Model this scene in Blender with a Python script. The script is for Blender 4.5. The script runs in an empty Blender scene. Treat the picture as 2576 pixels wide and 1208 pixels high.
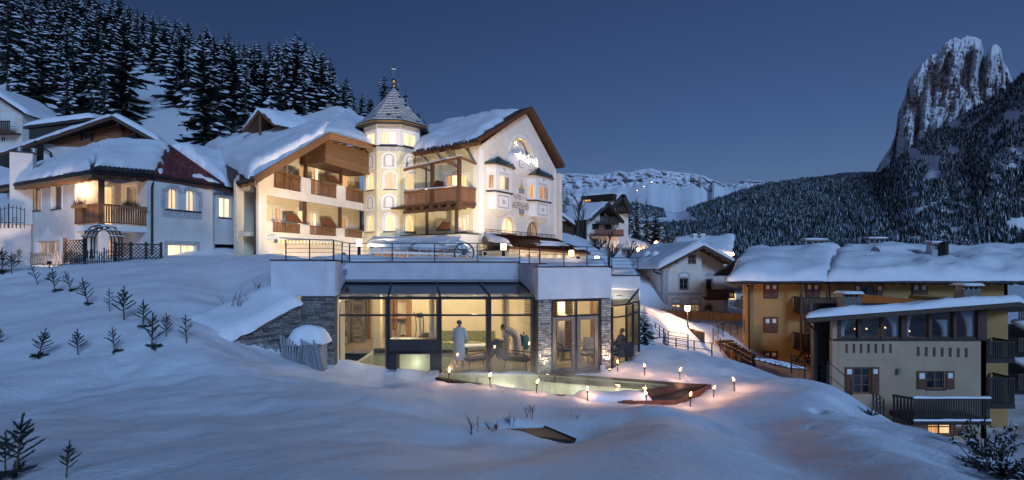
import bpy, math, random
import numpy as np
from mathutils import Vector, Matrix

# ------------------------------------------------------------------ camera, sky, sun, exposure
random.seed(7); np.random.seed(7)
sc = bpy.context.scene
COL = sc.collection
EYE, HOR, FOC, CX = 4.05, 655.0, 1260.0, 1287.5      # eye height (m), horizon row, focal length and centre column on a 2575 px wide picture
cam_d = bpy.data.cameras.new('camera'); cam = bpy.data.objects.new('camera', cam_d); COL.objects.link(cam)
cam.location = (0, 0, EYE); cam.rotation_euler = (math.radians(90), 0, 0)
cam_d.sensor_width = 36; cam_d.lens = 36*FOC/2575; cam_d.shift_y = (HOR-604)/2575
cam_d.clip_start = .05; cam_d.clip_end = 30000
sc.camera = cam
sc.view_settings.view_transform = 'Standard'; sc.view_settings.look = 'None'
sc.view_settings.exposure = 0.06; sc.view_settings.gamma = 1
sc.cycles.use_denoising = True
sc.cycles.max_bounces = 8; sc.cycles.diffuse_bounces = 3; sc.cycles.transparent_max_bounces = 16
sc.cycles.caustics_reflective = False; sc.cycles.caustics_refractive = False
sc.cycles.sample_clamp_indirect = 3

SUN_EL, SUN_ROT = 4.0, 206.0                           # the sun is down behind the camera, dusk
world = bpy.data.worlds.new('World'); sc.world = world; world.use_nodes = True
wn, wl = world.node_tree.nodes, world.node_tree.links
sky = wn.new('ShaderNodeTexSky'); sky.sky_type = 'NISHITA'; sky.sun_disc = False
sky.sun_elevation = math.radians(SUN_EL); sky.sun_rotation = math.radians(SUN_ROT)
sky.altitude = 1500; sky.dust_density = .3; sky.ozone_density = 2.6
tint = wn.new('ShaderNodeMix'); tint.data_type = 'RGBA'; tint.blend_type = 'MULTIPLY'; tint.inputs[0].default_value = 1
tint.inputs[7].default_value = (.92, .80, 1.10, 1)
wl.new(sky.outputs[0], tint.inputs[6]); wl.new(tint.outputs[2], wn['Background'].inputs[0])
wn['Background'].inputs[1].default_value = 0.07
sun_d = bpy.data.lights.new('sun', 'SUN'); sun = bpy.data.objects.new('sun', sun_d); COL.objects.link(sun)
sun_d.energy = 1.75; sun_d.angle = math.radians(18); sun_d.color = (.33, .57, 1.0)
sun.rotation_euler = (math.radians(64), 0, math.radians(26)); sun.location = (0, -20, 40)

# ------------------------------------------------------------------ materials
MATS = {}
def mat(name, col, rough=.7, var=.0, vs=3.0, scale=(1,1,1), bump=0., bs=20., metal=0., emis=None, es=0., rnd=0., col2=None, spec=.5, thr=(.35,.65)):
    m = bpy.data.materials.new(name); m.use_nodes = True; MATS[name] = m
    n, l = m.node_tree.nodes, m.node_tree.links
    b = n['Principled BSDF']; b.inputs['Roughness'].default_value = rough; b.inputs['Metallic'].default_value = metal
    b.inputs['Specular IOR Level'].default_value = spec
    b.inputs['Base Color'].default_value = (*col, 1)
    out = None
    if var or bump or col2:
        g = n.new('ShaderNodeNewGeometry'); mp = n.new('ShaderNodeVectorMath'); mp.operation = 'MULTIPLY'
        mp.inputs[1].default_value = scale; l.new(g.outputs['Position'], mp.inputs[0])
    if var or col2:
        t = n.new('ShaderNodeTexNoise'); t.inputs['Scale'].default_value = vs; t.inputs['Detail'].default_value = 5; t.inputs['Roughness'].default_value = .6
        l.new(mp.outputs[0], t.inputs['Vector'])
        r = n.new('ShaderNodeValToRGB'); r.color_ramp.elements[0].position, r.color_ramp.elements[1].position = thr
        a = col2 if col2 else tuple(c*(1-var) for c in col); c2 = col if col2 else tuple(min(1, c*(1+var*.6)) for c in col)
        r.color_ramp.elements[0].color = (*a, 1); r.color_ramp.elements[1].color = (*c2, 1)
        l.new(t.outputs[0], r.inputs[0]); out = r.outputs[0]
    if rnd:
        oi = n.new('ShaderNodeObjectInfo'); mr = n.new('ShaderNodeMapRange'); mr.inputs[3].default_value = 1-rnd; mr.inputs[4].default_value = 1+rnd
        l.new(oi.outputs['Random'], mr.inputs[0])
        mx = n.new('ShaderNodeMix'); mx.data_type = 'RGBA'; mx.blend_type = 'MULTIPLY'; mx.inputs[0].default_value = 1
        if out: l.new(out, mx.inputs[6])
        else: mx.inputs[6].default_value = (*col, 1)
        l.new(mr.outputs[0], mx.inputs[7]); out = mx.outputs[2]
    if out: l.new(out, b.inputs['Base Color'])
    if bump:
        t2 = n.new('ShaderNodeTexNoise'); t2.inputs['Scale'].default_value = bs; t2.inputs['Detail'].default_value = 6
        l.new(mp.outputs[0], t2.inputs['Vector'])
        bp = n.new('ShaderNodeBump'); bp.inputs['Strength'].default_value = bump; bp.inputs['Distance'].default_value = .05
        l.new(t2.outputs[0], bp.inputs['Height']); l.new(bp.outputs[0], b.inputs['Normal'])
    if emis:
        b.inputs['Emission Color'].default_value = (*emis, 1); b.inputs['Emission Strength'].default_value = es
    return m
def lit_pane(name, c_hi, c_lo, s, fold=9.):
    """a lit room behind a curtain: emission with vertical folds, each window at its own brightness"""
    m = bpy.data.materials.new(name); m.use_nodes = True; MATS[name] = m
    n, l = m.node_tree.nodes, m.node_tree.links; b = n['Principled BSDF']
    b.inputs['Base Color'].default_value = (.05, .05, .06, 1); b.inputs['Roughness'].default_value = .08
    g = n.new('ShaderNodeNewGeometry'); mp = n.new('ShaderNodeVectorMath'); mp.operation = 'MULTIPLY'; mp.inputs[1].default_value = (fold, fold, .6)
    t = n.new('ShaderNodeTexNoise'); t.inputs['Scale'].default_value = 1; t.inputs['Detail'].default_value = 3
    r = n.new('ShaderNodeValToRGB'); r.color_ramp.elements[0].position = .36; r.color_ramp.elements[1].position = .6
    r.color_ramp.elements[0].color = (*c_lo, 1); r.color_ramp.elements[1].color = (*c_hi, 1)
    oi = n.new('ShaderNodeObjectInfo'); mr = n.new('ShaderNodeMapRange'); mr.inputs[3].default_value = s*.65; mr.inputs[4].default_value = s*1.25
    l.new(g.outputs['Position'], mp.inputs[0]); l.new(mp.outputs[0], t.inputs['Vector']); l.new(t.outputs[0], r.inputs[0])
    l.new(r.outputs[0], b.inputs['Emission Color']); l.new(oi.outputs['Random'], mr.inputs[0]); l.new(mr.outputs[0], b.inputs['Emission Strength'])
    return m
def thin_glass(name, tintc, base=.04, rough=.0):
    m = bpy.data.materials.new(name); m.use_nodes = True; MATS[name] = m
    n, l = m.node_tree.nodes, m.node_tree.links; n.remove(n['Principled BSDF'])
    tr = n.new('ShaderNodeBsdfTransparent'); tr.inputs[0].default_value = (*tintc, 1)
    gl = n.new('ShaderNodeBsdfGlossy'); gl.inputs['Roughness'].default_value = rough; gl.inputs[0].default_value = (1, 1, 1, 1)
    fr = n.new('ShaderNodeFresnel'); fr.inputs[0].default_value = 1.45
    mx = n.new('ShaderNodeMixShader'); ad = n.new('ShaderNodeMath'); ad.operation = 'ADD'; ad.inputs[1].default_value = base; ad.use_clamp = True
    l.new(fr.outputs[0], ad.inputs[0]); l.new(ad.outputs[0], mx.inputs[0]); l.new(tr.outputs[0], mx.inputs[1]); l.new(gl.outputs[0], mx.inputs[2])
    l.new(mx.outputs[0], n['Material Output'].inputs[0])
    return m

mat('snow', (.86, .87, .90), .65, .05, .8, bump=.45, bs=12.)
mat('roof_snow', (.86, .87, .90), .65, .04, 1.2, bump=.6, bs=9.)
mat('white_plaster', (.76, .69, .60), .9, .08, 1.3, bump=.12, bs=25.)
mat('cream_plaster', (.72, .64, .48), .9, .08, 1.3, bump=.12, bs=25.)
mat('yellow_plaster', (.70, .655, .45), .9, .08, 1.3, bump=.12, bs=25.)
mat('villa_plaster', (.70, .66, .62), .9, .10, 1.1, bump=.14, bs=25.)
mat('concrete_white', (.66, .66, .70), .85, .10, 1.4, bump=.15, bs=16.)
mat('ochre_plaster', (.46, .255, .09), .9, .12, .9, bump=.12, bs=20.)
mat('tan_plaster', (.48, .335, .215), .9, .10, .9, bump=.14, bs=20.)
mat('grey_plaster', (.42, .42, .44), .9, .1, 1., bump=.1, bs=20.)
mat('paint_grey', (.47, .47, .47), .9, .35, 14., thr=(.42, .58))
mat('paint_white', (.82, .80, .77), .85, .05, 5.)
mat('paint_green', (.50, .52, .26), .9, .12, 6.)
mat('wood_dark', (.085, .042, .022), .6, .35, 5., (1, 1, 6), bump=.3, bs=12., rnd=.25)
mat('wood_mid', (.20, .095, .042), .6, .35, 5., (1, 1, 6), bump=.3, bs=12., rnd=.22)
mat('wood_honey', (.25, .13, .058), .6, .3, 5., (1, 1, 6), bump=.3, bs=12., rnd=.2)
mat('wood_chalet', (.34, .125, .045), .6, .35, 4., (1, 1, 7), bump=.3, bs=12., rnd=.2)  # brown brightened in place of warm lamp light falling on the gable
mat('wood_red', (.16, .055, .022), .55, .4, 4., (1, 1, 7), bump=.3, bs=12., rnd=.25)
mat('wood_black', (.028, .018, .014), .6, .35, 5., (1, 1, 6), bump=.3, bs=12., rnd=.25)
mat('wood_grey', (.30, .30, .33), .8, .3, 6., (1, 1, 5), bump=.3, bs=14., rnd=.2)
mat('wood_picket', (.26, .145, .07), .75, .35, 5., (4, 4, .8), bump=.3, bs=12., rnd=.25)
mat('tile_dark', (.045, .040, .045), .6, .3, 6., rnd=.35)
mat('tile_red', (.20, .055, .05), .6, .3, 6., rnd=.35)
mat('tile_brown', (.12, .055, .03), .6, .3, 6., rnd=.3)
mat('tile_green', (.05, .085, .085), .5, .3, 6., rnd=.3)
mat('metal_dark', (.022, .022, .026), .45, .2, 8., metal=.4)
mat('metal_black', (.012, .012, .014), .5)
mat('metal_grey', (.30, .31, .33), .4, metal=.7)
mat('copper_gold', (.62, .36, .14), .25, metal=1.)
mat('frame_anthracite', (.020, .022, .028), .4, metal=.2)
mat('frame_white', (.80, .78, .74), .6)
mat('frame_taupe', (.21, .16, .13), .55, .12, 6.)
mat('window_dark', (.012, .016, .026), .06, spec=.8)
mat('stone', (.36, .33, .30), .85, .35, 9., bump=.6, bs=18., rnd=.45)
mat('stone_dark', (.24, .215, .20), .85, .35, 9., bump=.6, bs=18., rnd=.5)
mat('mortar', (.10, .095, .09), .95, .2, 8.)
mat('bark', (.050, .037, .030), .9, .3, 8., bump=.5, bs=15.)
mat('needles', (.020, .032, .024), .8, .4, 3.)
mat('needles_young', (.022, .034, .026), .8, .3, 6.)
mat('twig', (.10, .065, .045), .8, .3, 8.)
mat('shrub', (.055, .040, .030), .85, .4, 6.)
mat('asphalt_snow', (.62, .62, .66), .7, .2, 1.2, bump=.3, bs=6.)
mat('cloth_white', (.80, .78, .76), .85, .05, 8.)
mat('cloth_robe', (.78, .77, .75), .9, .08, 12., bump=.2, bs=30.)
mat('cloth_navy', (.018, .022, .045), .8, .2, 8.)
mat('cloth_yellow', (.62, .50, .12), .85)
mat('cloth_teal', (.03, .16, .17), .7)
mat('curtain', (.74, .73, .74), .9, .15, 2., (9, 9, .5))
mat('skin', (.50, .30, .21), .6)
mat('hair', (.04, .028, .02), .6)
mat('clay', (.42, .16, .08), .8)
mat('plant_green', (.05, .075, .03), .7, .4, 12.)
mat('plant_dry', (.17, .08, .05), .8, .4, 10.)
mat('bench_green', (.34, .36, .17), .85, .45, 18., thr=(.42, .56))
mat('floor_tile', (.50, .42, .30), .25, .15, 2.)
mat('room_wall', (.74, .66, .50), .9, .06, 1.2)
mat('room_ceiling', (.80, .70, .50), .9)
mat('room_wood', (.30, .17, .085), .6, .25, 5., (1, 1, 6))
mat('pool_tile', (.62, .62, .54), .35, .12, 8.)
mat('plastic_dark', (.030, .032, .036), .4)
mat('plastic_grey', (.33, .34, .36), .4)
mat('lamp_glow', (.9, .8, .6), .5, emis=(1., .70, .34), es=14.)
mat('lamp_glow_soft', (.9, .8, .6), .5, emis=(1., .72, .38), es=5.)
mat('lamp_glow_dim', (.9, .8, .6), .5, emis=(1., .62, .28), es=1.6)
mat('street_glow', (.9, .7, .4), .5, emis=(1., .55, .20), es=60.)
mat('fairy_glow', (.9, .8, .6), .5, emis=(1., .74, .44), es=16.)
mat('flame', (1, .5, .1), .5, emis=(1., .50, .16), es=16.)
mat('downlight', (1, .9, .7), .5, emis=(1., .75, .42), es=6.)
lit_pane('lit_cream', (1., .70, .36), (.85, .46, .17), 1.25)
lit_pane('lit_orange', (1., .52, .20), (.50, .20, .06), .95, 11.)
lit_pane('lit_pale', (1., .80, .52), (.95, .62, .32), 1.35, 6.)
lit_pane('lit_dim', (.55, .33, .17), (.16, .09, .05), .7, 8.)
thin_glass('glass', (.93, .93, .90), .03)
thin_glass('glass_roof', (.34, .40, .50), .10, .12)
thin_glass('glass_dark', (.30, .33, .38), .10)
thin_glass('glass_band', (.72, .74, .78), .08)

def water_mat():
    m = bpy.data.materials.new('pool_water'); m.use_nodes = True; MATS['pool_water'] = m
    n, l = m.node_tree.nodes, m.node_tree.links; n.remove(n['Principled BSDF'])
    tr = n.new('ShaderNodeBsdfTransparent'); tr.inputs[0].default_value = (.92, .96, .92, 1)
    gl = n.new('ShaderNodeBsdfGlossy'); gl.inputs['Roughness'].default_value = .04
    g = n.new('ShaderNodeNewGeometry'); t = n.new('ShaderNodeTexNoise'); t.inputs['Scale'].default_value = 5; t.inputs['Detail'].default_value = 3
    bp = n.new('ShaderNodeBump'); bp.inputs['Strength'].default_value = .22; bp.inputs['Distance'].default_value = .05
    l.new(g.outputs['Position'], t.inputs['Vector']); l.new(t.outputs[0], bp.inputs['Height']); l.new(bp.outputs[0], gl.inputs['Normal'])
    fr = n.new('ShaderNodeFresnel'); fr.inputs[0].default_value = 1.33; l.new(bp.outputs[0], fr.inputs['Normal'])
    mx = n.new('ShaderNodeMixShader'); l.new(fr.outputs[0], mx.inputs[0]); l.new(tr.outputs[0], mx.inputs[1]); l.new(gl.outputs[0], mx.inputs[2])
    l.new(mx.outputs[0], n['Material Output'].inputs[0])
water_mat()

def slope_snow(name, rock, thr0, thr1, nscale, detail_scale, rock2=None):
    """rock with snow lying on what faces up"""
    m = bpy.data.materials.new(name); m.use_nodes = True; MATS[name] = m
    n, l = m.node_tree.nodes, m.node_tree.links; b = n['Principled BSDF']; b.inputs['Roughness'].default_value = .85
    g = n.new('ShaderNodeNewGeometry'); sp = n.new('ShaderNodeSeparateXYZ'); l.new(g.outputs['Normal'], sp.inputs[0])
    t = n.new('ShaderNodeTexNoise'); t.inputs['Scale'].default_value = nscale; t.inputs['Detail'].default_value = 9; t.inputs['Roughness'].default_value = .7
    l.new(g.outputs['Position'], t.inputs['Vector'])
    ma = n.new('ShaderNodeMath'); ma.operation = 'MULTIPLY_ADD'; ma.inputs[1].default_value = .9; ma.inputs[2].default_value = -.45; l.new(t.outputs[0], ma.inputs[0])
    ad = n.new('ShaderNodeMath'); ad.operation = 'ADD'; l.new(sp.outputs[2], ad.inputs[0]); l.new(ma.outputs[0], ad.inputs[1])
    mr = n.new('ShaderNodeMapRange'); mr.inputs[1].default_value = thr0; mr.inputs[2].default_value = thr1; l.new(ad.outputs[0], mr.inputs[0])
    t2 = n.new('ShaderNodeTexNoise'); t2.inputs['Scale'].default_value = detail_scale; t2.inputs['Detail'].default_value = 8
    mp = n.new('ShaderNodeVectorMath'); mp.operation = 'MULTIPLY'; mp.inputs[1].default_value = (1, 1, .25); l.new(g.outputs['Position'], mp.inputs[0]); l.new(mp.outputs[0], t2.inputs['Vector'])
    r = n.new('ShaderNodeValToRGB'); r.color_ramp.elements[0].color = (*(rock2 or tuple(c*.5 for c in rock)), 1); r.color_ramp.elements[1].color = (*rock, 1)
    r.color_ramp.elements[0].position = .35; r.color_ramp.elements[1].position = .62
    l.new(t2.outputs[0], r.inputs[0])
    mx = n.new('ShaderNodeMix'); mx.data_type = 'RGBA'; l.new(mr.outputs[0], mx.inputs[0]); l.new(r.outputs[0], mx.inputs[6]); mx.inputs[7].default_value = (.84, .86, .90, 1)
    l.new(mx.outputs[2], b.inputs['Base Color'])
slope_snow('rock_snow', (.52, .53, .56), .34, .70, .010, .02, (.40, .41, .44))
slope_snow('cliff_snow', (.42, .42, .44), .28, .48, .006, .012)

# ------------------------------------------------------------------ geometry kit
def at(px, py, D):
    return Vector(((px-CX)/FOC*D, D, EYE-(py-HOR)/FOC*D))
def colx(px, D): return (px-CX)/FOC*D

class Fr:
    """a vertical facade plane: u runs left to right along it, v outward towards the viewer's side, z up"""
    def __init__(s, a, b):
        s.o = Vector((a[0], a[1], 0)); d = Vector((b[0]-a[0], b[1]-a[1], 0)); s.len = d.length
        s.u = d.normalized(); s.n = Vector((s.u.y, -s.u.x, 0))
    def p(s, u, v, z): return s.o+s.u*u+s.n*v+Vector((0, 0, z))
    def hit(s, px, py, v=0.):
        dx = (px-CX)/FOC; ox, oy = s.o.x+s.n.x*v, s.o.y+s.n.y*v
        t = (dx*oy-ox)/(s.u.x-dx*s.u.y); D = oy+s.u.y*t
        return t, EYE-(py-HOR)/FOC*D
    def U(s, px, v=0.): return s.hit(px, 0, v)[0]
    def Z(s, px, py, v=0.): return s.hit(px, py, v)[1]
    def off(s, v):
        f = Fr((s.o.x+s.n.x*v, s.o.y+s.n.y*v), (s.o.x+s.n.x*v+s.u.x, s.o.y+s.n.y*v+s.u.y)); f.len = s.len; return f

def W(o):
    v = Vector((0, 0, 0))
    while o: v = v+Vector(o.location); o = o.parent
    return v

class G:
    def __init__(s): s.v = []; s.f = []; s.m = []
    def add(s, vs, fs, mi=0):
        n = len(s.v); s.v += [tuple(v) for v in vs]; s.f += [tuple(i+n for i in f) for f in fs]; s.m += [mi]*len(fs); return s
    def poly(s, vs, mi=0): return s.add(vs, [tuple(range(len(vs)))], mi)
    def box(s, fr, u0, u1, v0, v1, z0, z1, mi=0):
        P = [fr.p(u, v, z) for z in (z0, z1) for (u, v) in ((u0, v0), (u1, v0), (u1, v1), (u0, v1))]
        return s.add(P, [(3, 2, 1, 0), (4, 5, 6, 7), (0, 1, 5, 4), (1, 2, 6, 5), (2, 3, 7, 6), (3, 0, 4, 7)], mi)
    def bar(s, a, b, w, h=None, mi=0, up=None):
        a, b = Vector(a), Vector(b); d = (b-a).normalized(); h = h or w
        up = Vector(up) if up else (Vector((0, 0, 1)) if abs(d.z) < .98 else Vector((0, 1, 0)))
        r = d.cross(up).normalized(); q = r.cross(d).normalized()
        P = [c+r*(i*w/2)+q*(j*h/2) for c in (a, b) for (i, j) in ((-1, -1), (1, -1), (1, 1), (-1, 1))]
        return s.add(P, [(0, 1, 2, 3), (7, 6, 5, 4), (4, 5, 1, 0), (5, 6, 2, 1), (6, 7, 3, 2), (7, 4, 0, 3)], mi)
    def tube(s, pts, r, n=6, mi=0):
        pts = [Vector(p) for p in pts]; rs = r if isinstance(r, (list, tuple)) else [r]*len(pts); P = []; Fs = []
        for i, p in enumerate(pts):
            d = (pts[min(i+1, len(pts)-1)]-pts[max(i-1, 0)]).normalized()
            up = Vector((0, 0, 1)) if abs(d.z) < .9 else Vector((1, 0, 0)); a = d.cross(up).normalized(); b = d.cross(a)
            P += [p+a*(math.cos(2*math.pi*k/n)*rs[i])+b*(math.sin(2*math.pi*k/n)*rs[i]) for k in range(n)]
        for i in range(len(pts)-1):
            Fs += [(i*n+k, i*n+(k+1) % n, (i+1)*n+(k+1) % n, (i+1)*n+k) for k in range(n)]
        Fs += [tuple(range(n-1, -1, -1)), tuple(range((len(pts)-1)*n, len(pts)*n))]
        return s.add(P, Fs, mi)
    def lathe(s, c, prof, n=16, mi=0, rot=0.):
        c = Vector(c); P = []; Fs = []
        for (r, z) in prof:
            P += [c+Vector((math.cos(rot+2*math.pi*k/n)*r, math.sin(rot+2*math.pi*k/n)*r, z)) for k in range(n)]
        for i in range(len(prof)-1):
            Fs += [(i*n+k, i*n+(k+1) % n, (i+1)*n+(k+1) % n, (i+1)*n+k) for k in range(n)]
        Fs += [tuple(range(n-1, -1, -1)), tuple(range((len(prof)-1)*n, len(prof)*n))]
        return s.add(P, Fs, mi)
    def prism(s, fr, poly, v0, v1, mi=0):
        n = len(poly); P = [fr.p(u, v, z) for v in (v0, v1) for (u, z) in poly]
        Fs = [tuple(range(n)), tuple(range(2*n-1, n-1, -1))]+[((i+1) % n, i, n+i, n+(i+1) % n) for i in range(n)]
        return s.add(P, Fs, mi)
    def slab(s, pts, th, mi=0, mi_b=None):
        """a sheet through pts (any polygon), thickened downwards"""
        n = len(pts); P = [Vector(p) for p in pts]+[Vector(p)-Vector((0, 0, th)) for p in pts]
        s.add(P, [tuple(range(n))]+[((i+1) % n, i, n+i, n+(i+1) % n) for i in range(n)], mi)
        return s.add(P, [tuple(range(2*n-1, n-1, -1))], mi if mi_b is None else mi_b)
    def disc(s, c, ax, r0, r1, th, n=20, mi=0):
        """flat ring or disc with axis ax"""
        c = Vector(c); ax = Vector(ax).normalized(); a = ax.orthogonal().normalized(); b = ax.cross(a)
        P = []
        for o in (-th/2, th/2):
            for r in (r0, r1): P += [c+ax*o+a*(math.cos(2*math.pi*k/n)*r)+b*(math.sin(2*math.pi*k/n)*r) for k in range(n)]
        Fs = []
        for k in range(n):
            j = (k+1) % n
            Fs += [(k, j, n+j, n+k), (2*n+j, 2*n+k, 3*n+k, 3*n+j), (n+k, n+j, 3*n+j, 3*n+k), (j, k, 2*n+k, 2*n+j)]
        return s.add(P, Fs, mi)

def props(o, label=None, cat=None, group=None, kind=None):
    if label: o['label'] = label
    if cat: o['category'] = cat
    if group: o['group'] = group
    if kind: o['kind'] = kind
    return o
def thing(name, loc, label, cat, group=None):
    o = bpy.data.objects.new(name, None); COL.objects.link(o); o.location = loc; o.empty_display_size = .2
    return props(o, label, cat, group)
def mesh_of(name, g, mats, off=(0, 0, 0), smooth=False):
    me = bpy.data.meshes.new(name); o = Vector(off)
    me.from_pydata([(v[0]-o.x, v[1]-o.y, v[2]-o.z) for v in g.v], [], g.f)
    ml = mats if isinstance(mats, (list, tuple)) else [mats]
    for m in ml: me.materials.append(MATS[m])
    if len(ml) > 1: me.polygons.foreach_set('material_index', g.m)
    if smooth: me.polygons.foreach_set('use_smooth', [True]*len(me.polygons))
    me.update(); return me
def mk(name, g, mats, parent=None, smooth=False, base=None):
    """one mesh object from world-space geometry"""
    if parent is not None: off = W(parent); loc = (0, 0, 0)
    else:
        if base is None:
            a = np.array(g.v); base = ((a[:, 0].min()+a[:, 0].max())/2, (a[:, 1].min()+a[:, 1].max())/2, a[:, 2].min())
        off = base; loc = base
    o = bpy.data.objects.new(name, mesh_of(name, g, mats, off, smooth)); COL.objects.link(o)
    o.parent = parent; o.location = loc
    return o
UNIT = {}
def unit(kind, m):
    if (kind, m) not in UNIT:
        g = G(); f = Fr((0, 0), (1, 0))
        if kind == 'cube': g.box(f, 0, 1, 0, 1, 0, 1)
        elif kind == 'stone':      # a split stone, its face uneven
            P = [(0, 0, 0), (1, 0, 0), (1, 0, 1), (0, 0, 1), (.03, .9, .06), (.97, 1.0, .05), (.96, .85, .95), (.04, 1.05, .93), (.5, 1.15, .5)]
            g.add([f.p(u, v, z) for u, v, z in P], [(0, 1, 5, 4), (1, 2, 6, 5), (2, 3, 7, 6), (3, 0, 4, 7), (4, 5, 8), (5, 6, 8), (6, 7, 8), (7, 4, 8)])
        elif kind == 'tile':       # a roof tile: a shallow curved scale
            P = [(-.5, 0, 1), (.5, 0, 1), (.5, .02, .3), (.25, .06, 0), (-.25, .06, 0), (-.5, .02, .3), (0, .08, .25), (0, .05, 1)]
            g.add([f.p(u, v, z) for u, v, z in P], [(0, 5, 6, 7), (7, 6, 2, 1), (5, 4, 6), (4, 3, 6), (3, 2, 6), (5, 4, 3, 2)])
        UNIT[(kind, m)] = mesh_of(kind, g, m)
    return UNIT[(kind, m)]
def piece(name, kind, m, parent, ux, vy, zz, o):
    """a shared unit mesh: ux, vy, zz are its axes in world space (with size), o its corner"""
    ob = bpy.data.objects.new(name, unit(kind, m)); COL.objects.link(ob); ob.parent = parent
    o = Vector(o)-W(parent); ux, vy, zz = Vector(ux), Vector(vy), Vector(zz)
    # unit frame: u=+x, v=-y (outward), z=+z
    ob.matrix_basis = Matrix(((ux.x, -vy.x, zz.x, o.x), (ux.y, -vy.y, zz.y, o.y), (ux.z, -vy.z, zz.z, o.z), (0, 0, 0, 1)))
    return ob
def pbox(name, fr, u0, u1, v0, v1, z0, z1, m, parent):
    return piece(name, 'cube', m, parent, fr.u*(u1-u0), fr.n*(v1-v0), (0, 0, z1-z0), fr.p(u0, v0, z0))
def pbar(name, a, b, w, h, m, parent, up=(0, 0, 1)):
    a, b = Vector(a), Vector(b); d = b-a; dn = d.normalized(); up = Vector(up)
    if abs(dn.dot(up)) > .98: up = Vector((0, 1, 0))
    r = dn.cross(up).normalized(); q = r.cross(dn).normalized()
    return piece(name, 'cube', m, parent, d, r*w, q*h, a-r*(w/2)-q*(h/2))

def lamp(name, loc, power, col=(1, .68, .36), r=.05, parent=None, typ='POINT', aim=None, size=90, blend=.6):
    d = bpy.data.lights.new(name, typ); d.energy = power; d.color = col; d.shadow_soft_size = r
    o = bpy.data.objects.new(name, d); COL.objects.link(o); o.parent = parent
    o.location = Vector(loc)-(W(parent) if parent else Vector((0, 0, 0)))
    if typ == 'SPOT':
        d.spot_size = math.radians(size); d.spot_blend = blend
        o.rotation_euler = (Vector(aim)-Vector(loc)).to_track_quat('-Z', 'Y').to_euler()
    return o

# ------------------------------------------------------------------ noise, snow covers, walls with openings
def vnoise(x, y, seed=0):
    x = np.asarray(x, float); y = np.asarray(y, float); xi = np.floor(x).astype(np.int64); yi = np.floor(y).astype(np.int64)
    fx, fy = x-xi, y-yi; fx = fx*fx*fx*(fx*(fx*6-15)+10); fy = fy*fy*fy*(fy*(fy*6-15)+10)
    def h(a, b):
        n = (a*374761393+b*668265263+seed*1274126177) & 0xffffffff; n = ((n ^ (n >> 13))*1274126177) & 0xffffffff
        return ((n ^ (n >> 16)) & 0xffff)/65535.*2-1
    return (h(xi, yi)*(1-fx)+h(xi+1, yi)*fx)*(1-fy)+(h(xi, yi+1)*(1-fx)+h(xi+1, yi+1)*fx)*fy
def fbm(x, y, oct=4, seed=0):
    s = 0; a = 1.
    for k in range(oct): s = s+a*vnoise(x*2**k, y*2**k, seed+k*17); a *= .5
    return s

def snow_patch(g, q, th, over=(.1, .1, .1, .1), rag=.08, res=.45, seed=0, lump=.18, mi=0, hollow=None):
    """a thick blanket on the quad q = (eave-left, eave-right, top-right, top-left); rounded lip, uneven edge. over: how far it hangs over each side"""
    q = [Vector(p) for p in q]; eu = ((q[1]-q[0]).length+(q[2]-q[3]).length)/2; ev = ((q[3]-q[0]).length+(q[2]-q[1]).length)/2
    def axis(L, o0, o1):
        r = min(th*1.1, L*.3); lip = [0, .05*r, .2*r, .5*r, r]
        n = max(2, int((L-2*r)/res)); mid = list(np.linspace(r, L-r, n+1))[1:-1]
        return np.array(lip+mid+[L-x for x in reversed(lip)]), r
    us, ru = axis(eu, 0, 0); vs, rv = axis(ev, 0, 0)
    Uu, Vv = np.meshgrid(us, vs); r = min(ru, rv)
    def pr(d, r_): x = np.clip(d/max(r_, 1e-4), 0, 1); return np.sqrt(np.clip(1-(1-x)**2, 0, 1))
    h = pr(np.minimum(Uu, eu-Uu), r)*pr(np.minimum(Vv, ev-Vv), r)
    s, t = Uu/eu, Vv/ev
    # outward push near the sides
    wob = lambda a, k: rag*(vnoise(a*1.7, a*0+k, seed+k)+.9*vnoise(a*5., a*0+k, seed+k+9))
    t2 = t-(over[0]+wob(Uu, 1))/ev*(1-t)**6+(over[2]+wob(Uu, 2))/ev*t**6
    s2 = s+(over[1]+wob(Vv, 3))/eu*s**6-(over[3]+wob(Vv, 4))/eu*(1-s)**6
    Q = [np.array(p) for p in q]
    P = (Q[0][None, None]*((1-s2)*(1-t2))[..., None]+Q[1][None, None]*(s2*(1-t2))[..., None]+Q[2][None, None]*(s2*t2)[..., None]+Q[3][None, None]*((1-s2)*t2)[..., None])
    lum = lump*(fbm(Uu*.45+seed, Vv*.45, 3, seed)+.40*fbm(Uu*1.8, Vv*1.8, 3, seed+5))
    P[..., 2] += h*th*(1+lum)-.02
    if hollow is not None:
        for (hx, hy, hr, hd) in hollow:
            d2 = (P[..., 0]-hx)**2+(P[..., 1]-hy)**2; P[..., 2] -= hd*np.exp(-d2/hr**2)
    n, m = len(us), len(vs); base = len(g.v)
    g.v += [tuple(map(float, p)) for p in P.reshape(-1, 3)]
    g.f += [(base+j*n+i, base+j*n+i+1, base+(j+1)*n+i+1, base+(j+1)*n+i) for j in range(m-1) for i in range(n-1)]
    g.m += [mi]*((n-1)*(m-1))
    # underside
    c = [base, base+n-1, base+n*m-1, base+n*(m-1)]
    g.f.append((c[3], c[2], c[1], c[0])); g.m.append(mi)
    return g

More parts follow.
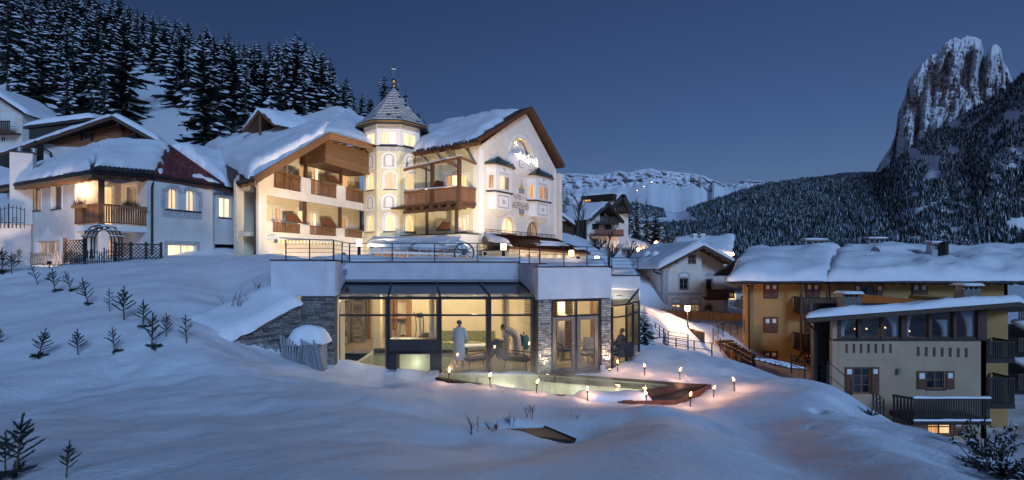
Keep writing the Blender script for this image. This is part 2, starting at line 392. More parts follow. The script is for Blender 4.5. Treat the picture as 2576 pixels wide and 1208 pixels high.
def arc_pts(u0, u1, z1, rise=None, n=10):
    r = (u1-u0)/2; rise = rise or r; uc = (u0+u1)/2
    return [(uc-r*math.cos(math.pi*k/n), z1-rise+rise*math.sin(math.pi*k/n)) for k in range(n+1)]
def wall(name, parent, fr, top, zb, holes, m, rev=.18, back=.3, v=0.):
    """a facade with real openings. top = [(u, z), ...]; holes = (u0, u1, z0, z1, arched)"""
    g = G(); us = sorted(set([round(u, 4) for u, _ in top]+[round(h[k], 4) for h in holes for k in (0, 1)]))
    tu = [t[0] for t in top]; tz = [t[1] for t in top]
    us = [u for u in us if tu[0]-1e-4 <= u <= tu[-1]+1e-4]
    T = lambda u: float(np.interp(u, tu, tz))
    for a, b in zip(us[:-1], us[1:]):
        if b-a < 1e-4: continue
        mid = (a+b)/2; hs = sorted([h for h in holes if h[0] < mid < h[1]], key=lambda h: h[2]); z = zb
        for h in hs:
            if h[2]-z > 1e-3: g.poly([fr.p(a, v, z), fr.p(b, v, z), fr.p(b, v, h[2]), fr.p(a, v, h[2])])
            z = h[3]
        if min(T(a), T(b)) > z-1e-3: g.poly([fr.p(a, v, z), fr.p(b, v, z), fr.p(b, v, T(b)), fr.p(a, v, T(a))])
    for h in holes:
        u0, u1, z0, z1 = h[:4]; arch = h[4] if len(h) > 4 else False
        g.poly([fr.p(u0, v, z0), fr.p(u0, v-rev, z0), fr.p(u1, v-rev, z0), fr.p(u1, v, z0)])
        if arch:
            A = arc_pts(u0, u1, z1, arch if not isinstance(arch, bool) else None); k = len(A)//2
            for c, seg in (((u0, z1), A[:k+1]), ((u1, z1), A[k:])):
                for i in range(len(seg)-1): g.poly([fr.p(c[0], v, c[1]), fr.p(*(seg[i][0], v, seg[i][1])), fr.p(seg[i+1][0], v, seg[i+1][1])])
            path = [(u0, z0)]+A+[(u1, z0)]
        else: path = [(u0, z0), (u0, z1), (u1, z1), (u1, z0)]
        for a, b in zip(path[:-1], path[1:]):
            g.poly([fr.p(a[0], v, a[1]), fr.p(b[0], v, b[1]), fr.p(b[0], v-rev, b[1]), fr.p(a[0], v-rev, a[1])])
    # ends, top and a back sheet so that no light leaks
    a, b = tu[0], tu[-1]
    g.poly([fr.p(a, v-back, zb), fr.p(a, v, zb), fr.p(a, v, tz[0]), fr.p(a, v-back, tz[0])])
    g.poly([fr.p(b, v, zb), fr.p(b, v-back, zb), fr.p(b, v-back, tz[-1]), fr.p(b, v, tz[-1])])
    for (p, q) in zip(top[:-1], top[1:]): g.poly([fr.p(p[0], v, p[1]), fr.p(q[0], v, q[1]), fr.p(q[0], v-back, q[1]), fr.p(p[0], v-back, p[1])])
    g.poly([fr.p(b, v-back, zb), fr.p(a, v-back, zb)]+[fr.p(t[0], v-back, t[1]) for t in top])
    return mk(name, g, m, parent)
def window(parent, fr, h, pane='lit_cream', frame='frame_white', nx=2, nz=1, rec=.16, fw=.07, sill='metal_dark', v=0., name='window', surround=None, sw=.14):
    """window set in an opening: frame part with its panes (and sill, painted surround) as sub-parts"""
    u0, u1, z0, z1 = h[:4]; arch = h[4] if len(h) > 4 else False; g = G(); vb = v-rec; f0, f1 = vb-.02, vb+.05
    g.box(fr, u0, u0+fw, f0, f1, z0, z1); g.box(fr, u1-fw, u1, f0, f1, z0, z1); g.box(fr, u0+fw, u1-fw, f0, f1, z0, z0+fw)
    if not arch: g.box(fr, u0+fw, u1-fw, f0, f1, z1-fw, z1)
    else:
        A = arc_pts(u0, u1, z1, arch if not isinstance(arch, bool) else None); B = arc_pts(u0+fw, u1-fw, z1-fw, (arch-fw) if not isinstance(arch, bool) else None)
        for i in range(len(A)-1): g.prism(fr, [A[i], A[i+1], B[i+1], B[i]], f0, f1)
    for k in range(1, nx): u = u0+(u1-u0)*k/nx; g.box(fr, u-fw/2, u+fw/2, f0, f1-.01, z0+fw, z1-fw)
    for k in range(1, nz): z = z0+(z1-z0)*k/nz; g.box(fr, u0+fw, u1-fw, f0, f1-.015, z-fw/3, z+fw/3)
    o = mk(name, g, frame, parent)
    for i in range(nx):
        a, b = u0+(u1-u0)*i/nx, u0+(u1-u0)*(i+1)/nx; gp = G(); vv = vb+.004
        if arch:
            A2 = [q for q in arc_pts(u0+.01, u1-.01, z1-.01, (arch-.01) if not isinstance(arch, bool) else None, 12) if a-1e-6 <= q[0] <= b+1e-6]
            gp.poly([fr.p(a+.01, vv, z0+.01), fr.p(b-.01, vv, z0+.01)]+[fr.p(q[0], vv, q[1]) for q in reversed(A2)])
        else: gp.poly([fr.p(a, vv, z0), fr.p(b, vv, z0), fr.p(b, vv, z1), fr.p(a, vv, z1)])
        pm = pane if isinstance(pane, str) else pane[i % len(pane)]
        mk('pane', gp, pm, o)
    if sill: mk('sill', G().box(fr, u0-.06, u1+.06, vb, v+.07, z0-.05, z0-.004), sill, o)
    if surround:
        gs = G(); w_ = sw
        if arch:
            A = arc_pts(u0-.003, u1+.003, z1+.003, None if isinstance(arch, bool) else arch); B = arc_pts(u0-w_, u1+w_, z1+w_, None if isinstance(arch, bool) else arch+w_)
            zs = A[0][1]
            for i in range(len(A)-1): gs.prism(fr, [A[i], A[i+1], B[i+1], B[i]], v, v+.02)
            gs.box(fr, u0-w_, u0-.003, v, v+.02, z0, zs); gs.box(fr, u1+.003, u1+w_, v, v+.02, z0, zs)
        else:
            gs.box(fr, u0-w_, u0-.003, v, v+.02, z0-w_*.4, z1+w_); gs.box(fr, u1+.003, u1+w_, v, v+.02, z0-w_*.4, z1+w_); gs.box(fr, u0-.003, u1+.003, v, v+.02, z1+.003, z1+w_)
        mk('surround', gs, surround, o)
    return o
def rect(fr, px0, px1, py0, py1, arch=False, v=0.):
    """opening from picture measurements: columns px0, px1, rows py0 (top), py1 (bottom) at its middle column"""
    c = (px0+px1)/2; r = [fr.U(px0, v), fr.U(px1, v), fr.Z(c, py1, v), fr.Z(c, py0, v)]
    return tuple(r+[arch]) if arch else tuple(r)
def railing(parent, fr, u0, u1, z0, z1, m, v=0., step=.12, sw=.07, top=.07, name='railing', th=.025):
    """slatted balcony front: rails as one part, every slat a sub-part"""
    o = mk(name, G().box(fr, u0, u1, v-.05, v+.05, z1-top, z1).box(fr, u0, u1, v-.03, v+.03, z0, z0+.06), m, parent)
    n = max(2, int((u1-u0)/step))
    for k in range(n):
        c = u0+(u1-u0)*(k+.5)/n; pbox('slat', fr, c-sw/2, c+sw/2, v-th/2, v+th/2, z0+.061, z1-top-.001, m, o)
    return o
def quad_frame(q):
    return [Vector(p) for p in q]
# ------------------------------------------------------------------ ground
def tps_fit(P, v, reg=1e-3):
    n = len(P); d = np.linalg.norm(P[:, None]-P[None], axis=2); K = np.where(d > 0, d*d*np.log(d+1e-12), 0)+reg*np.eye(n)
    A = np.zeros((n+3, n+3)); A[:n, :n] = K; A[:n, n] = 1; A[:n, n+1:] = P; A[n, :n] = 1; A[n+1:, :n] = P.T
    return np.linalg.solve(A, np.concatenate([v, np.zeros(3)]))
def tps_eval(P, w, Q):
    out = np.empty(len(Q)); n = len(P)
    for i in range(0, len(Q), 20000):
        q = Q[i:i+20000]; d2 = (q[:, None, 0]-P[None, :, 0])**2+(q[:, None, 1]-P[None, :, 1])**2
        out[i:i+20000] = .5*(d2*np.log(d2+1e-12))@w[:n]+w[n]+q@w[n+1:]
    return out
COMMON = [(-300,1208,4.6),(0,1208,4.6),(400,1208,4.3),(900,1208,4),(1300,1208,3.9),(1700,1208,3.9),(2100,1208,4.2),(2450,1240,5.2),(2900,1300,6),(1287,2400,1.2),(-1500,2400,1.4),(4000,2400,1.4),
 (0,1080,7),(400,1060,8),(800,1080,7.5),(1100,1100,7.2),(1330,1113,7.3),(1600,1090,8),(1900,1090,8.2),(2100,1095,9),(2300,1160,7.5),
 (-300,960,11),(0,960,11),(300,950,11.5),(600,960,11.5),(850,985,12),(1000,1005,12),(1180,1035,11.5),(1350,1072,10.2),(1500,1050,11.2),(1700,1055,12),(1900,1015,13),(2050,1003,13.5),(2200,1072,11.5),(2330,1110,10),
 (-300,800,15.5),(0,870,13),(0,800,15.5),(0,720,19.5),(0,668,23),(300,870,13),(300,780,16),(300,700,20),(300,655,24),(520,648,26),(-400,660,24),
 (480,850,13.5),(480,760,17),(550,690,21.5),(560,880,14),
 (850,916,17.7),(1000,944,17.4),(1100,956,17),(1230,977,15.8),(1344,997,14.9),(1480,1016,14.2),(1620,1027,13.9),(1735,1027,13.9),(1800,1012,14.6),(1850,992,15.4),
 (1553,936,18.2),(1620,947,17.3),(1710,957,16.8),(1800,965,16.6),(1640,882,21),(1750,892,20),(1900,925,18),(2050,965,16.3),(2170,1046,13.5),(2290,1078,12),(2420,1140,9.5),(2480,1225,7.5),(2700,1300,7),
 (2100,1090,27),(2290,1110,27),(2500,1150,23),(2600,1250,15),(2000,1000,30),(1900,950,36),(1790,905,27),(1680,868,30),(1640,862,26),(1760,838,36),(1740,812,44),(1640,800,47),(1850,816,44),(2200,900,60),(2575,1000,40),(2900,1050,30),
 (900,640,40),(640,642,32),(300,640,32),(0,640,30),(1200,640,36),(1300,640,42),(1430,632,50),(1500,624,72),(1430,600,82),(1560,640,66),(1650,622,90),(1630,740,55),(1640,800,54),(1850,800,56),(1720,700,80),(1830,740,100),
 (450,365,62),(200,345,72),(0,330,75),(-400,330,70),(700,362,66),(900,362,72),(1080,375,82),(330,175,120),(400,235,95),(100,200,110),(600,232,110),(800,272,105),(1000,332,110),(1080,385,110),
 (340,105,170),(0,60,150),(-400,20,150),(600,182,160),(800,242,150),(950,312,140),(1200,455,130),(1400,525,130),(1600,605,130),(1800,740,160),(2200,760,200),(2575,780,160),(3000,780,160),
 (340,110,240),(800,260,240),(1300,520,240),(-200,60,240),(2000,760,260),(150,560,40),(400,520,44),(-100,560,40)]
LOW = [(600,886,14.6),(650,893,15.5),(713,897,16.5),(765,908,17.3),(830,916,17.6)]
HIGH = [(600,858,15.2),(645,838,15.7),(680,812,16.3),(728,764,17.1),(760,757,17.5),(600,770,18.5),(690,690,19),(690,655,23),(650,700,20.5),(620,740,19.2)]
def _fit(pts):
    P = []; v = []
    for (px, py, D) in pts:
        P.append((colx(px, D)/(D+6), math.log(D+6))); v.append(-(py-HOR)/FOC*D/(D+6))
    P = np.array(P); return P, tps_fit(P, np.array(v))
F_LOW, F_HIGH = _fit(COMMON+LOW), _fit(COMMON+HIGH)
WP, WQ = (-8.75, 14.9), (-7.30, 17.35)                       # foot and head of the retaining wall
POOL = [(-2.62, 17.98), (-2.5, 17.2), (-.66, 16.1), (.69, 15.3), (1.33, 14.95), (3.0, 14.8), (5.3, 16.1), (4.62, 16.5), (1.5, 17.55), (.95, 17.75)]
DECK = [(2.6, 14.86), (3.0, 14.8), (5.3, 16.1), (4.62, 16.5), (4.66, 16.62), (6.3, 16.12), (4.62, 14.32), (3.0, 14.20), (2.5, 14.3)]
PAV = [(-8.1, 17.7), (-6.35, 17.7), (-6.3, 18.12), (.86, 18.12), (1.0, 17.95), (3.7, 18.95), (4.4, 19.3), (5.25, 21.1), (5.25, 26.6), (-8.1, 26.6)]
def inside(poly, x, y):
    r = np.zeros(np.shape(x), bool); n = len(poly)
    for i in range(n):
        (x0, y0), (x1, y1) = poly[i], poly[(i+1) % n]
        if y0 == y1: continue
        c = ((y0 > y) != (y1 > y)) & (x < (x1-x0)*(y-y0)/(y1-y0)+x0); r ^= c
    return r
HATCH = (1350, 1078, 9.2)
def gz(x, y, detail=True):
    x = np.atleast_1d(np.asarray(x, float)); y = np.atleast_1d(np.asarray(y, float)); yc = np.maximum(y, .2)
    a = np.clip(x/(yc+6), -1.5, 1.5); b = np.log(np.minimum(yc, 260)+6); Q = np.stack([a, b], 1)
    zl = EYE+(np.minimum(yc, 260)+6)*tps_eval(*F_LOW, Q)
    near = (y > 12) & (y < 30) & (x > -14) & (x < -4)
    z = zl.copy()
    if near.any():
        zh = EYE+(yc[near]+6)*tps_eval(*F_HIGH, Q[near]); xn, yn = x[near], y[near]
        dx, dy = WQ[0]-WP[0], WQ[1]-WP[1]; L = math.hypot(dx, dy)
        s1 = -((xn-WP[0])*dy-(yn-WP[1])*dx)/L; s2 = WQ[0]-xn
        s = np.where(yn < WQ[1], s1, s2); w = np.clip((s-.02)/.10, 0, 1)*np.clip((yn-14.2)/.9, 0, 1)
        z[near] = zl[near]*(1-w)+np.maximum(zh, zl[near])*w
    if detail:
        amp = np.clip((y-1)/6, .25, 1)*np.clip(60/np.maximum(y, 1), 0, 1)
        z = z+amp*(.13*vnoise(x*.33, y*.33, 3)+.10*vnoise(x*.9+3, y*.7, 5)*np.clip(.5+vnoise(x*.2, y*.2, 6), .15, 1)+.035*fbm(x*2.1, y*1.6, 2, 8)+.010*fbm(x*6, y*6, 3, 9))
        sw = lambda ax, ay, bx, by, w_: np.exp(-((x-(ax+(bx-ax)*np.clip(((x-ax)*(bx-ax)+(y-ay)*(by-ay))/((bx-ax)**2+(by-ay)**2), 0, 1)))**2+(y-(ay+(by-ay)*np.clip(((x-ax)*(bx-ax)+(y-ay)*(by-ay))/((bx-ax)**2+(by-ay)**2), 0, 1)))**2)/w_**2)
        z = z-.26*sw(5.6, 11.5, 2.9, 4.2, .85)+.14*sw(6.6, 10.0, 4.4, 4.6, .8)+.16*sw(3.6, 12.2, 1.6, 5.5, .7)-.10*sw(1.5, 10, -.6, 5, .6)
        z = z+amp*.009*np.abs(fbm((x+.5*y)*1.1, (y-.5*x)*3.2, 3, 61))*np.clip(.4+vnoise(x*.35, y*.35, 62), 0, 1)
        for (hx_, hy_, hr_, hd_) in ((3.2, 6.8, .13, .13), (3.35, 6.72, .08, .10), (7.5, 12.3, .14, .14), (7.3, 12.1, .10, .09), (6.1, 10.2, .09, .06), (2.3, 5.2, .07, .04), (-3.1, 7.5, .06, .03), (-1.2, 6.1, .05, .03)): z = z-hd_*np.exp(-((x-hx_)**2+(y-hy_)**2)/hr_**2)
        # wind ridges and old ski tracks on the left bank
        m = np.clip((-6-x)/4, 0, 1)*np.clip((y-15)/3, 0, 1)*np.clip((30-y)/5, 0, 1)
        q = (y-.35*x)*1.6; z = z+m*.045*np.sin(q*2.2+1.5*vnoise(x*.3, y*.3, 21))*np.clip(vnoise(x*.25, y*.25, 33)+.4, 0, 1)
        m2 = np.clip((x-4)/4, 0, 1)*np.clip((y-3)/3, 0, 1)*np.clip((20-y)/5, 0, 1)
        z = z+m2*.09*vnoise((x+.8*y)*1.3, (y-.8*x)*.25, 40)
    hx, hy = colx(HATCH[0], HATCH[2]), HATCH[2]; d = np.hypot((x-hx-.1)/1.35, (y-hy)/.75); z = z-.32*np.clip(1.15-d, 0, 1)**.8*(d < 1.15)
    z = np.where(inside(PAV, x, y), -1.9, z)
    pm = inside(POOL, x, y) | inside(DECK, x, y); z = np.where(pm, -1.9, z)
    f = np.clip((y-260)/900, 0, 1); z = z*(1-f)+(-40)*f
    return z
def gz1(x, y): return float(gz(x, y)[0])

def lines(segs):
    out = []
    for (a, b, st) in segs: out += list(np.arange(a, b, st))
    return np.array(sorted(set(np.round(out, 4))))
def grow(a, b, st, k):
    out = [a]; s = st
    while out[-1] < b: out.append(out[-1]+s); s *= k
    return out
gx = lines([(-34, -10, .25), (-10, 9, .1), (9, 34, .25)])
gx = np.concatenate([[-v for v in reversed(grow(34, 9000, .6, 1.12))][:-1], gx, grow(34, 9000, .6, 1.12)])
gy = lines([(0, 3, .2), (3, 12.5, .09), (12.5, 19.5, .1), (19.5, 40, .25)])
gy = np.concatenate([[-60, -20, -8, -3, -1], gy, grow(40, 12000, .6, 1.06)])
GX, GY = np.meshgrid(gx, gy); Z = gz(GX.ravel(), GY.ravel())
me = bpy.data.meshes.new('snow_ground'); nx, ny = len(gx), len(gy)
I = (np.arange(ny-1)[:, None]*nx+np.arange(nx-1)[None]).ravel()
faces = np.stack([I, I+1, I+nx+1, I+nx], 1)
me.vertices.add(nx*ny); me.vertices.foreach_set('co', np.stack([GX.ravel(), GY.ravel(), Z], 1).ravel())
me.loops.add(len(faces)*4); me.loops.foreach_set('vertex_index', faces.ravel())
me.polygons.add(len(faces)); me.polygons.foreach_set('loop_start', np.arange(len(faces))*4)
me.polygons.foreach_set('use_smooth', np.ones(len(faces), bool)); me.update(calc_edges=True)
me.materials.append(MATS['snow'])
ground = bpy.data.objects.new('snow_ground', me); COL.objects.link(ground)
props(ground, 'deep snow covering the whole slope and valley floor', None, None, 'structure')

# ------------------------------------------------------------------ far mountains
def sheet(name, P, m, label, kind='structure'):
    """P: rows x cols x 3"""
    r, c, _ = P.shape; g = G(); g.v = [tuple(map(float, p)) for p in P.reshape(-1, 3)]
    g.f = [(j*c+i, j*c+i+1, (j+1)*c+i+1, (j+1)*c+i) for j in range(r-1) for i in range(c-1)]; g.m = [0]*len(g.f)
    o = mk(name, g, m, None, True); return props(o, label, None, None, kind)
def proj(px, py, D):   # arrays
    px, py, D = np.broadcast_arrays(np.asarray(px, float), np.asarray(py, float), np.asarray(D, float))
    return np.stack([(px-CX)/FOC*D, D, EYE-(py-HOR)/FOC*D], -1)
# snowy plateau with its cliff band
sil = np.array([(1250,470),(1330,452),(1430,435),(1467,437),(1496,441),(1521,437.6),(1540,433.5),(1554,428.5),(1579,434.7),(1599,429),(1620,424),(1637,424),(1661,429),(1707,432.6),(1748,436.8),(1773,443),(1794,453),(1819,461.6),(1843,461),(1880,451),(1905,455),(2000,452),(2080,440),(2130,433),(2190,432),(2300,440)])
px = np.linspace(1250, 2300, 260); top = np.interp(px, sil[:, 0], sil[:, 1])+.9*fbm(px*.09, px*0, 4, 2)
rows = []
for t, dd in [(-3, 900), (-1, 350)]: rows.append(proj(px, top+12*abs(t), 5200+dd+0*px))
cl = 34+4*vnoise(px*.02, px*0, 4); cl = np.where(px > 1790, 8, cl)
for t in np.linspace(0, 1, 26):
    rib = fbm(px*.055, px*0+t*2.2, 5, 6); rows.append(proj(px, top+cl*t, 5200-260*t-150*np.abs(rib)*min(1, t*5)))
for t in np.linspace(.06, 1, 26):
    rows.append(proj(px, top+cl+(118-.0*px)*t+3*fbm(px*.03, px*0+t*5, 4, 9)*t, 4800-1500*t))
sheet('mountain_ridge', np.array(rows), 'cliff_snow', 'far snow covered plateau with a grey cliff band below the sky')
# the rock tower
sil = np.array([(2150,455),(2198,437),(2214,408),(2239,370),(2252,334.6),(2257,287),(2277.7,236),(2284,204),(2297,184.6),(2319,159),(2344.7,137),(2356,135),(2364,124),(2380,105),(2400.5,94),(2415,99),(2431,90.5),(2450,92),(2467,100),(2473,121),(2476,150),(2483.5,130),(2493,114),(2504,109),(2518,122),(2523,156),(2536,175),(2545,200),(2600,260),(2700,420)])
px = np.linspace(2150, 2700, 300); top = np.interp(px, sil[:, 0], sil[:, 1])+1.0*fbm(px*.25, px*0, 3, 12)
rows = []
for t, dd in [(-1, 500), (-.4, 160)]: rows.append(proj(px, top+(455-top)*abs(t)*.8, 4300+dd+0*px))
T = np.linspace(0, 1, 130)
for t in T:
    py = top+(470-top)*t; u = px+(py-90)*.16          # ribs lean with the strata
    rib = np.abs(fbm(u*.028, py*.006, 2, 14))*260+np.abs(fbm(u*.09, py*.025, 3, 15))*80+fbm(px*.3, py*.2, 3, 16)*16
    led = py*.075+.02*(px-2350)+1.6*fbm(px*.02, py*.02, 3, 18); rib = rib*.75+46*(1-(led-np.floor(led)))
    rows.append(proj(px, py, 4300-620*t**1.3-rib*min(1, t*12+.06)))
sheet('mountain_peak', np.array(rows), 'rock_snow', 'steep bare rock tower dusted with snow above the forest')
# forested slope across the valley
cr = np.array([(1300,600,2400),(1400,596,2400),(1500,560,2500),(1560,512,2600),(1640,522,2700),(1700,536,2800),(1780,512,2800),(1850,486,2800),(1900,470,2800),(1990,456,2700),(2150,450,2500),(2215,436,2400),(2300,362,2200),(2400,300,2100),(2500,247,2000),(2575,182,1950),(2700,60,1900),(2900,-60,1900)])
px = np.linspace(1300, 2900, 200); ct = np.interp(px, cr[:, 0], cr[:, 1]); cD = np.interp(px, cr[:, 0], cr[:, 2])
def slope_pt(px, t):
    """t = 0 crest, 1 valley foot"""
    c = np.interp(px, cr[:, 0], cr[:, 1]); D0 = np.interp(px, cr[:, 0], cr[:, 2]); D1 = 1050.
    z0 = EYE-(c-HOR)/FOC*D0; z1 = EYE-(700-HOR)/FOC*D1
    D = D0+(D1-D0)*t+40*fbm(px*.012, t*3+px*0, 3, 31)*np.sin(math.pi*np.clip(t, 0, 1)); z = z0+(z1-z0)*t
    return np.stack([(px-CX)/FOC*D, D, z], -1)
rows = [np.stack([(px-CX)/FOC*(cD+500), cD+500, EYE-(ct-HOR)/FOC*cD-260], -1)]
rows += [slope_pt(px, np.full_like(px, t)) for t in np.linspace(0, 1, 40)]
rows += [np.stack([(px-CX)/FOC*700., 0*px+700., 0*px-60], -1)]
sheet('valley_slope', np.array(rows), 'snow', 'snowy mountainside under the forest across the valley')
def forest_mass():
    rng = np.random.default_rng(5); V = []; Fc = []; M = []; nv = 0
    N = 44000; p = rng.uniform(1380, 2680, N*2); t = rng.uniform(0, 1, N*2)**1.15
    pt = slope_pt(p, t); D = pt[:, 1]; py = HOR+(EYE-pt[:, 2])/D*FOC
    keep = ~((p > 1655+(py-505)*.5) & (p < 1700+(py-505)*1.1) & (py > 500) & (py < 560))                 # the ski run
    keep &= ~((p > 1610) & (p < 1690) & (py > 548) & (py < 560))
    keep &= ~((vnoise(p*.02, py*.045, 77) > .62) & (py < 640) & (p > 2250))                               # avalanche gaps on the upper slope
    keep &= rng.uniform(0, 1, N*2) < .5+.5*(py > 430)
    pt = pt[keep][:N]; vn = vnoise(pt[:, 0]*.02, pt[:, 1]*.02, 91)
    mc = rng.choice(3, size=(997, 10), p=(.60, .345, .055)).tolist()
    for k in range(len(pt)):
        x, y, z = pt[k]; h = rng.uniform(9, 23)*(1+.35*vn[k]); r = h*rng.uniform(.16, .25); a0 = rng.uniform(0, 6.28); z -= 1.5
        for (zb, zt, rr) in ((.06, .68, 1.), (.42, 1.0, .62)):
            ring = []
            for i in range(5):
                a = a0+i*1.2566; q = rr*r*(1.15 if i % 2 else .72); ring.append((x+math.cos(a)*q, y+math.sin(a)*q, z+h*(zb+.03*rng.uniform(-1, 1))))
            V += ring+[(x+rng.uniform(-.05, .05)*r, y, z+h*zt)]
            for i in range(5): Fc.append((nv+i, nv+(i+1) % 5, nv+5)); M.append(mc[k % 997][i+(5 if zb > .3 else 0)])
            nv += 6
    g = G(); g.v = V; g.f = Fc; g.m = M
    o = mk('conifer_forest', g, ['needles', 'frost', 'tree_snow'], None)
    props(o, 'dense dark conifer forest dusted with snow across the valley', 'forest', None, 'stuff')
mat('tree_snow', (.64, .68, .74), .8, .1, 2.)
mat('frost', (.24, .28, .32), .8, .25, .02)
forest_mass()

# ------------------------------------------------------------------ conifers
def conifer_meshes(seed, h=16., whorls=30, full=1., snow=.75, bare=0.):
    """trunk, crown of drooping needle sprays, snow lying on the sprays"""
    R = random.Random(seed); gt, gc, gs = G(), G(), G()
    gt.tube([(0, 0, -.8), (0, 0, h*.5), (R.uniform(-.1, .1), 0, h)], [.012*h+.04, .008*h, .012], 6)
    z0 = h*(.08+bare)
    for w in range(whorls):
        f = w/(whorls-1); z = z0+(h*.985-z0)*f**.93; L = h*(.20*(1-f)**.82+.012)*full*R.uniform(.66, 1.22)
        nb = 7 if f < .8 else 5; a0 = R.uniform(0, 6.28)
        for b in range(nb):
            if (bare and f < .55 and R.random() < .45) or R.random() < .07: continue
            a = a0+2*math.pi*b/nb+R.uniform(-.3, .3); l = L*R.uniform(.5, 1.25); dr = (.50-.55*f)*l*R.uniform(.7, 1.2)
            d = Vector((math.cos(a), math.sin(a), 0)); s = Vector((-d.y, d.x, 0)); zz = z+R.uniform(-.2, .2)
            pts = [Vector((0, 0, zz))+d*(l*q)-Vector((0, 0, dr*q**1.5-(.10*l*q**4))) for q in (.04, .38, .72, 1.)]
            wd = [.05*l, .21*l, .20*l, .03*l]; hang = .16*l+.1
            P = []
            for q in range(4): P += [pts[q]-s*wd[q]-Vector((0, 0, hang*.5*(q in (1, 2)))), pts[q]+Vector((0, 0, .02)), pts[q]+s*wd[q]-Vector((0, 0, hang*.5*(q in (1, 2))))]
            gc.add(P, [(0, 1, 4, 3), (1, 2, 5, 4), (3, 4, 7, 6), (4, 5, 8, 7), (6, 7, 10, 9), (7, 8, 11, 10)])
            for q in range(5):                                    # hanging twigs
                e = R.uniform(.2, .95); i = min(2, int(e*3)); pm = pts[i].lerp(pts[i+1], e*3-i); sd = R.choice((-1, 1))
                tip = pm+s*(sd*.30*l*R.uniform(.5, 1.1)*(1.1-e*.5))+d*(.14*l)-Vector((0, 0, hang*R.uniform(.3, 1.)))
                gc.add([pm-d*(.06*l), pm+d*(.07*l), tip], [(0, 1, 2)])
            if R.random() < snow:
                q0, q1 = (.25, 1.) if R.random() < .7 else (.5, 1.)
                A = pts[0].lerp(pts[1], q0) if q0 < .4 else pts[1].lerp(pts[2], .4)
                seq = [A, pts[2]-(pts[2]-pts[1])*.2, pts[2].lerp(pts[3], .5), pts[3]]; ws = [.02*l, .13*l*R.uniform(.4, 1.1), .12*l*R.uniform(.4, 1.2), .02*l]; P = []
                for q in range(4): P += [seq[q]-s*ws[q]-Vector((0, 0, .05*l*(q in (1, 2)))), seq[q]+Vector((0, 0, .07+.075*l*(q in (1, 2)))), seq[q]+s*ws[q]-Vector((0, 0, .05*l*(q in (1, 2))))]
                gs.add(P, [(0, 1, 4, 3), (1, 2, 5, 4), (3, 4, 7, 6), (4, 5, 8, 7), (6, 7, 10, 9), (7, 8, 11, 10)])
    return mesh_of('trunk', gt, 'bark'), mesh_of('crown', gc, 'needles'), mesh_of('snow_load', gs, 'tree_snow')
SPRUCE = [conifer_meshes(s, 16., w, f, sn, b) for s, w, f, sn, b in ((1, 30, 1., .62, 0), (2, 26, .85, .45, .03), (3, 32, 1.15, .66, 0), (4, 24, .9, .4, .14), (5, 28, 1.0, .56, 0), (6, 30, .78, .52, .05))]
LARCH = [conifer_meshes(s, 16., 22, .62, .35, .12) for s in (11, 12)]
def plant_tree(meshes, x, y, z, h, rot, label, group, name='conifer_tree', lean=0.):
    t = thing(name, (x, y, z), label, 'tree', group); t.rotation_euler = (lean, lean*.7, rot); s = h/16.; q = 1+.28*math.sin(rot*3.7); t.scale = (s*q, s*(q+.1*math.sin(rot*9)), s)
    for n_, me_ in zip(('trunk', 'crown', 'snow_load'), meshes):
        o = bpy.data.objects.new(n_, me_); COL.objects.link(o); o.parent = t
        if n_ == 'snow_load': o['kind'] = 'stuff'
    return t
def in_clear(px, py):
    if 292+max(0, (py-170))*.55 < px < 345+max(0, py-170)*.62 and 160 < py < 300: return True
    return 372 < px < 512 and 296 < py < 385
R = random.Random(42)
# the marked trees: column, row of the top, row of the foot, distance
for i, (px, pt, pb, D) in enumerate([(748, 80, 318, 74), (575, 76, 300, 82), (640, 104, 330, 72), (530, 118, 345, 66), (470, 130, 300, 88), (345, 18, 200, 128), (300, -10, 190, 122), (225, 30, 300, 82), (120, 60, 285, 84), (60, 130, 330, 70), (170, 150, 350, 66),
        (262, 170, 320, 70), (830, 165, 330, 84), (700, 150, 330, 80), (870, 190, 335, 90), (965, 182, 350, 88), (1020, 215, 352, 90), (1050, 280, 365, 92), (910, 232, 350, 90), (790, 120, 300, 100), (415, 40, 230, 120), (460, 60, 260, 112), (520, 60, 280, 110), (20, -60, 240, 96), (810, 138, 320, 72), (838, 182, 320, 74), (866, 205, 320, 76), (886, 224, 320, 78), (908, 238, 330, 80), (720, 130, 320, 68), (775, 140, 320, 70), (445, 165, 290, 84), (985, 235, 350, 86), (1066, 300, 372, 86)]):
    p = at(px, pb, D); z = gz1(p.x, D); h = (EYE-(pt-HOR)/FOC*D)-z
    plant_tree(SPRUCE[i % 6], p.x, D, z, max(5, h), R.uniform(0, 6.28), 'tall snow dusted spruce standing in the hillside forest', 'spruces of the hillside forest')
SIL = [(-100, -200), (300, -20), (346, 15), (423, 36), (515, 60), (575, 76), (650, 98), (748, 84), (815, 112), (840, 178), (905, 235), (930, 235), (977, 188), (1016, 222), (1060, 285), (1100, 320)]
cnt = 0
D = 57.
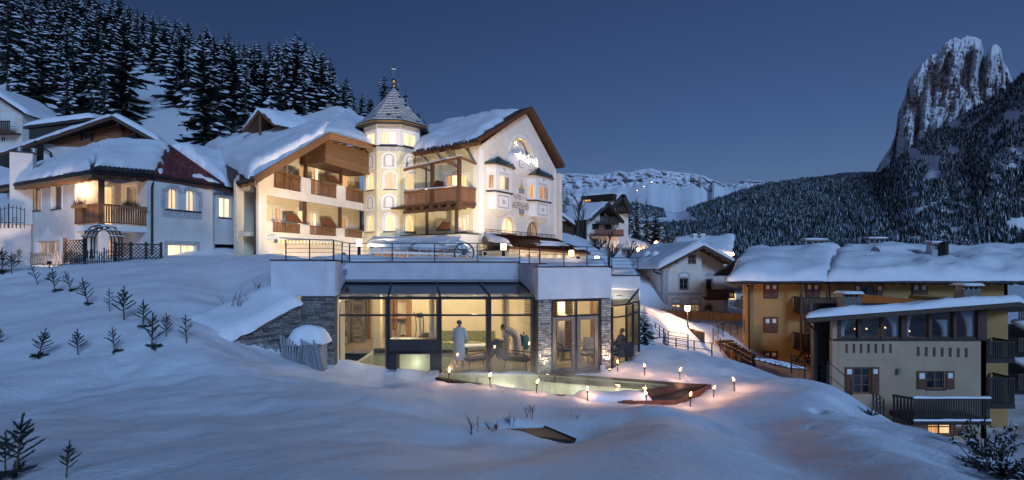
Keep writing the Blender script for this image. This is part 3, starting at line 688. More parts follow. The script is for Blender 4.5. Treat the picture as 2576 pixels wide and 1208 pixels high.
while D < 172:
    x = colx(-70 if D > 63 else 525, D)
    while x < colx(1075, D):
        xx, yy = x+R.uniform(-1.8, 1.8), D+R.uniform(-2, 2); x += R.uniform(3.9, 6.2) if D < 100 else R.uniform(5.5, 9.)
        px = CX+xx/yy*FOC; z = gz1(xx, yy); py = HOR-(z-EYE)/yy*FOC
        if in_clear(px, py) or (px < 515 and py > 355) or (px > 960 and yy < 82): continue
        if px < 70 and py > 240: continue
        top = float(np.interp(px, [q[0] for q in SIL], [q[1] for q in SIL]))+R.uniform(0, 45)+(30 if R.random() < .3 else 0)
        h = min(R.uniform(12.5, 20.), (EYE+(HOR-top)/FOC*yy)-z); tpy = py-h/yy*FOC
        if any(abs(px-(328+(q-165)*.36)) < 18 for q in range(int(max(168, tpy)), int(min(332, py)), 4)): continue
        if h < 4: continue
        if R.random() < .08: plant_tree(LARCH[cnt % 2], xx, yy, z, h*.95, R.uniform(0, 6.28), 'thin bare larch standing in the hillside forest', 'larches of the hillside forest', 'larch_tree')
        else: plant_tree(SPRUCE[R.randrange(6)], xx, yy, z, h, R.uniform(0, 6.28), 'tall snow dusted spruce standing in the hillside forest', 'spruces of the hillside forest', lean=R.uniform(-.04, .04))
        cnt += 1
    D += 4.6 if D < 90 else 8.
print('forest trees', cnt)
# ------------------------------------------------------------------ the spa pavilion under the terrace
def stones(parent, fr, u0, u1, zb, zt, m, course=.08, ln=(.18, .42), proud=(.02, .06), v=0., seed=1, limit=300):
    """split stone laid in courses; zb, zt may be functions of u"""
    R = random.Random(seed); fb = zb if callable(zb) else (lambda u: zb); ft = zt if callable(zt) else (lambda u: zt)
    zmin = min(fb(u0), fb(u1)); zmax = max(ft(u0), ft(u1)); z = zmin; n = 0; L = []
    while z < zmax-.02:
        h = course*R.uniform(.75, 1.3); u = u0-R.uniform(0, .1)
        while u < u1-.02:
            l = R.uniform(*ln); a, b = max(u, u0), min(u+l, u1); c = (a+b)/2
            if b-a > .03 and z+h*.4 > fb(c)-.1 and z+h < ft(c)+.02: L.append((a+.004, b-.006, z+.004, z+h-.008))
            u += l
        z += h
    R.shuffle(L)
    for (a, b, z0, z1) in L[:limit]: piece('stone', 'stone', m, parent, fr.u*(b-a), fr.n*R.uniform(*proud), (0, 0, z1-z0), fr.p(a, v, z0))
    if L[limit:]:
        g = G()
        for (a, b, z0, z1) in L[limit:]: g.box(fr, a, b, v, v+R.uniform(*proud), z0, z1)
        mk('stone_facing', g, m, parent)['kind'] = 'stuff'

pav = thing('spa_pavilion', (-2.5, 18, 0), 'low white pavilion with glass front and stone columns under the snowy terrace', 'building')
FP = Fr((colx(848, 18), 18), (colx(1350, 18), 18))
FD = Fr((.92, 17.7), (3.72, 18.7))
FA = Fr((colx(681, 17.5), 17.5), (colx(842, 17.5), 17.5))
# parapets: each straight run one part
runs = [('A', (FA.o.x, 17.5), (-6.19, 17.5), 2.80, 4.04), ('B', (-6.19, 17.5), (-6.41, 19.3), 2.80, 4.03), ('M', (-6.41, 19.3), (.27, 19.3), 3.20, 3.98),
        ('S', (.27, 19.3), (.92, 17.7), 2.66, 3.92), ('D', (.92, 17.7), (3.72, 18.7), 2.64, 3.82), ('E', (3.72, 18.7), (4.10, 21.0), 2.4, 3.78), ('C', (4.16, 21.), (5.375, 21.), 2.40, 3.42)]
for i, (k, a, b, z0, z1) in enumerate(runs):
    f = Fr(a, b); e = .004*i
    mk('parapet', G().box(f, 0, f.len, -.28-e, -e, z0+e, z1-e), 'concrete_white', pav)
    mk('coping', G().box(f, -.03, f.len+.03, -.33-e, .05-e, z1+.001-e, z1+.035-e), 'metal_dark', pav)
# left flank of block A down into the bank and the closed back
fl = Fr((-8.42, 24.), (-8.42, 17.5)); mk('wall', G().box(fl, 0, 6.3, -.25, -.002, 1.5, 4.0), 'concrete_white', pav)
mk('terrace_slab', G().slab([(-8.3, 17.75, 3.72), (-6.35, 17.75, 3.72), (-6.35, 19.5, 3.72), (.4, 19.5, 3.72), (1.0, 18.0, 3.70), (3.7, 18.95, 3.68), (4.1, 21.2, 3.66), (6.2, 34, 3.6), (-8.3, 34, 3.72)], .2), 'grey_plaster', pav)
mk('terrace_slab', G().slab([(4.2, 21.2, 3.2), (5.3, 21.2, 3.2), (8.5, 34, 3.2), (6.3, 34, 3.2)], .2), 'grey_plaster', pav)
mk('retaining_wall', G().box(Fr((5.33, 21.1), (8.6, 34)), 0, 13.2, -.3, 0, -2.5, 3.25), 'concrete_white', pav)
# stone below block A, stone columns beside the doors
core = mk('stone_base', G().box(FA, FA.U(757), FA.len-.01, -.30, -.035, .0, 2.79), 'mortar', pav)
stones(core, FA, FA.U(757), FA.len-.02, .25, 2.77, 'stone_dark', .085, (.2, .46), v=-.035, seed=3)
uc0, uc1 = FD.U(1354), FD.U(1387); ud0, ud1 = FD.U(1513), FD.U(1537)
for (a, b, sd) in ((uc0, uc1, 5), (ud0, ud1, 6)):
    c = mk('stone_column', G().box(FD, a, b, -.28, -.045, -.1, 2.635), 'mortar', pav)
    stones(c, FD, a, b, 0.02, 2.62, 'stone', .075, (.14, .36), (.02, .07), -.045, sd)
# glass front
m_px = [850, 977, 1106.5, 1231.5, 1345]; ms = [FP.U(p) for p in m_px]
z_tr, z_top = FP.Z(1100, 793), FP.Z(1100, 749)
for i, u in enumerate(ms): mk('mullion', G().box(FP, u-.055, u+.055, -.09, .03, -.3, z_top-.06), 'frame_anthracite', pav)
for i in range(4):
    a, b = ms[i]+.056, ms[i+1]-.056
    mk('transom', G().box(FP, a, b, -.07, .02, z_tr-.035, z_tr+.035), 'frame_anthracite', pav)
    for (z0, z1) in ((z_tr+.036, z_top-.062), (.0 if i != 1 else 1.24, z_tr-.036)):
        mk('pane', G().poly([FP.p(a, -.03, z0), FP.p(b, -.03, z0), FP.p(b, -.03, z1), FP.p(a, -.03, z1)]), 'glass', pav)
    mk('jamb', G().box(FP, b-.10, b-.002, -.20, -.10, 0, z_top-.07), 'room_wood', pav)
mk('eaves_beam', G().box(FP, -.05, FP.len+.02, -.10, .06, z_top-.06, z_top+.03), 'frame_anthracite', pav)
# sloped glass roof, four panes between bars
tl, tr_ = Vector((colx(869, 19.28), 19.28, 3.20)), Vector((colx(1305, 19.28), 19.28, 3.20))
bt = [FP.p(u, .02, z_top+.035) for u in (ms[0]-.06, ms[1], ms[2], ms[3], ms[4]+.06)]
tps_ = [tl, at(984, 708, 19.28), at(1097, 710, 19.28), at(1205, 711, 19.28), tr_]
for p in tps_: p.z = 3.205
for i in range(5): mk('glazing_bar', G().bar(bt[i], tps_[i]+Vector((0, 0, .02)), .07, .08), 'frame_anthracite', pav)
mk('roof_rail', G().bar(tl+Vector((0, -.03, .06)), tr_+Vector((0, -.03, .06)), .10, .10), 'metal_grey', pav)
for i in range(4): mk('roof_pane', G().poly([bt[i], bt[i+1], tps_[i+1], tps_[i]]), 'glass_roof', pav)
# the portal over the swim channel
FQ = FP.off(.06)
mk('portal_panel', G().box(FQ, FQ.U(979), FQ.U(1104), -.5, 0, .80, 1.22), 'plastic_dark', pav)
mk('portal_ledge', G().box(FQ, FQ.U(979), FQ.U(1104), -.52, .05, .70, .80), 'metal_dark', pav)
for (a, b) in ((979, 997), (1081, 1104)): mk('portal_leg', G().box(FQ, FQ.U(a), FQ.U(b), -.5, -.01, -.4, .70), 'plastic_dark', pav)
for (a, b) in ((976, 997), (1080, 1104)): mk('portal_footing', G().box(FQ, FQ.U(a), FQ.U(b), -.05, .16, -.5, .12), 'stone', pav)
mk('portal_curtain', G().poly([FQ.p(FQ.U(997), -.2, -.05), FQ.p(FQ.U(1081), -.2, -.05), FQ.p(FQ.U(1081), -.2, .70), FQ.p(FQ.U(997), -.2, .70)]), 'glass', pav)
# entrance doors
u0, u1 = uc1+.01, ud0-.01; um = FD.U(1451); zt = 2.62; zd = FD.Z(1440, 797)
g = G(); g.box(FD, u0, u0+.06, -.16, -.05, 0, zt); g.box(FD, u1-.10, u1, -.16, -.05, 0, zt); g.box(FD, um-.04, um+.04, -.16, -.05, 0, zt)
g.box(FD, u0+.06, u1-.1, -.16, -.05, zd, zd+.06); g.box(FD, u0+.06, u1-.1, -.16, -.05, zt-.07, zt)
mk('door_frame', g, 'frame_anthracite', pav)
for (a, b) in ((u0+.065, um-.045), (um+.045, u1-.105)):
    d = mk('door', G().box(FD, a, a+.13, -.14, -.06, .02, zd-.01).box(FD, b-.13, b, -.14, -.06, .02, zd-.01).box(FD, a+.13, b-.13, -.14, -.06, zd-.14, zd-.01).box(FD, a+.13, b-.13, -.14, -.06, .02, .17), 'frame_taupe', pav)
    mk('pane', G().poly([FD.p(a+.13, -.10, .17), FD.p(b-.13, -.10, .17), FD.p(b-.13, -.10, zd-.14), FD.p(a+.13, -.10, zd-.14)]), 'glass', d)
    hx = b-.065 if a < um-.2 else a+.065
    mk('handle', G().bar(FD.p(hx, -.03, .98), FD.p(hx, -.03, 1.22), .025).bar(FD.p(hx, -.03, 1.05), FD.p(hx+(-.12 if a < um-.2 else .12), -.02, 1.05), .022), 'metal_grey', d)
    mk('pane', G().poly([FD.p(a, -.10, zd+.06), FD.p(b, -.10, zd+.06), FD.p(b, -.10, zt-.07), FD.p(a, -.10, zt-.07)]), 'glass', pav)
mk('doorstep', G().box(FD, u0-.05, u1+.05, -.2, .12, -.3, .015), 'frame_taupe', pav)
# glazed corner on the right with its own little glass roof
P0, P1, P2 = (3.76, 18.78), (colx(1576, 19.3), 19.3), (colx(1608, 20.9), 20.9)
for (a, b, n) in ((P0, P1, 1), (P1, P2, 2)):
    f = Fr(a, b); zt2 = 2.30
    for k in range(n+1): u = f.len*k/n; mk('mullion', G().box(f, u-.03, u+.03, -.05, .02, -.1, zt2), 'frame_anthracite', pav)
    mk('transom', G().box(f, .03, f.len-.03, -.04, .01, 1.88, 1.94).box(f, .03, f.len-.03, -.04, .01, -.1, .06), 'frame_anthracite', pav)
    for k in range(n):
        ua, ub = f.len*k/n+.03, f.len*(k+1)/n-.03
        mk('pane', G().poly([f.p(ua, -.02, .06), f.p(ub, -.02, .06), f.p(ub, -.02, 1.88), f.p(ua, -.02, 1.88)]), 'glass' if a == P0 else 'glass_dark', pav)
        mk('pane', G().poly([f.p(ua, -.02, 1.94), f.p(ub, -.02, 1.94), f.p(ub, -.02, zt2), f.p(ua, -.02, zt2)]), 'glass' if a == P0 else 'glass_dark', pav)
c0, c1, c2 = Vector((*P0, 2.32)), Vector((*P1, 2.32)), Vector((*P2, 2.32)); t0, t1 = Vector((3.95, 20.95, 2.85)), Vector((5.30, 20.98, 2.80))
mk('roof_pane', G().poly([c0, c1, t1, t0]), 'glass_roof', pav); mk('roof_pane', G().poly([c1, c2, t1]), 'glass_roof', pav)
for a, b in ((c0, t0), (c1, t1), (c0, c1), (c1, c2)): mk('glazing_bar', G().bar(a+Vector((0, 0, .03)), b+Vector((0, 0, .03)), .06, .06), 'frame_anthracite', pav)
# rooms inside
BX0, BX1, BY = -8.05, 5.25, 26.
mk('floor', G().slab([(-2.45, 18.0, 0), (.92, 18.0, 0), (1.0, 17.86, 0), (3.74, 18.84, 0), (P1[0], P1[1]+.05, 0), (P2[0]-.05, P2[1], 0), (BX1, 21, 0), (BX1, BY, 0), (BX0, BY, 0), (BX0, 22.6, 0), (-2.45, 22.6, 0)], .15), 'floor_tile', pav)
mk('pool_rim', G().slab([(-6.2, 22.45, .06), (-2.45, 22.45, .06), (-2.45, 22.75, .06), (-6.2, 22.75, .06)], .16), 'metal_dark', pav)
g = G(); xs0, xs1, ys0, ys1, zb = -6.22, -2.45, 17.95, 22.5, -1.3
g.poly([(xs0, ys0, zb), (xs1, ys0, zb), (xs1, ys1, zb), (xs0, ys1, zb)]); g.poly([(xs0, ys1, zb), (xs1, ys1, zb), (xs1, ys1, 0), (xs0, ys1, 0)])
g.poly([(xs0, ys0, zb), (xs0, ys1, zb), (xs0, ys1, 0), (xs0, ys0, 0)]); g.poly([(xs1, ys1, zb), (xs1, ys0, zb), (xs1, ys0, 0), (xs1, ys1, 0)]); g.poly([(xs1, ys0, zb), (xs0, ys0, zb), (xs0, ys0, 0), (xs1, ys0, 0)])
mk('indoor_basin', g, 'pool_tile', pav)
mk('ceiling', G().slab([(BX0, 19.35, 2.80), (.3, 19.35, 2.80), (.95, 17.95, 2.66), (3.72, 18.95, 2.66), (4.1, 21.0, 2.66), (BX1, 21.0, 2.7), (BX1, BY, 2.75), (BX0, BY, 2.80)], .06), 'room_ceiling', pav)
for (a, b, nm) in (((BX0, BY), (BX1, BY), 'wall'), ((BX0, 17.6), (BX0, BY), 'wall'), ((BX1, BY), (BX1, 21.05), 'wall')):
    f = Fr(a, b); mk(nm, G().box(f, 0, f.len, -.1, 0, -.1, 2.8), 'room_wall', pav)
f = Fr((-6.22, 18.1), (-6.22, 22)); mk('wall', G().box(Fr((-6.30, 17.6), (-6.30, 18.6)), 0, 1., 0, .1, -.3, 2.75), 'room_wall', pav)
# columns and niches
for (px, D, r, m) in ((1089, 21.2, .175, 'room_ceiling'), (1271, 20.6, .155, 'room_ceiling'), (1411, 20.9, .17, 'room_ceiling')):
    mk('column', G().lathe((colx(px, D), D, 0), [(r, 0), (r, 2.78)], 20), m, pav, True)
f = Fr((colx(938, 22.9), 22.9), (colx(957, 22.9), 22.9)); mk('column', G().box(f, 0, .34, -.34, 0, 0, 2.79), 'room_ceiling', pav)
for (px0, px1, D, z1) in ((845, 873, 24, 2.1), (888, 911, 24.6, 2.1)):
    f = Fr((colx(px0, D), D), (colx(px1, D), D)); c = mk('stone_pier', G().box(f, 0, f.len, -.5, 0, 0, z1), 'mortar', pav)
    stones(c, f, 0, f.len, .02, z1-.02, 'stone', .11, (.2, .5), (.015, .04), seed=int(px0))
fb = Fr((BX0, BY-.11), (BX1, BY-.11))
for (p0, p1, z0, z1) in ((915, 932, .0, 2.2), (982, 1000, 0, 2.7), (1022, 1035, 0, 2.7)):
    mk('wood_post', G().box(fb, fb.U(p0), fb.U(p0)+.14, 0, .1, z0, z1), 'room_wood', pav); mk('wood_post', G().box(fb, fb.U(p1)-.14, fb.U(p1), 0, .1, z0, z1), 'room_wood', pav)
mk('wood_shelf', G().box(fb, fb.U(985), fb.U(1030), 0, .25, 1.05, 1.10).box(fb, fb.U(985), fb.U(1030), 0, .25, 2.0, 2.05), 'room_wood', pav)
fs = Fr((colx(1300, 22), 22), (colx(1346, 21), 21)); w_ = mk('partition', G().box(fs, 0, fs.len, -.1, 0, 0, 2.72), 'room_wall', pav)
for i in range(11): pbox('slat', fs, fs.len*.45, fs.len, .003, .03, 1.75+.08*i, 1.80+.08*i, 'wood_mid', w_)
fs = Fr((colx(1388, 22.4), 22.4), (colx(1440, 22.4), 22.4)); w_ = mk('partition', G().box(fs, 0, fs.len, -.1, 0, 0, 2.64), 'room_wall', pav)
for i in range(30): pbox('slat', fs, 0, fs.len, .003, .03, .1+.083*i, .155+.083*i, 'wood_mid', w_)
fs = Fr((colx(1490, 20.6), 20.6), (colx(1506, 21.2), 21.2)); mk('partition', G().box(fs, 0, fs.len, -.1, 0, 0, 2.64), 'room_wood', pav)
# assumed ceiling lamps: unseen fixtures added to light the rooms
for (x, y, p) in ((-5.2, 21.2, 100), (-5.0, 24.2, 115), (-2.6, 23.8, 125), (-1.6, 21.4, 105), (.0, 23.0, 120), (2.1, 20.3, 75), (2.6, 23.5, 130), (4.35, 20.4, 60)):
    l_ = thing('ceiling_lamp', (x, y, 2.6), 'round recessed lamp in the ceiling of the glass pavilion', 'lamp', 'ceiling lamps of the pavilion')
    mk('housing', G().lathe((x, y, 2.58), [(.11, 0), (.12, .05)], 14), 'metal_grey', l_); mk('diffuser', G().lathe((x, y, 2.562), [(.09, 0), (.09, .015)], 14), 'downlight', l_)
    lamp('ceiling_lamp_light', (x, y, 2.45), p, (1, .80, .52), .09, l_)
# water, one sheet in the house and one outdoors
w1 = mk('indoor_pool_water', G().poly([(-6.2, 18.0, -.06), (-2.46, 18.0, -.06), (-2.46, 22.44, -.06), (-6.2, 22.44, -.06)]), 'pool_water'); props(w1, 'still water of the indoor pool behind the left panes', None, None, 'structure')
w2 = mk('outdoor_pool_water', G().poly([(x, y, -.03) for x, y in POOL]), 'pool_water'); props(w2, 'steaming water of the outdoor pool between the torches', None, None, 'structure')
lamp('indoor_pool_light', (-4.3, 21.8, -.6), 34, (.95, 1., .80), .15, pav)

# ------------------------------------------------------------------ outdoor pool
pool = thing('outdoor_pool', (2, 16, -1), 'outdoor heated pool with dark wooden edge in front of the glass pavilion', 'pool')
g = G(); n = len(POOL); g.poly([(x, y, -1.25) for x, y in POOL])
for i in range(n): a, b = POOL[i], POOL[(i+1) % n]; g.poly([(*a, -1.25), (*b, -1.25), (*b, .0), (*a, .0)])
mk('basin', g, 'pool_tile', pool)
for i in range(n):
    if i == 9 or i == 0: continue
    a, b = Vector((*POOL[i], 0)), Vector((*POOL[(i+1) % n], 0)); d = (b-a).normalized(); nn = Vector((d.y, -d.x, 0)); c = Vector((1.5, 16.4, 0))
    if (a-c).dot(nn) < 0: nn = -nn
    a2, b2 = a-d*.04, b+d*.04; wv = nn*.16
    g = G(); g.slab([a2+Vector((0, 0, .045+.002*i)), b2+Vector((0, 0, .045+.002*i)), b2+wv+Vector((0, 0, .045+.002*i)), a2+wv+Vector((0, 0, .045+.002*i))], .30)
    mk('coping_board', g, 'wood_black', pool)
# wooden deck at the pool's end: top boards and side boards
mk('deck_core', G().slab([(x, y, .055) for x, y in DECK[1:3]+DECK[4:]], .6), 'wood_black', pool)
a0, a1 = Vector((3.0, 14.80, 0)), Vector((5.3, 16.1, 0)); b0, b1 = Vector((3.0, 14.2, 0)), Vector((6.3, 16.12, 0))
for k in range(4):
    s0, s1 = k/4, (k+1)/4-.012; pa, pb = Vector((2.9, 14.72, 0)).lerp(Vector((3.2, 14.05, 0)), s0), Vector((5.4, 16.12, 0)).lerp(Vector((6.28, 16.08, 0)), s0)
    pc, pd = Vector((5.4, 16.12, 0)).lerp(Vector((6.28, 16.08, 0)), s1), Vector((2.9, 14.72, 0)).lerp(Vector((3.2, 14.05, 0)), s1)
    up = Vector((0, 0, .085)); mk('deck_board', G().slab([pa+up, pb+up, pc+up, pd+up], .028), 'wood_red', pool)
fd = Fr((3.0, 14.12), (4.66, 14.26)); fe = Fr((4.66, 14.26), (6.36, 16.10))
for f in (fd, fe):
    for k in range(6): pbox('side_board', f, -.01, f.len+.01, .0, .035, -.62+.118*k, -.62+.118*k+.11, 'wood_red', pool)
for (x, y) in ((-.5, 16.9), (1.6, 16.0), (3.6, 15.7)): lamp('pool_light', (x, y, -.75), 62, (1., .97, .78), .15, pool)
# snow on the deck
s = G(); snow_patch(s, [(2.2, 14.15, .05), (3.9, 14.25, .06), (3.6, 14.85, .06), (1.7, 14.75, .02)], .26, (.05,)*4, .08, .15, 5, .3); mk('snow_cover', s, 'snow', pool, True)

# torches
def torch(px, pb, D, hpx, label, i):
    p = at(px, pb, D); z = gz1(p.x, D)
    if z < -1: z = .05
    h = hpx/FOC*D; R = random.Random(i); ln = R.uniform(-.04, .04)
    t = thing('garden_torch', (p.x, D, z), label, 'torch', 'burning torches around the pool'); b = Vector((p.x, D, z)); tp = b+Vector((ln, 0, h*.66))
    mk('pole', G().tube([b-Vector((0, 0, .3)), tp], [.016, .020], 8), 'twig', t, True)
    mk('cup', G().lathe(tp-Vector((0, 0, .04)), [(.022, 0), (.030, .03), (.032, .08)], 10), 'wood_black', t)
    f0 = tp+Vector((0, 0, .04)); fh = h*.30; s = R.uniform(-.03, .03)
    mk('flame', G().tube([f0, f0+Vector((s*.3, 0, fh*.25)), f0+Vector((s, 0, fh*.55)), f0+Vector((s*1.7, 0, fh*.82)), f0+Vector((s*2.2, 0, fh))], [.015, .032, .027, .013, .003], 8), 'flame', t, True)
    lamp('torch_light', f0+Vector((0, 0, fh*.6)), 15, (1, .50, .28), .05, t)
TORCH = [(1127, 950, 16.7, 38, 'torch nearest the left panes beside the standing bather, leftmost of all'), (1234, 970, 15.6, 36, 'second torch from the left on the near snow edge'), (1347, 993, 14.7, 32, 'third torch from the left at the near pool edge'), (1479, 1008, 14.2, 34, 'torch by the snow heap on the near pool edge'),
         (1627, 1022, 13.95, 36, 'torch in front of the left end of the wooden pool deck'), (1735, 1024, 13.9, 36, 'torch in front of the middle of the wooden pool deck'), (1793, 1012, 14.9, 28, 'torch at the right corner of the wooden pool deck'), (1847, 992, 15.5, 34, 'rightmost torch standing alone on the open snow'),
         (1711, 957, 16.9, 28, 'right one of the torches behind the far pool edge'), (1621, 949, 17.5, 28, 'middle one of the torches behind the far pool edge'), (1553, 930, 18.25, 28, 'torch close to the glazed corner of the pavilion')]
for i, a in enumerate(TORCH): torch(*a, i)

# ------------------------------------------------------------------ terrace: snow, railing, bollard lamps
g = G(); snow_patch(g, [(-8.2, 17.85, 3.72), (-6.4, 17.85, 3.72), (-6.4, 20., 3.72), (-8.2, 20., 3.72)], .36, (.0, .05, .3, .2), .04, .3, 4, .3)
snow_patch(g, [(-8.3, 19.65, 3.74), (.35, 19.65, 3.72), (2.4, 34, 3.72), (-8.6, 34, 3.72)], .42, (.02, .3, .2, .2), .04, .4, 8, .35)
snow_patch(g, [(1.0, 18.1, 3.70), (3.65, 19.05, 3.68), (6.2, 34, 3.66), (.2, 34, 3.70)], .36, (.02, .04, .2, .4), .04, .4, 9, .35)
snow_patch(g, [(4.25, 21.3, 3.2), (5.3, 21.3, 3.2), (8.4, 34, 3.2), (6.3, 34, 3.2)], .3, (.02, .04, .2, .1), .04, .4, 10, .35)
ts = mk('terrace_snow', g, 'snow', None, True); props(ts, 'unbroken snow lying on the hotel terrace', None, None, 'structure')
rail = thing('terrace_railing', (-2.5, 19, 3.98), 'dark steel railing with thin bars along the terrace edge', 'railing')
def rail_run(pts, hts, nb, post_sp, tilt=0.):
    for (a, b), (za, zb) in zip(zip(pts[:-1], pts[1:]), zip(hts[:-1], hts[1:])):
        a3, b3 = Vector((*a, za)), Vector((*b, zb)); L = (b3-a3).length; n = max(1, round(L/post_sp))
        for k in range(n+1):
            p = a3.lerp(b3, k/n); mk('post', G().bar(p-Vector((0, 0, .05)), p+Vector((0, tilt, .72)), .035, .025), 'metal_black', rail)
        for k in range(nb): mk('bar', G().tube([a3+Vector((0, 0, .72-.15*k)), b3+Vector((0, 0, .72-.15*k))], .017 if k == 0 else .008, 6), 'metal_black', rail)
rail_run([(-7.95, 17.62), (-6.28, 17.62)], [4.05, 4.05], 5, .85); rail_run([(-6.28, 17.66), (-6.3, 19.42)], [4.03, 3.99], 5, .9)
rail_run([(-6.3, 19.45), (.3, 19.45)], [3.99, 3.99], 5, 1.66); rail_run([(.3, 19.42), (.98, 17.86)], [3.95, 3.9], 5, .85); rail_run([(1.0, 17.9), (3.66, 18.85)], [3.84, 3.82], 5, 1.0); rail_run([(3.68, 18.85), (4.0, 20.9)], [3.80, 3.76], 5, 1.1)
rail_run([(4.2, 21.12), (5.3, 21.12)], [3.44, 3.44], 5, 1.0)
for i, (px, pt, pb, D, lb) in enumerate(((903, 602, 643, 22.5, 'leftmost lit bollard lamp on the terrace, before the turret'), (1266, 611, 651, 21.5, 'lit bollard lamp on the terrace beside the black wheel'), (1437, 628, 657, 23.5, 'lit bollard lamp on the terrace above the glass doors'), (1501, 643, 672, 25, 'lit bollard lamp on the lower right end of the terrace'))):
    x = colx(px, D); zt_ = EYE-(pt-HOR)/FOC*D; b = thing('bollard_lamp', (x, D, 3.9), lb, 'lamp', 'bollard lamps on the terrace')
    mk('post', G().lathe((x, D, 3.6), [(.075, 0), (.075, zt_-.30-3.6)], 12), 'metal_black', b); mk('shade', G().lathe((x, D, zt_-.298), [(.11, 0), (.11, .26)], 14), 'lamp_glow', b); mk('cap', G().lathe((x, D, zt_-.036), [(.115, 0), (.115, .03)], 14), 'metal_grey', b)
    lamp('bollard_light', (x, D-.02, zt_+.12), 32, (1, .72, .42), .08, b)

# ------------------------------------------------------------------ retaining wall by the bank, leaning boards, hatch
FW_ = Fr(WP, WQ); rw = thing('stone_retaining_wall', (-8, 16.2, 1), 'sloping stone wall holding up the snow bank left of the glass front', 'wall')
L = FW_.len; zt_f = lambda u: 1.50+(2.55-1.50)*(max(0, u)/L)**1.3; zb_f = lambda u: 1.35+(.35-1.35)*u/L
core = mk('core', G().prism(FW_, [(0, .2), (L, .2)]+[(L*k/8, zt_f(L*k/8)) for k in range(8, -1, -1)], -.3, -.03), 'mortar', rw)
stones(core, FW_, 0, L, zb_f, zt_f, 'stone_dark', .085, (.18, .42), v=-.03, seed=9)
g = G()
for k in range(8): g.prism(FW_, [(L*k/8, zt_f(L*k/8)+.002), (L*(k+1)/8, zt_f(L*(k+1)/8)+.002), (L*(k+1)/8, zt_f(L*(k+1)/8)+.05), (L*k/8, zt_f(L*k/8)+.05)], -.36, .06)
mk('coping', g, 'stone_dark', rw)
g = G(); N = 6
q = lambda u, v, dz: FW_.p(u, v, zt_f(u)+.05+dz)
for k in range(N): pass
pts = [(L*k/N) for k in range(N+1)]
def qb(u, v):
    p = FW_.p(u, v, 0); p.z = max(gz1(p.x, p.y)-.16, zt_f(u)-.1); return p
snow_patch(g, [q(-.12, .06, -.06), q(L*1.0, .08, -.02), qb(L*1.0, -1.5), qb(-.12, -1.5)], .26, (.05, .05, .1, .05), .06, .12, 3, .25)
mk('snow_cover', g, 'snow', rw, True)

scr = thing('board_enclosure', (-7.5, 16.5, .9), 'weathered grey boards around a covered box under a snow heap by the stone wall', 'fence')
R = random.Random(3)
fb_ = Fr((colx(716, 16.3), 16.3), (colx(812, 16.5), 16.5))
for k in range(9):
    u = .02+k*.062; D = 16.3-.10*math.sin(k*.5); b = Vector((colx(716+k*5.4, D), D, .55)); t = b+Vector((-.10+.03*k, -.1, 1.12-.055*k+R.uniform(-.05, .05)))
    pbar('board', b, t, .055, .02, 'wood_grey', scr, (0, 1, 0))
for k in range(5): b = Vector((colx(764+k*5, 16.35), 16.35, .5)); pbar('board', b+Vector((.08, 0, 0)), b+Vector((-.07+.02*k, -.03, .98-.04*k)), .05, .02, 'wood_grey', scr, (0, 1, 0))
for k in range(3): b = Vector((colx(800+k*5, 16.4), 16.4, .4)); pbar('board', b+Vector((.06, 0, 0)), b+Vector((-.14, -.03, 1.05-.1*k)), .05, .02, 'wood_grey', scr, (0, 1, 0))
f = Fr((colx(752, 16.5), 16.5), (colx(806, 16.5), 16.5)); mk('box', G().box(f, 0, f.len, -.6, 0, .3, 1.25), 'wood_grey', scr); mk('lid', G().box(f, -.05, f.len+.05, -.65, .05, 1.25, 1.30), 'wood_grey', scr)
g = G(); snow_patch(g, [f.p(-.35, .10, 1.28), f.p(f.len+.1, .10, 1.28), f.p(f.len+.15, -.7, 1.32), f.p(-.2, -.7, 1.32)], .42, (.02,)*4, .10, .12, 13, .35); mk('snow_cover', g, 'snow', scr, True)

hx, hy = colx(1352, 9.2), 9.2
ht = thing('wooden_hatch', (hx, hy, .5), 'dark plank cover lying in a hollow of the foreground snow', 'hatch')
hz = gz1(hx, hy)+.06
pa, pb, pc, pd = at(1262, 1101, 8.6), at(1345, 1094, 8.6), at(1446, 1060, 9.7), at(1372, 1049, 9.95)
for q_ in (pa, pb, pc, pd): q_.z = gz1(q_.x, q_.y)+.05
for k in range(5):
    s0, s1 = k/5+.004, (k+1)/5-.004; mk('plank', G().slab([pa.lerp(pb, s0), pa.lerp(pb, s1), pd.lerp(pc, s1), pd.lerp(pc, s0)], .05), 'wood_dark', ht)
mk('rim', G().bar(pd+Vector((-.02, .03, .0)), pc+Vector((.02, .03, .0)), .04, .05), 'wood_black', ht)
# ------------------------------------------------------------------ the hotel
hotel = thing('hotel', (-8, 38, 3.8), 'large white alpine hotel with turret, balconies and steep snowy roofs', 'building')
def c2(x, y): return 613.6+.437*x, 142.7+.437*y
UP = Vector((0, 0, 1))
def planks(parent, fr, u0, u1, z0, ztop, n, v0, v1, m, name='plank', gap=.012):
    """horizontal boards; ztop may depend on u (the board is clipped to the lower end)"""
    h = None
    for k in range(n):
        zz0 = z0+(ztop-z0)*k/n; zz1 = z0+(ztop-z0)*(k+1)/n-gap
        pbox(name, fr, u0, u1, v0, v1, zz0, zz1, m, parent)
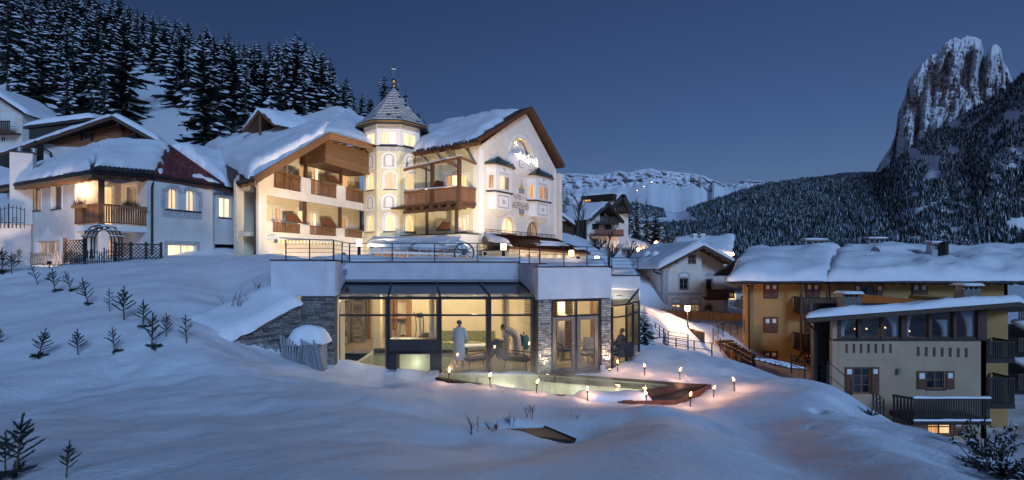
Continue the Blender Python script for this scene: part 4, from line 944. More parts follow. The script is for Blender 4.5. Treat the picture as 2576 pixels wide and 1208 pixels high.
# ---- west wing with the loggias
FW = Fr((colx(650, 30), 30), (colx(650, 30)+.33, 31)); uE = FW.U(935); FWb = FW.off(-1.6)
ZP2, ZS2, ZC1, ZP1, ZS1 = 9.62, 8.60, 8.02, 6.43, 5.82      # upper parapet top, upper slat foot, lower ceiling, lower parapet top, lower slat foot
U2 = lambda x: FW.U(c2(x, 0)[0])
up_sl = [(U2(172), U2(332)), (U2(385), U2(537)), (U2(585), U2(693))]; lo_sl = [(U2(165), U2(328)), (U2(378), U2(535)), (U2(580), U2(686))]
mk('wall', G().box(FW, 0, uE, -.25, 0, 3.2, ZS1-.01), 'white_plaster', hotel)
mk('wall', G().box(FW, .003, uE, -.24, -.002, ZC1, ZS2-.01), 'white_plaster', hotel)
mk('corner_pier', G().box(FW, .0, U2(130), -.3, .004, ZS1-.012, 8.9), 'white_plaster', hotel)
def pier(a, b, z0, z1): mk('pier', G().box(FW, a, b, -.22, -.001, z0, z1), 'white_plaster', hotel)
pier(U2(130)+.01, lo_sl[0][0], ZS1-.008, ZP1); pier(lo_sl[0][1], lo_sl[1][0], ZS1-.008, ZP1); pier(lo_sl[1][1], lo_sl[2][0], ZS1-.008, ZP1); pier(lo_sl[2][1], uE-.02, ZS1-.008, ZP1)
pier(.02, up_sl[0][0], ZS2-.008, ZP2+.25); pier(up_sl[0][1], up_sl[1][0], ZS2-.008, ZP2); pier(up_sl[1][1], up_sl[2][0], ZS2-.008, ZP2); pier(up_sl[2][1], U2(722), ZS2-.008, ZP2)
for (a, b) in up_sl: railing(hotel, FW, a+.01, b-.01, ZS2, ZP2+.02, 'wood_mid', -.08, .13, .085, name='balcony_railing')
for (a, b) in lo_sl: railing(hotel, FW, a+.01, b-.01, ZS1, ZP1+.02, 'wood_mid', -.08, .13, .085, name='balcony_railing')
for (a, b), z in [(s, ZP2) for s in up_sl]+[(s, ZP1) for s in lo_sl]:                                # planter boxes hung on the rails
    c = a+(b-a)*.62; mk('planter', G().box(FW, c-(b-a)*.27, c+(b-a)*.27, -.02, .16, z-.17, z-.01), 'wood_mid', hotel)
mk('loggia_floor', G().box(FW, .02, uE, -1.7, -.26, ZS2-.3, ZS2-.05), 'cream_plaster', hotel); mk('loggia_floor', G().box(FW, .02, uE, -1.7, -.26, ZS1-.3, ZS1-.05), 'cream_plaster', hotel)
Hb = []
def bdoor(a, b, y0, y1, zfoot, pane):
    h = rect(FWb, *[c2(a, 0)[0], c2(b, 0)[0]], c2(0, y0)[1], c2(0, y1)[1]); Hb.append(((h[0], h[1], zfoot, h[3]), pane))
for a in ((318, 347, 628, 692, ZS2, 'lit_orange'), (390, 432, 636, 712, ZS2, ['lit_orange', 'lit_pale']), (565, 602, 676, 738, ZS2, 'lit_orange'), (240, 262, 622, 660, ZS2, 'lit_dim')): bdoor(*a)
for a in ((130, 163, 862, 942, ZS1+.5, 'lit_cream'), (178, 219, 870, 945, ZS1, ['lit_orange', 'lit_cream']), (310, 342, 883, 950, ZS1, 'lit_cream'), (378, 420, 898, 965, ZS1, ['lit_orange', 'lit_pale']), (563, 594, 922, 985, ZS1, 'lit_orange')): bdoor(*a)
wall('loggia_wall', hotel, FWb, [(-.1, 8.9), (.2, 9.3), (6.4, 12.3), (uE+.6, 12.3)], 3.2, [h for h, _ in Hb], 'cream_plaster', .1, .2)
for h, p in Hb: window(hotel, FWb, h, p, 'frame_white', 2 if isinstance(p, list) else 1, 1, .08, .06, None, 0, 'balcony_door', 'paint_white', .12)
for (pts, v) in ((((247, 905), (300, 905), (342, 962), (247, 948)), -.5), (((447, 930), (500, 932), (545, 990), (447, 975)), -.5), (((472, 683), (520, 685), (554, 728), (472, 715)), -.5)):
    mk('privacy_screen', G().prism(FW, [FW.hit(*c2(*q), v) for q in pts], v-.06, v), 'wood_red', hotel)
for (x, y0, y1) in ((355, 545, 695), (558, 600, 730), (350, 818, 960), (553, 850, 985)):
    px = c2(x, 0)[0]; u = FW.U(px, -.1); mk('post', G().box(FW, u-.09, u+.09, -.2, -.02, FW.Z(px, c2(0, y1)[1], -.1), FW.Z(px, c2(0, y0)[1], -.1)+.12), 'wood_dark', hotel)
# cladding of the attic room under the gable
pb0, pb1 = FW.U(819, .7), FW.U(934, .7); zc0, zc1 = FW.Z(819, 403.6, .7), FW.Z(932, 424.6, .7); gabL, gabA, gabR = FW.hit(640, 446, 1.2), FW.hit(825, 337, 1.2), FW.hit(953, 372, 1.2)
att = mk('attic_room', G().box(FW, pb0, pb1, -1.5, .70, zc1-.5, 12.45), 'wood_dark', hotel)
planks(att, FW, pb0-.01, pb1, zc1-.52, 12.5, 12, .701, .76, 'wood_honey', gap=.03)
fs = Fr((FW.p(FW.U(771, -1.4), -1.4, 0).x, FW.p(FW.U(771, -1.4), -1.4, 0).y), (FW.p(pb0, .74, 0).x, FW.p(pb0, .74, 0).y)); planks(att, fs, 0, fs.len, zc1-.52, 12.5, 12, 0, .04, 'wood_mid', gap=.03)
# left flank
fl = Fr((colx(640, 36), 36), (FW.o.x, FW.o.y)); mk('wall', G().box(fl, 0, fl.len, -.2, 0, 3, 9.), 'white_plaster', hotel)
mk('drain_pipe', G().tube([at(641, 470, 29.9), at(641, 640, 29.9)], .06, 8), 'metal_black', hotel)
# awning along the ground floor
za = 5.52; ua0, ua1 = FW.U(674), FW.U(842); aw = mk('awning', G().slab([FW.p(ua0, .02, za), FW.p(ua0, .75, za-.14), FW.p(ua1, .75, za-.14), FW.p(ua1, .02, za)], .05).box(FW, ua0-.1, ua0, 0, .85, za-.2, za+.05), 'frame_white', hotel)
for k in range(40):
    a = ua0+(ua1-ua0)*k/40; b = ua0+(ua1-ua0)*(k+1)/40; pbox('valance', FW, a, b-.005, .75, .757, za-.42-.03*math.sin(k), za-.19, 'cloth_yellow' if k % 2 else 'cloth_white', aw)
h = rect(FW, 680, 712, 626, 645); window(hotel, FW, (h[0], h[1], 4.0, 4.6), 'lit_cream', rec=-.03)
# roof of the wing
aL, aA, aR = FW.p(gabL[0], 1.2, gabL[1]), FW.p(gabA[0], 1.2, gabA[1]), FW.p(gabR[0], 1.2, gabR[1]); bk = at(872, 282, 46); bl = at(518, 372, 44); br = at(930, 318, 47); eL = at(592, 462, 31)
rf = mk('roof', G().slab([eL, aL, aA, bk, bl], .22).slab([aA+Vector((0, 0, .004)), aR, br, bk+Vector((0, 0, .004))], .22), 'wood_dark', hotel)
for a, b in ((aL, aA), (aA, aR)): mk('bargeboard', G().bar(a-UP*.16+FW.n*.06, b-UP*.16+FW.n*.06, .07, .40).bar(a+UP*.07+FW.n*.12, b+UP*.07+FW.n*.12, .10, .10), 'wood_honey', rf)
for k in range(7):
    p = aA.lerp(aR, .06+.14*k)-UP*.42-FW.n*.1; mk('rafter_tail', G().bar(p, p-FW.n*.5, .10, .10), 'wood_mid', rf)
mk('tile_edge', G().bar(eL-UP*.02, aL-UP*.02, .3, .14), 'tile_dark', rf)
for k in range(5): p = eL.lerp(aL, .1+.18*k)-UP*.30; mk('rafter_tail', G().bar(p, p+Vector((-.1, .8, .12)), .12, .14), 'wood_mid', rf)
g = G(); snow_patch(g, [aL+Vector((-.5, .3, .03)), aA-FW.n*.15+Vector((0, 0, .05)), bk+UP*.05, bl+UP*.05], .62, (.25, .0, .1, .1), .10, .5, 21, .35)
mk('snow_cover', g, 'roof_snow', rf, True)
g = G(); snow_patch(g, [aR-FW.n*.2+UP*.02, br+UP*.02, bk+UP*.03, aA-FW.n*.2+UP*.03], .58, (.05, .1, .1, .05), .10, .5, 22, .35); mk('snow_cover', g, 'roof_snow', rf, True)
# dormer
dm = mk('dormer', G().prism(Fr((colx(640, 40), 40), (colx(690, 39.5), 39.5)), [(.05, 12.2), (1.55, 12.2), (1.55, 13.9), (.8, 15.2), (.05, 13.9)], -2.5, -.4), 'wood_black', hotel)
fdm = Fr((colx(630, 40), 40), (colx(697, 39.2), 39.2)); d0, d1, dA = fdm.p(-.15, .5, EYE+(HOR-331)/FOC*40), fdm.p(fdm.len+.2, .5, EYE+(HOR-316)/FOC*39.2), fdm.p(fdm.len*.5, .5, EYE+(HOR-280)/FOC*39.6)
bkv = Vector((2.2, 3.2, .1))
mk('dormer_roof', G().slab([d0, dA, dA+bkv*1.4, d0+bkv], .12).slab([dA+UP*.003, d1, d1+bkv, dA+bkv*1.4+UP*.003], .12), 'wood_red', dm)
for a, b in ((d0, dA), (dA, d1)): mk('bargeboard', G().bar(a-UP*.1, b-UP*.1, .08, .26), 'wood_red', dm)
mk('dormer_post', G().bar(fdm.p(fdm.len*.5, .35, 12.2), fdm.p(fdm.len*.5, .35, dA.z-.3), .14).bar(fdm.p(.1, .35, 13.3), fdm.p(fdm.len-.1, .35, 13.5), .14), 'wood_mid', dm)
for s_ in (0, 1): mk('dormer_post', G().bar(fdm.p(.12+s_*(fdm.len-.24), .35, 12.2), fdm.p(.12+s_*(fdm.len-.24), .35, 13.6), .13), 'wood_mid', dm)
g = G(); snow_patch(g, [d0+UP*.02-Vector((.1, 0, 0)), dA+UP*.02, dA+bkv*1.4+UP*.02, d0+bkv], .42, (.1, .05, .05, .1), .06, .3, 31, .3); snow_patch(g, [d1+UP*.02, d1+bkv*1.3, dA+bkv*1.5+UP*.02, dA+UP*.02], .42, (.1, .05, .05, .05), .06, .3, 32, .3); mk('snow_cover', g, 'roof_snow', dm, True)
mk('chimney', G().box(Fr((colx(820, 47), 47), (colx(834, 47), 47)), 0, .5, -.5, 0, 16.8, EYE+(HOR-262)/FOC*47), 'stone_dark', hotel)

# ---- turret
TC = Vector((colx(990, 41), 41, 0)); RA = 2.14; tocam = Vector((-TC.x, -TC.y, 0)).normalized(); right = Vector((-tocam.y, tocam.x, 0))
if right.x < 0: right = -right
n0 = (tocam*math.cos(math.radians(10))-right*math.sin(math.radians(10))).normalized(); hw = RA*math.tan(math.pi/8)
def tface(k):
    a = math.pi/4*k; n = (n0*math.cos(a)+Vector((-n0.y, n0.x, 0))*math.sin(a)).normalized(); u = Vector((-n.y, n.x, 0)); c = TC+n*RA
    f = Fr((c.x-u.x*hw, c.y-u.y*hw), (c.x+u.x*hw, c.y+u.y*hw)); return f
tur = mk('turret', G().lathe(TC, [(RA*.96, 3.2), (RA*.96, 14.8)], 8, 0, math.atan2(n0.y, n0.x)+math.pi/8), 'yellow_plaster', hotel)
for k in range(-2, 3):
    f = tface(k); w2 = hw*2
    ho = [(w2*.30, w2*.82, 9.55, 10.98, True), (w2*.30, w2*.82, 6.28, 7.68, True)] if k == 0 else [(w2*.22, w2*.78, 9.55, 10.98, True), (w2*.22, w2*.78, 6.28, 7.68, True)]
    ht_ = [(w2*.14, w2*.86, 13.0, 14.08)]
    wall('turret_wall', hotel, f, [(0, 12.88), (w2, 12.88)], 3.2, ho, 'yellow_plaster', .16, .17, .05)
    wall('turret_wall', hotel, f, [(0, 14.9), (w2, 14.9)], 12.88, ht_, 'paint_white', .14, .17, .06)
    window(hotel, f, ht_[0], 'lit_pale', nx=2, rec=.10, v=.06, fw=.09)
    for h in ho: window(hotel, f, h, 'lit_cream' if k else 'lit_pale', nx=1, rec=.12, v=.05, surround='paint_white', sw=.13)
    A = arc_pts(w2*.18, w2*.84, 12.45, .45); A2 = arc_pts(w2*.28, w2*.74, 12.30, .35)
    for zo, cut in ((0, 11.15), (-3.25, 7.95)):
        mk('painted_panel', G().prism(f, [(w2*.18, cut), (w2*.84, cut)]+[(a, z+zo) for a, z in reversed(A)], .05, .062), 'paint_white', hotel)
        mk('painted_panel', G().prism(f, [(w2*.28, cut+.15), (w2*.74, cut+.15)]+[(a, z+zo) for a, z in reversed(A2)], .0625, .068), 'paint_grey', hotel)
        mk('painted_panel', G().prism(f, [(w2*.36, cut+.22), (w2*.66, cut+.22)]+[(w2*.51+.15*w2*math.cos(t*.52), 12.02+zo+.2*math.sin(t*.52)) for t in range(7)], .0685, .072), 'paint_white', hotel)
    mk('painted_band', G().box(f, 0, w2, .061, .068, 14.25, 14.88), 'paint_grey', hotel); mk('painted_band', G().box(f, 0, w2, .051, .056, 12.52, 12.84), 'paint_grey', hotel)
    mk('cornice', G().box(f, -.02, w2+.02, .06, .12, 12.86, 12.93), 'metal_dark', hotel)
    for j in range(3): mk('rafter_tail', G().bar(f.p(w2*(.15+.35*j), .0, 14.86), f.p(w2*(.15+.35*j), .62, 14.70), .1, .13), 'wood_mid', hotel)
# bell-cast tiled roof
prof = [(3.02, 14.72), (2.50, 15.16), (1.86, 15.84), (1.22, 16.58), (.60, 17.34), (.06, 18.02)]
tr = mk('turret_roof', G().lathe(TC, prof, 8, 0, math.atan2(n0.y, n0.x)+math.pi/8).lathe(TC+UP*14.60, [(2.95, 0), (3.0, .1)], 8, 0, math.atan2(n0.y, n0.x)+math.pi/8), 'tile_dark', hotel)
mk('gutter', G().lathe(TC+UP*14.66, [(2.99, 0), (3.06, .03), (3.06, .1), (3.0, .1)], 8, 0, math.atan2(n0.y, n0.x)+math.pi/8), 'copper_gold', tr)
ga = np.cumsum([0]+[math.hypot(prof[i+1][0]-prof[i][0], prof[i+1][1]-prof[i][1]) for i in range(5)]); rows_n = 19; gsn = G(); R = random.Random(8)
for k in range(-2, 3):
    a = math.pi/4*k; n = (n0*math.cos(a)+Vector((-n0.y, n0.x, 0))*math.sin(a)).normalized(); u = Vector((-n.y, n.x, 0))
    for r in range(rows_n):
        s0, s1 = ga[-1]*r/rows_n, ga[-1]*(r+1)/rows_n
        r0, z0 = np.interp(s0, ga, [p[0] for p in prof]), np.interp(s0, ga, [p[1] for p in prof]); r1, z1 = np.interp(s1, ga, [p[0] for p in prof]), np.interp(s1, ga, [p[1] for p in prof])
        ap0, ap1 = r0*math.cos(math.pi/8), r1*math.cos(math.pi/8); w0 = 2*r0*math.sin(math.pi/8); cnt_ = max(1, round(w0/.36))
        P0_ = TC+n*ap0+UP*z0; P1_ = TC+n*ap1+UP*z1; sl = P1_-P0_; nn = u.cross(sl).normalized()
        if nn.z < 0: nn = -nn
        for j in range(cnt_):
            x = ((j+.5)/cnt_-.5)*w0*.96; piece('tile', 'tile', 'tile_dark', tr, u*(w0/cnt_*.95), nn*.55, sl*1.12, P0_+u*x+nn*.02)
            if R.random() < .975:
                q = w0/cnt_*.47; b0 = P0_+u*x+nn*.055+sl*R.uniform(.58, .68); b1 = P0_+u*x+nn*.05+sl*1.02
                gsn.add([b0-u*q*.95, b0+u*q*.95, b1+u*q, b1-u*q, b0+nn*.018-u*q*.8, b0+nn*.018+u*q*.8, b1+nn*.018+u*q*.85, b1+nn*.018-u*q*.85], [(4, 5, 6, 7), (0, 1, 5, 4), (1, 2, 6, 5), (2, 3, 7, 6), (3, 0, 4, 7)])
mk('snow_cover', gsn, 'roof_snow', tr)
g = G(); c = TC+UP*17.95
g.lathe(c, [(.10, 0), (.05, .2), (.16, .34), (.05, .46), (.03, .5)], 12).lathe(c+UP*.5, [(.03, 0), (.20, .10), (.24, .22), (.20, .34), (.05, .44), (.025, .5)], 14).lathe(c+UP*1.0, [(.02, 0), (.02, .45), (.07, .5), (.02, .56), (.01, 1.1)], 8)
mk('finial', g, 'copper_gold', tr, True); mk('weather_vane', G().bar(c+UP*1.75-right*.16, c+UP*1.75+right*.16, .02, .06), 'copper_gold', tr)

# ---- east wing with the gable facade
FG = Fr((colx(1205, 36), 36), (colx(1205, 36)+.724, 37)); gE = FG.U(1399)
FL = Fr((colx(1060, 39.3), 39.3), (FG.o.x, FG.o.y)); gl = FL.len
gA = FG.hit(1322, 276)
arch_log = rect(FG, 1283, 1337, 346, 390, True); a1, a2 = rect(FG, 1262, 1296, 546, 588, True), rect(FG, 1325, 1356, 557, 594, True)
wall('gable_wall', hotel, FG, [(0, 12.25), (gA[0], gA[1]-.25), (gE, 12.1)], 3.2, [arch_log, a1, a2], 'white_plaster', .35, .5)
mk('corner_strip', G().box(FG, .0, .5, .001, .012, 3.3, 12.1), 'paint_white', hotel); mk('corner_strip', G().box(FG, gE-.35, gE, .001, .012, 3.3, 11.9), 'paint_white', hotel)
window(hotel, FG, a1, ['lit_pale', 'lit_cream'], rec=.30, surround='paint_white', sw=.16, frame='frame_white'); window(hotel, FG, a2, 'lit_dim', rec=.30, surround='paint_white', sw=.14, frame='frame_taupe')
# attic loggia
FGb = FG.off(-.95); lg = mk('loggia_room', G().box(FG, arch_log[0]-.3, arch_log[1]+.3, -1.1, -.96, arch_log[2]-.2, arch_log[3]+.3).box(FG, arch_log[0]-.35, arch_log[0]-.02, -1., -.36, arch_log[2]-.2, arch_log[3]+.3).box(FG, arch_log[1]+.02, arch_log[1]+.35, -1., -.36, arch_log[2]-.2, arch_log[3]+.3).box(FG, arch_log[0]-.3, arch_log[1]+.3, -1., -.36, arch_log[2]-.25, arch_log[2]-.02), 'wood_mid', hotel)
d_ = arch_log[1]-arch_log[0]; window(hotel, FGb, (arch_log[0]+.12*d_, arch_log[0]+.48*d_, arch_log[2], arch_log[2]+1.25), 'lit_pale', nx=1, rec=-.01); window(hotel, FGb, (arch_log[0]+.58*d_, arch_log[0]+.95*d_, arch_log[2], arch_log[2]+1.35), 'lit_cream', nx=1, rec=-.01)
A = arc_pts(arch_log[0]-.02, arch_log[1]+.02, arch_log[3]+.02); B = arc_pts(arch_log[0]-.26, arch_log[1]+.26, arch_log[3]+.26); g = G()
for i in range(len(A)-1): g.prism(FG, [A[i], A[i+1], B[i+1], B[i]], .002, .03)
mk('arch_surround', g, 'paint_white', hotel); lamp('loggia_light', FG.p((arch_log[0]+arch_log[1])/2, -.5, arch_log[3]-.4), 25, (1, .70, .38), .05, hotel)
# bulging apron below the loggia with its painted motif
ap0, ap1 = FG.U(1278), FG.U(1344); zt_, zb_ = arch_log[2]-.05, FG.Z(1312, 438); g = G(); N = 12; cols = []
for i in range(N+1):
    s = i/N; u = ap0+(ap1-ap0)*s; bul = .42*math.sin(math.pi*s)**.8; zz = zb_+.0+.55*(1-math.sin(math.pi*s)); cols.append((u, bul, zz))
for (a, b) in zip(cols[:-1], cols[1:]):
    g.add([FG.p(a[0], .01, a[2]-.25), FG.p(b[0], .01, b[2]-.25), FG.p(b[0], b[1]+.02, b[2]+.1), FG.p(a[0], a[1]+.02, a[2]+.1), FG.p(b[0], b[1]+.02, zt_), FG.p(a[0], a[1]+.02, zt_), FG.p(a[0], -.3, zt_), FG.p(b[0], -.3, zt_)], [(0, 1, 2, 3), (3, 2, 4, 5), (5, 4, 7, 6)])
mk('loggia_apron', g, 'paint_white', hotel, True)
fm0, fm1 = cols[3], cols[9]; fpan = Fr((FG.p(fm0[0], fm0[1]+.10, 0).x, FG.p(fm0[0], fm0[1]+.10, 0).y), (FG.p(fm1[0], fm1[1]+.10, 0).x, FG.p(fm1[0], fm1[1]+.10, 0).y)); zc = (zb_+zt_)/2
mk('painted_panel', G().box(fpan, 0, fpan.len, 0, .01, zc-.38, zc+.22), 'paint_grey', hotel); mk('painted_panel', G().box(fpan, .08, fpan.len-.08, .0102, .014, zc-.30, zc+.14), 'paint_white', hotel)
g = G()
for k, uu in enumerate((.2, .5, .8)):
    c = fpan.len*uu; s_ = .15 if k == 1 else .11; g.prism(fpan, [(c-s_, zc-.08), (c, zc-.08-s_), (c+s_, zc-.08), (c, zc-.08+s_)], .0142, .018)
mk('painted_motif', g, 'grey_plaster', hotel)
# oriels
def oriel(p0, p1, y_apex, y_eave, y_w0, y_w1, y_pan, y_pbot, y_tip, pane, seed):
    pc = (p0+p1)/2; u0, u1 = FG.U(p0, .36), FG.U(p1, .36); Zc = lambda y: FG.Z(pc, y, .3); dp = .62; ch = .34; du = (u1-u0)
    plan = [(u0, 0.), (u0+ch, dp), (u1-ch, dp), (u1, 0.)]
    def body(z0, z1, s=1., e=0.):
        uc = (u0+u1)/2; g = G(); pl = [(uc+(u-uc)*s, v*s+e) for u, v in plan]
        P = [FG.p(u, v, z) for z in (z0, z1) for u, v in pl]; g.add(P, [(0, 1, 5, 4), (1, 2, 6, 5), (2, 3, 7, 6), (3, 2, 1, 0), (4, 5, 6, 7)]); return g
    o = mk('oriel', body(Zc(y_w1), Zc(y_w0), .97), 'frame_white', hotel)
    mk('oriel_head', body(Zc(y_w0)+.001, Zc(y_eave), 1.), 'paint_white', o); mk('oriel_sill', body(Zc(y_w1)-.08, Zc(y_w1)-.001, 1.08, .02), 'metal_dark', o)
    mk('oriel_panel', body(Zc(y_pbot), Zc(y_w1)-.082, .88), 'paint_white', o)
    ua, ub = (u0+u1)/2-du*.25, (u0+u1)/2+du*.25; v_ = dp*.88
    mk('painted_panel', G().box(FG, ua, ub, v_+.002, v_+.008, Zc(y_pbot)+.12, Zc(y_pan)-.1), 'paint_grey', o); mk('painted_panel', G().box(FG, ua+.1, ub-.1, v_+.0082, v_+.014, Zc(y_pbot)+.22, Zc(y_pan)-.2), 'paint_white', o)
    c_ = (ua+ub)/2; zc_ = (Zc(y_pbot)+Zc(y_pan))/2; mk('painted_motif', G().disc(FG.p(c_, v_+.016, zc_), FG.n, .06, .19, .006, 12).disc(FG.p(c_, v_+.016, zc_), FG.n, .005, .03, .006, 8), 'paint_grey', o)
    mk('painted_motif', G().disc(FG.p(c_, dp+.01, (Zc(y_w0)+Zc(y_eave))/2+.06), FG.n, .05, .14, .012, 10), 'paint_grey', o)
    for k in range(9): pbox('dentil', FG, ua+(ub-ua)*k/9, ua+(ub-ua)*(k+.5)/9, dp*.97, dp*1.0+.03, Zc(y_w0)+.03, Zc(y_w0)+.12, 'paint_grey', o)
    tip = FG.p((u0+u1)/2, .06, Zc(y_tip)); uc = (u0+u1)/2; P = [FG.p(uc+(u-uc)*.88, v*.88, Zc(y_pbot)-.001) for u, v in plan]+[tip]
    mk('oriel_bracket', G().add(P, [(1, 0, 4), (2, 1, 4), (3, 2, 4), (0, 1, 2, 3)]), 'paint_white', o)
    # windows on the front and right side
    vf = dp*.97; fw_ = FG
    window(hotel, FG, (ua+.03, ub-.03, Zc(y_w1)+.12, Zc(y_w0)-.10), pane, nx=2, rec=-.005, v=vf, sill=None, fw=.06)
    for (q0, q1) in ((plan[2], plan[3]), (plan[0], plan[1])):
        A_ = FG.p(uc+(q0[0]-uc)*.97, q0[1]*.97, 0); B_ = FG.p(uc+(q1[0]-uc)*.97, q1[1]*.97, 0); fs_ = Fr((A_.x, A_.y), (B_.x, B_.y)); window(hotel, fs_, (.10, fs_.len-.12, Zc(y_w1)+.12, Zc(y_w0)-.1), 'lit_orange', nx=1, rec=-.005, sill=None, fw=.05)
    # little tiled roof
    ap = FG.p(uc, .12, Zc(y_apex)); ev = [FG.p(uc+(u-uc)*1.22, v*1.22+.03, Zc(y_eave)+.02) for u, v in plan]; md = [e.lerp(ap, .55)-UP*.12 for e in ev]
    rr = mk('oriel_roof', G().add(ev+md+[ap], [(0, 1, 5, 4), (1, 2, 6, 5), (2, 3, 7, 6), (4, 5, 8), (5, 6, 8), (6, 7, 8), (3, 2, 1, 0)]), 'tile_green', o)
    for i in range(3):
        for r_ in range(4):
            s0 = r_/4.2; A_, B_ = ev[i].lerp(md[i], min(1, s0*1.7)) if s0 < .6 else md[i].lerp(ap, (s0-.58)*2.2), ev[i+1].lerp(md[i+1], min(1, s0*1.7)) if s0 < .6 else md[i+1].lerp(ap, (s0-.58)*2.2)
            nt = 4-r_ if i == 1 else max(1, 3-r_)
            for j in range(nt):
                a_, b_ = A_.lerp(B_, j/nt), A_.lerp(B_, (j+.92)/nt); up_ = (ap-a_).normalized(); nn = (b_-a_).cross(up_).normalized(); nn = nn if nn.dot(FG.n) > 0 else -nn
                piece('tile', 'tile', 'tile_green', o, (b_-a_), nn*.4, up_*.30, (a_+b_)/2+nn*.01)
    mk('eave_board', G().add([e-UP*.03 for e in ev]+[e-UP*.11 for e in ev], [(1, 0, 4, 5), (2, 1, 5, 6), (3, 2, 6, 7)]), 'wood_mid', o)
oriel(1233, 1288, 393, 419, 441, 484, 489, 529, 548, ['lit_pale', 'lit_dim'], 1)
oriel(1335, 1384, 421, 446, 467, 507, 511, 547, 566, ['lit_orange', 'lit_dim'], 2)
# lettering and the painted sign
def text_on(fr, s, px, py, width, height, m, v, name='lettering'):
    cu = bpy.data.curves.new(name, 'FONT'); cu.body = s; cu.size = 1; cu.extrude = .004; ob = bpy.data.objects.new('tmp', cu); COL.objects.link(ob)
    bpy.context.view_layer.update(); me_ = bpy.data.meshes.new_from_object(ob.evaluated_get(bpy.context.evaluated_depsgraph_get())); bpy.data.objects.remove(ob)
    co = np.empty(len(me_.vertices)*3); me_.vertices.foreach_get('co', co); co = co.reshape(-1, 3); mn, mx = co.min(0), co.max(0)
    u, z = fr.hit(px, py, v); X = (co[:, 0]-mn[0])/(mx[0]-mn[0])*width; Y = (co[:, 1]-mn[1])/(mx[1]-mn[1])*height
    P = [fr.p(u+x, v+c*.5, z+y)-W(hotel) for x, y, c in zip(X, Y, co[:, 2])]
    me_.vertices.foreach_set('co', np.array([tuple(p) for p in P]).ravel()); me_.update(); me_.materials.clear(); me_.materials.append(MATS[m])
    o = bpy.data.objects.new(name, me_); COL.objects.link(o); o.parent = hotel; return o
mat('letter_brown', (.13, .085, .07), .8); mat('letter_gold', (.55, .40, .10), .7, .2, 9.); mat('letter_blue', (.22, .36, .42), .7, .2, 9.)
w1_ = FG.U(1334)-FG.U(1288); text_on(FG, 'ALPENHEIM', 1288.3, 522.5, w1_, .52, 'letter_brown', .012)
text_on(FG, 'HOTEL', 1292, 500.5, FG.U(1312)-FG.U(1292), .40, 'letter_brown', .012)
g = G()
for k in range(4):
    u, z = FG.hit(1314.5+k*4.6, 498.5+k*.8); g.poly([FG.p(u+.085*math.cos(math.pi/2+i*math.pi/5)*(1 if i % 2 == 0 else .42), .016, z+.085*math.sin(math.pi/2+i*math.pi/5)*(1 if i % 2 == 0 else .42)) for i in range(10)])
mk('star_row', g, 'letter_brown', hotel)
uE_, zE = FG.hit(1311.5, 486); s_ = .45
g = G(); g.prism(FG, [(uE_-s_, zE+.28), (uE_+s_, zE+.28), (uE_+s_*.62, zE+.42), (uE_+s_*.2, zE+.66), (uE_+.03, zE+.90), (uE_, zE+1.12), (uE_-.03, zE+.90), (uE_-s_*.2, zE+.66), (uE_-s_*.62, zE+.42)], .002, .016)
u3, z3 = FG.hit(1311.5, 537); g.prism(FG, [(u3-.42, z3), (u3-.22, z3-.17), (u3-.05, z3-.22), (u3, z3-.42), (u3+.05, z3-.22), (u3+.22, z3-.17), (u3+.42, z3)], .002, .016); mk('emblem', g, 'letter_gold', hotel)
g = G(); g.box(FG, uE_-.36, uE_+.36, .002, .014, zE+.0, zE+.26); g.box(FG, u3-.36, u3+.36, .002, .014, z3+.02, z3+.28); mk('emblem', g, 'letter_blue', hotel)
g = G()
for (uc, z0, z1) in ((uE_, zE+.0, zE+.26), (u3, z3+.02, z3+.28)):
    for q in (-.36, -.15, .13, .34): g.box(FG, uc+q, uc+q+.03, .0142, .02, z0, z1)
    g.box(FG, uc-.38, uc+.38, .0142, .021, z0-.03, z0); g.box(FG, uc-.46, uc+.46, .0142, .021, z1, z1+.04)
mk('emblem_outline', g, 'letter_brown', hotel)
# roof of the east wing
zE_ = 12.42; v_ = .55; el0 = FG.p(FG.U(1199, v_), v_, EYE+(HOR-357)/FOC*35.4); apx = FG.p(gA[0], v_, gA[1]+.12); er0 = FG.p(gE+.45, v_, EYE+(HOR-421)/FOC*45.6); bkd = -FG.n
el1, apb, er1 = el0+bkd*6.3, apx+bkd*11.5, er0+bkd*9
rg = mk('roof', G().slab([el0, apx, apb, el1], .20).slab([apx+UP*.004, er0, er1, apb+UP*.004], .20), 'wood_dark', hotel)
for a, b in ((el0, apx), (apx, er0)): mk('bargeboard', G().bar(a-UP*.10+FG.n*.05, b-UP*.10+FG.n*.05, .06, .28), 'wood_red', rg)
mk('gutter', G().tube([el0-UP*.16+FL.n*.12, el1-UP*.16+FL.n*.12], .085, 8), 'wood_dark', rg); mk('eave_board', G().bar(el0-UP*.30, el1-UP*.30, .06, .20), 'wood_mid', rg)
for k in range(11): p = el0.lerp(el1, .05+.09*k)-UP*.32; mk('rafter_tail', G().bar(p+FL.n*.05, p-FL.n*.8+UP*.25, .13, .17), 'wood_mid', rg)
for k in range(16): p = el0.lerp(el1, .03+.06*k); mk('edge_tile', G().tube([p+FL.n*.12-UP*.02, p-FL.n*.5+UP*.28], .09, 6), 'tile_dark', rg)
g = G(); snow_patch(g, [el1+UP*.04, el0+UP*.04+bkd*.45, apx+UP*.03+bkd*1.2-UP*.1, apb+UP*.03], .55, (-.05, -.1, .0, .1), .20, .4, 41, .5); mk('snow_cover', g, 'roof_snow', rg, True)
mk('wall', G().box(Fr((er0.x, er0.y), (er1.x, er1.y)), .2, 8, -.3, 0, 3.2, 11.8), 'white_plaster', hotel)
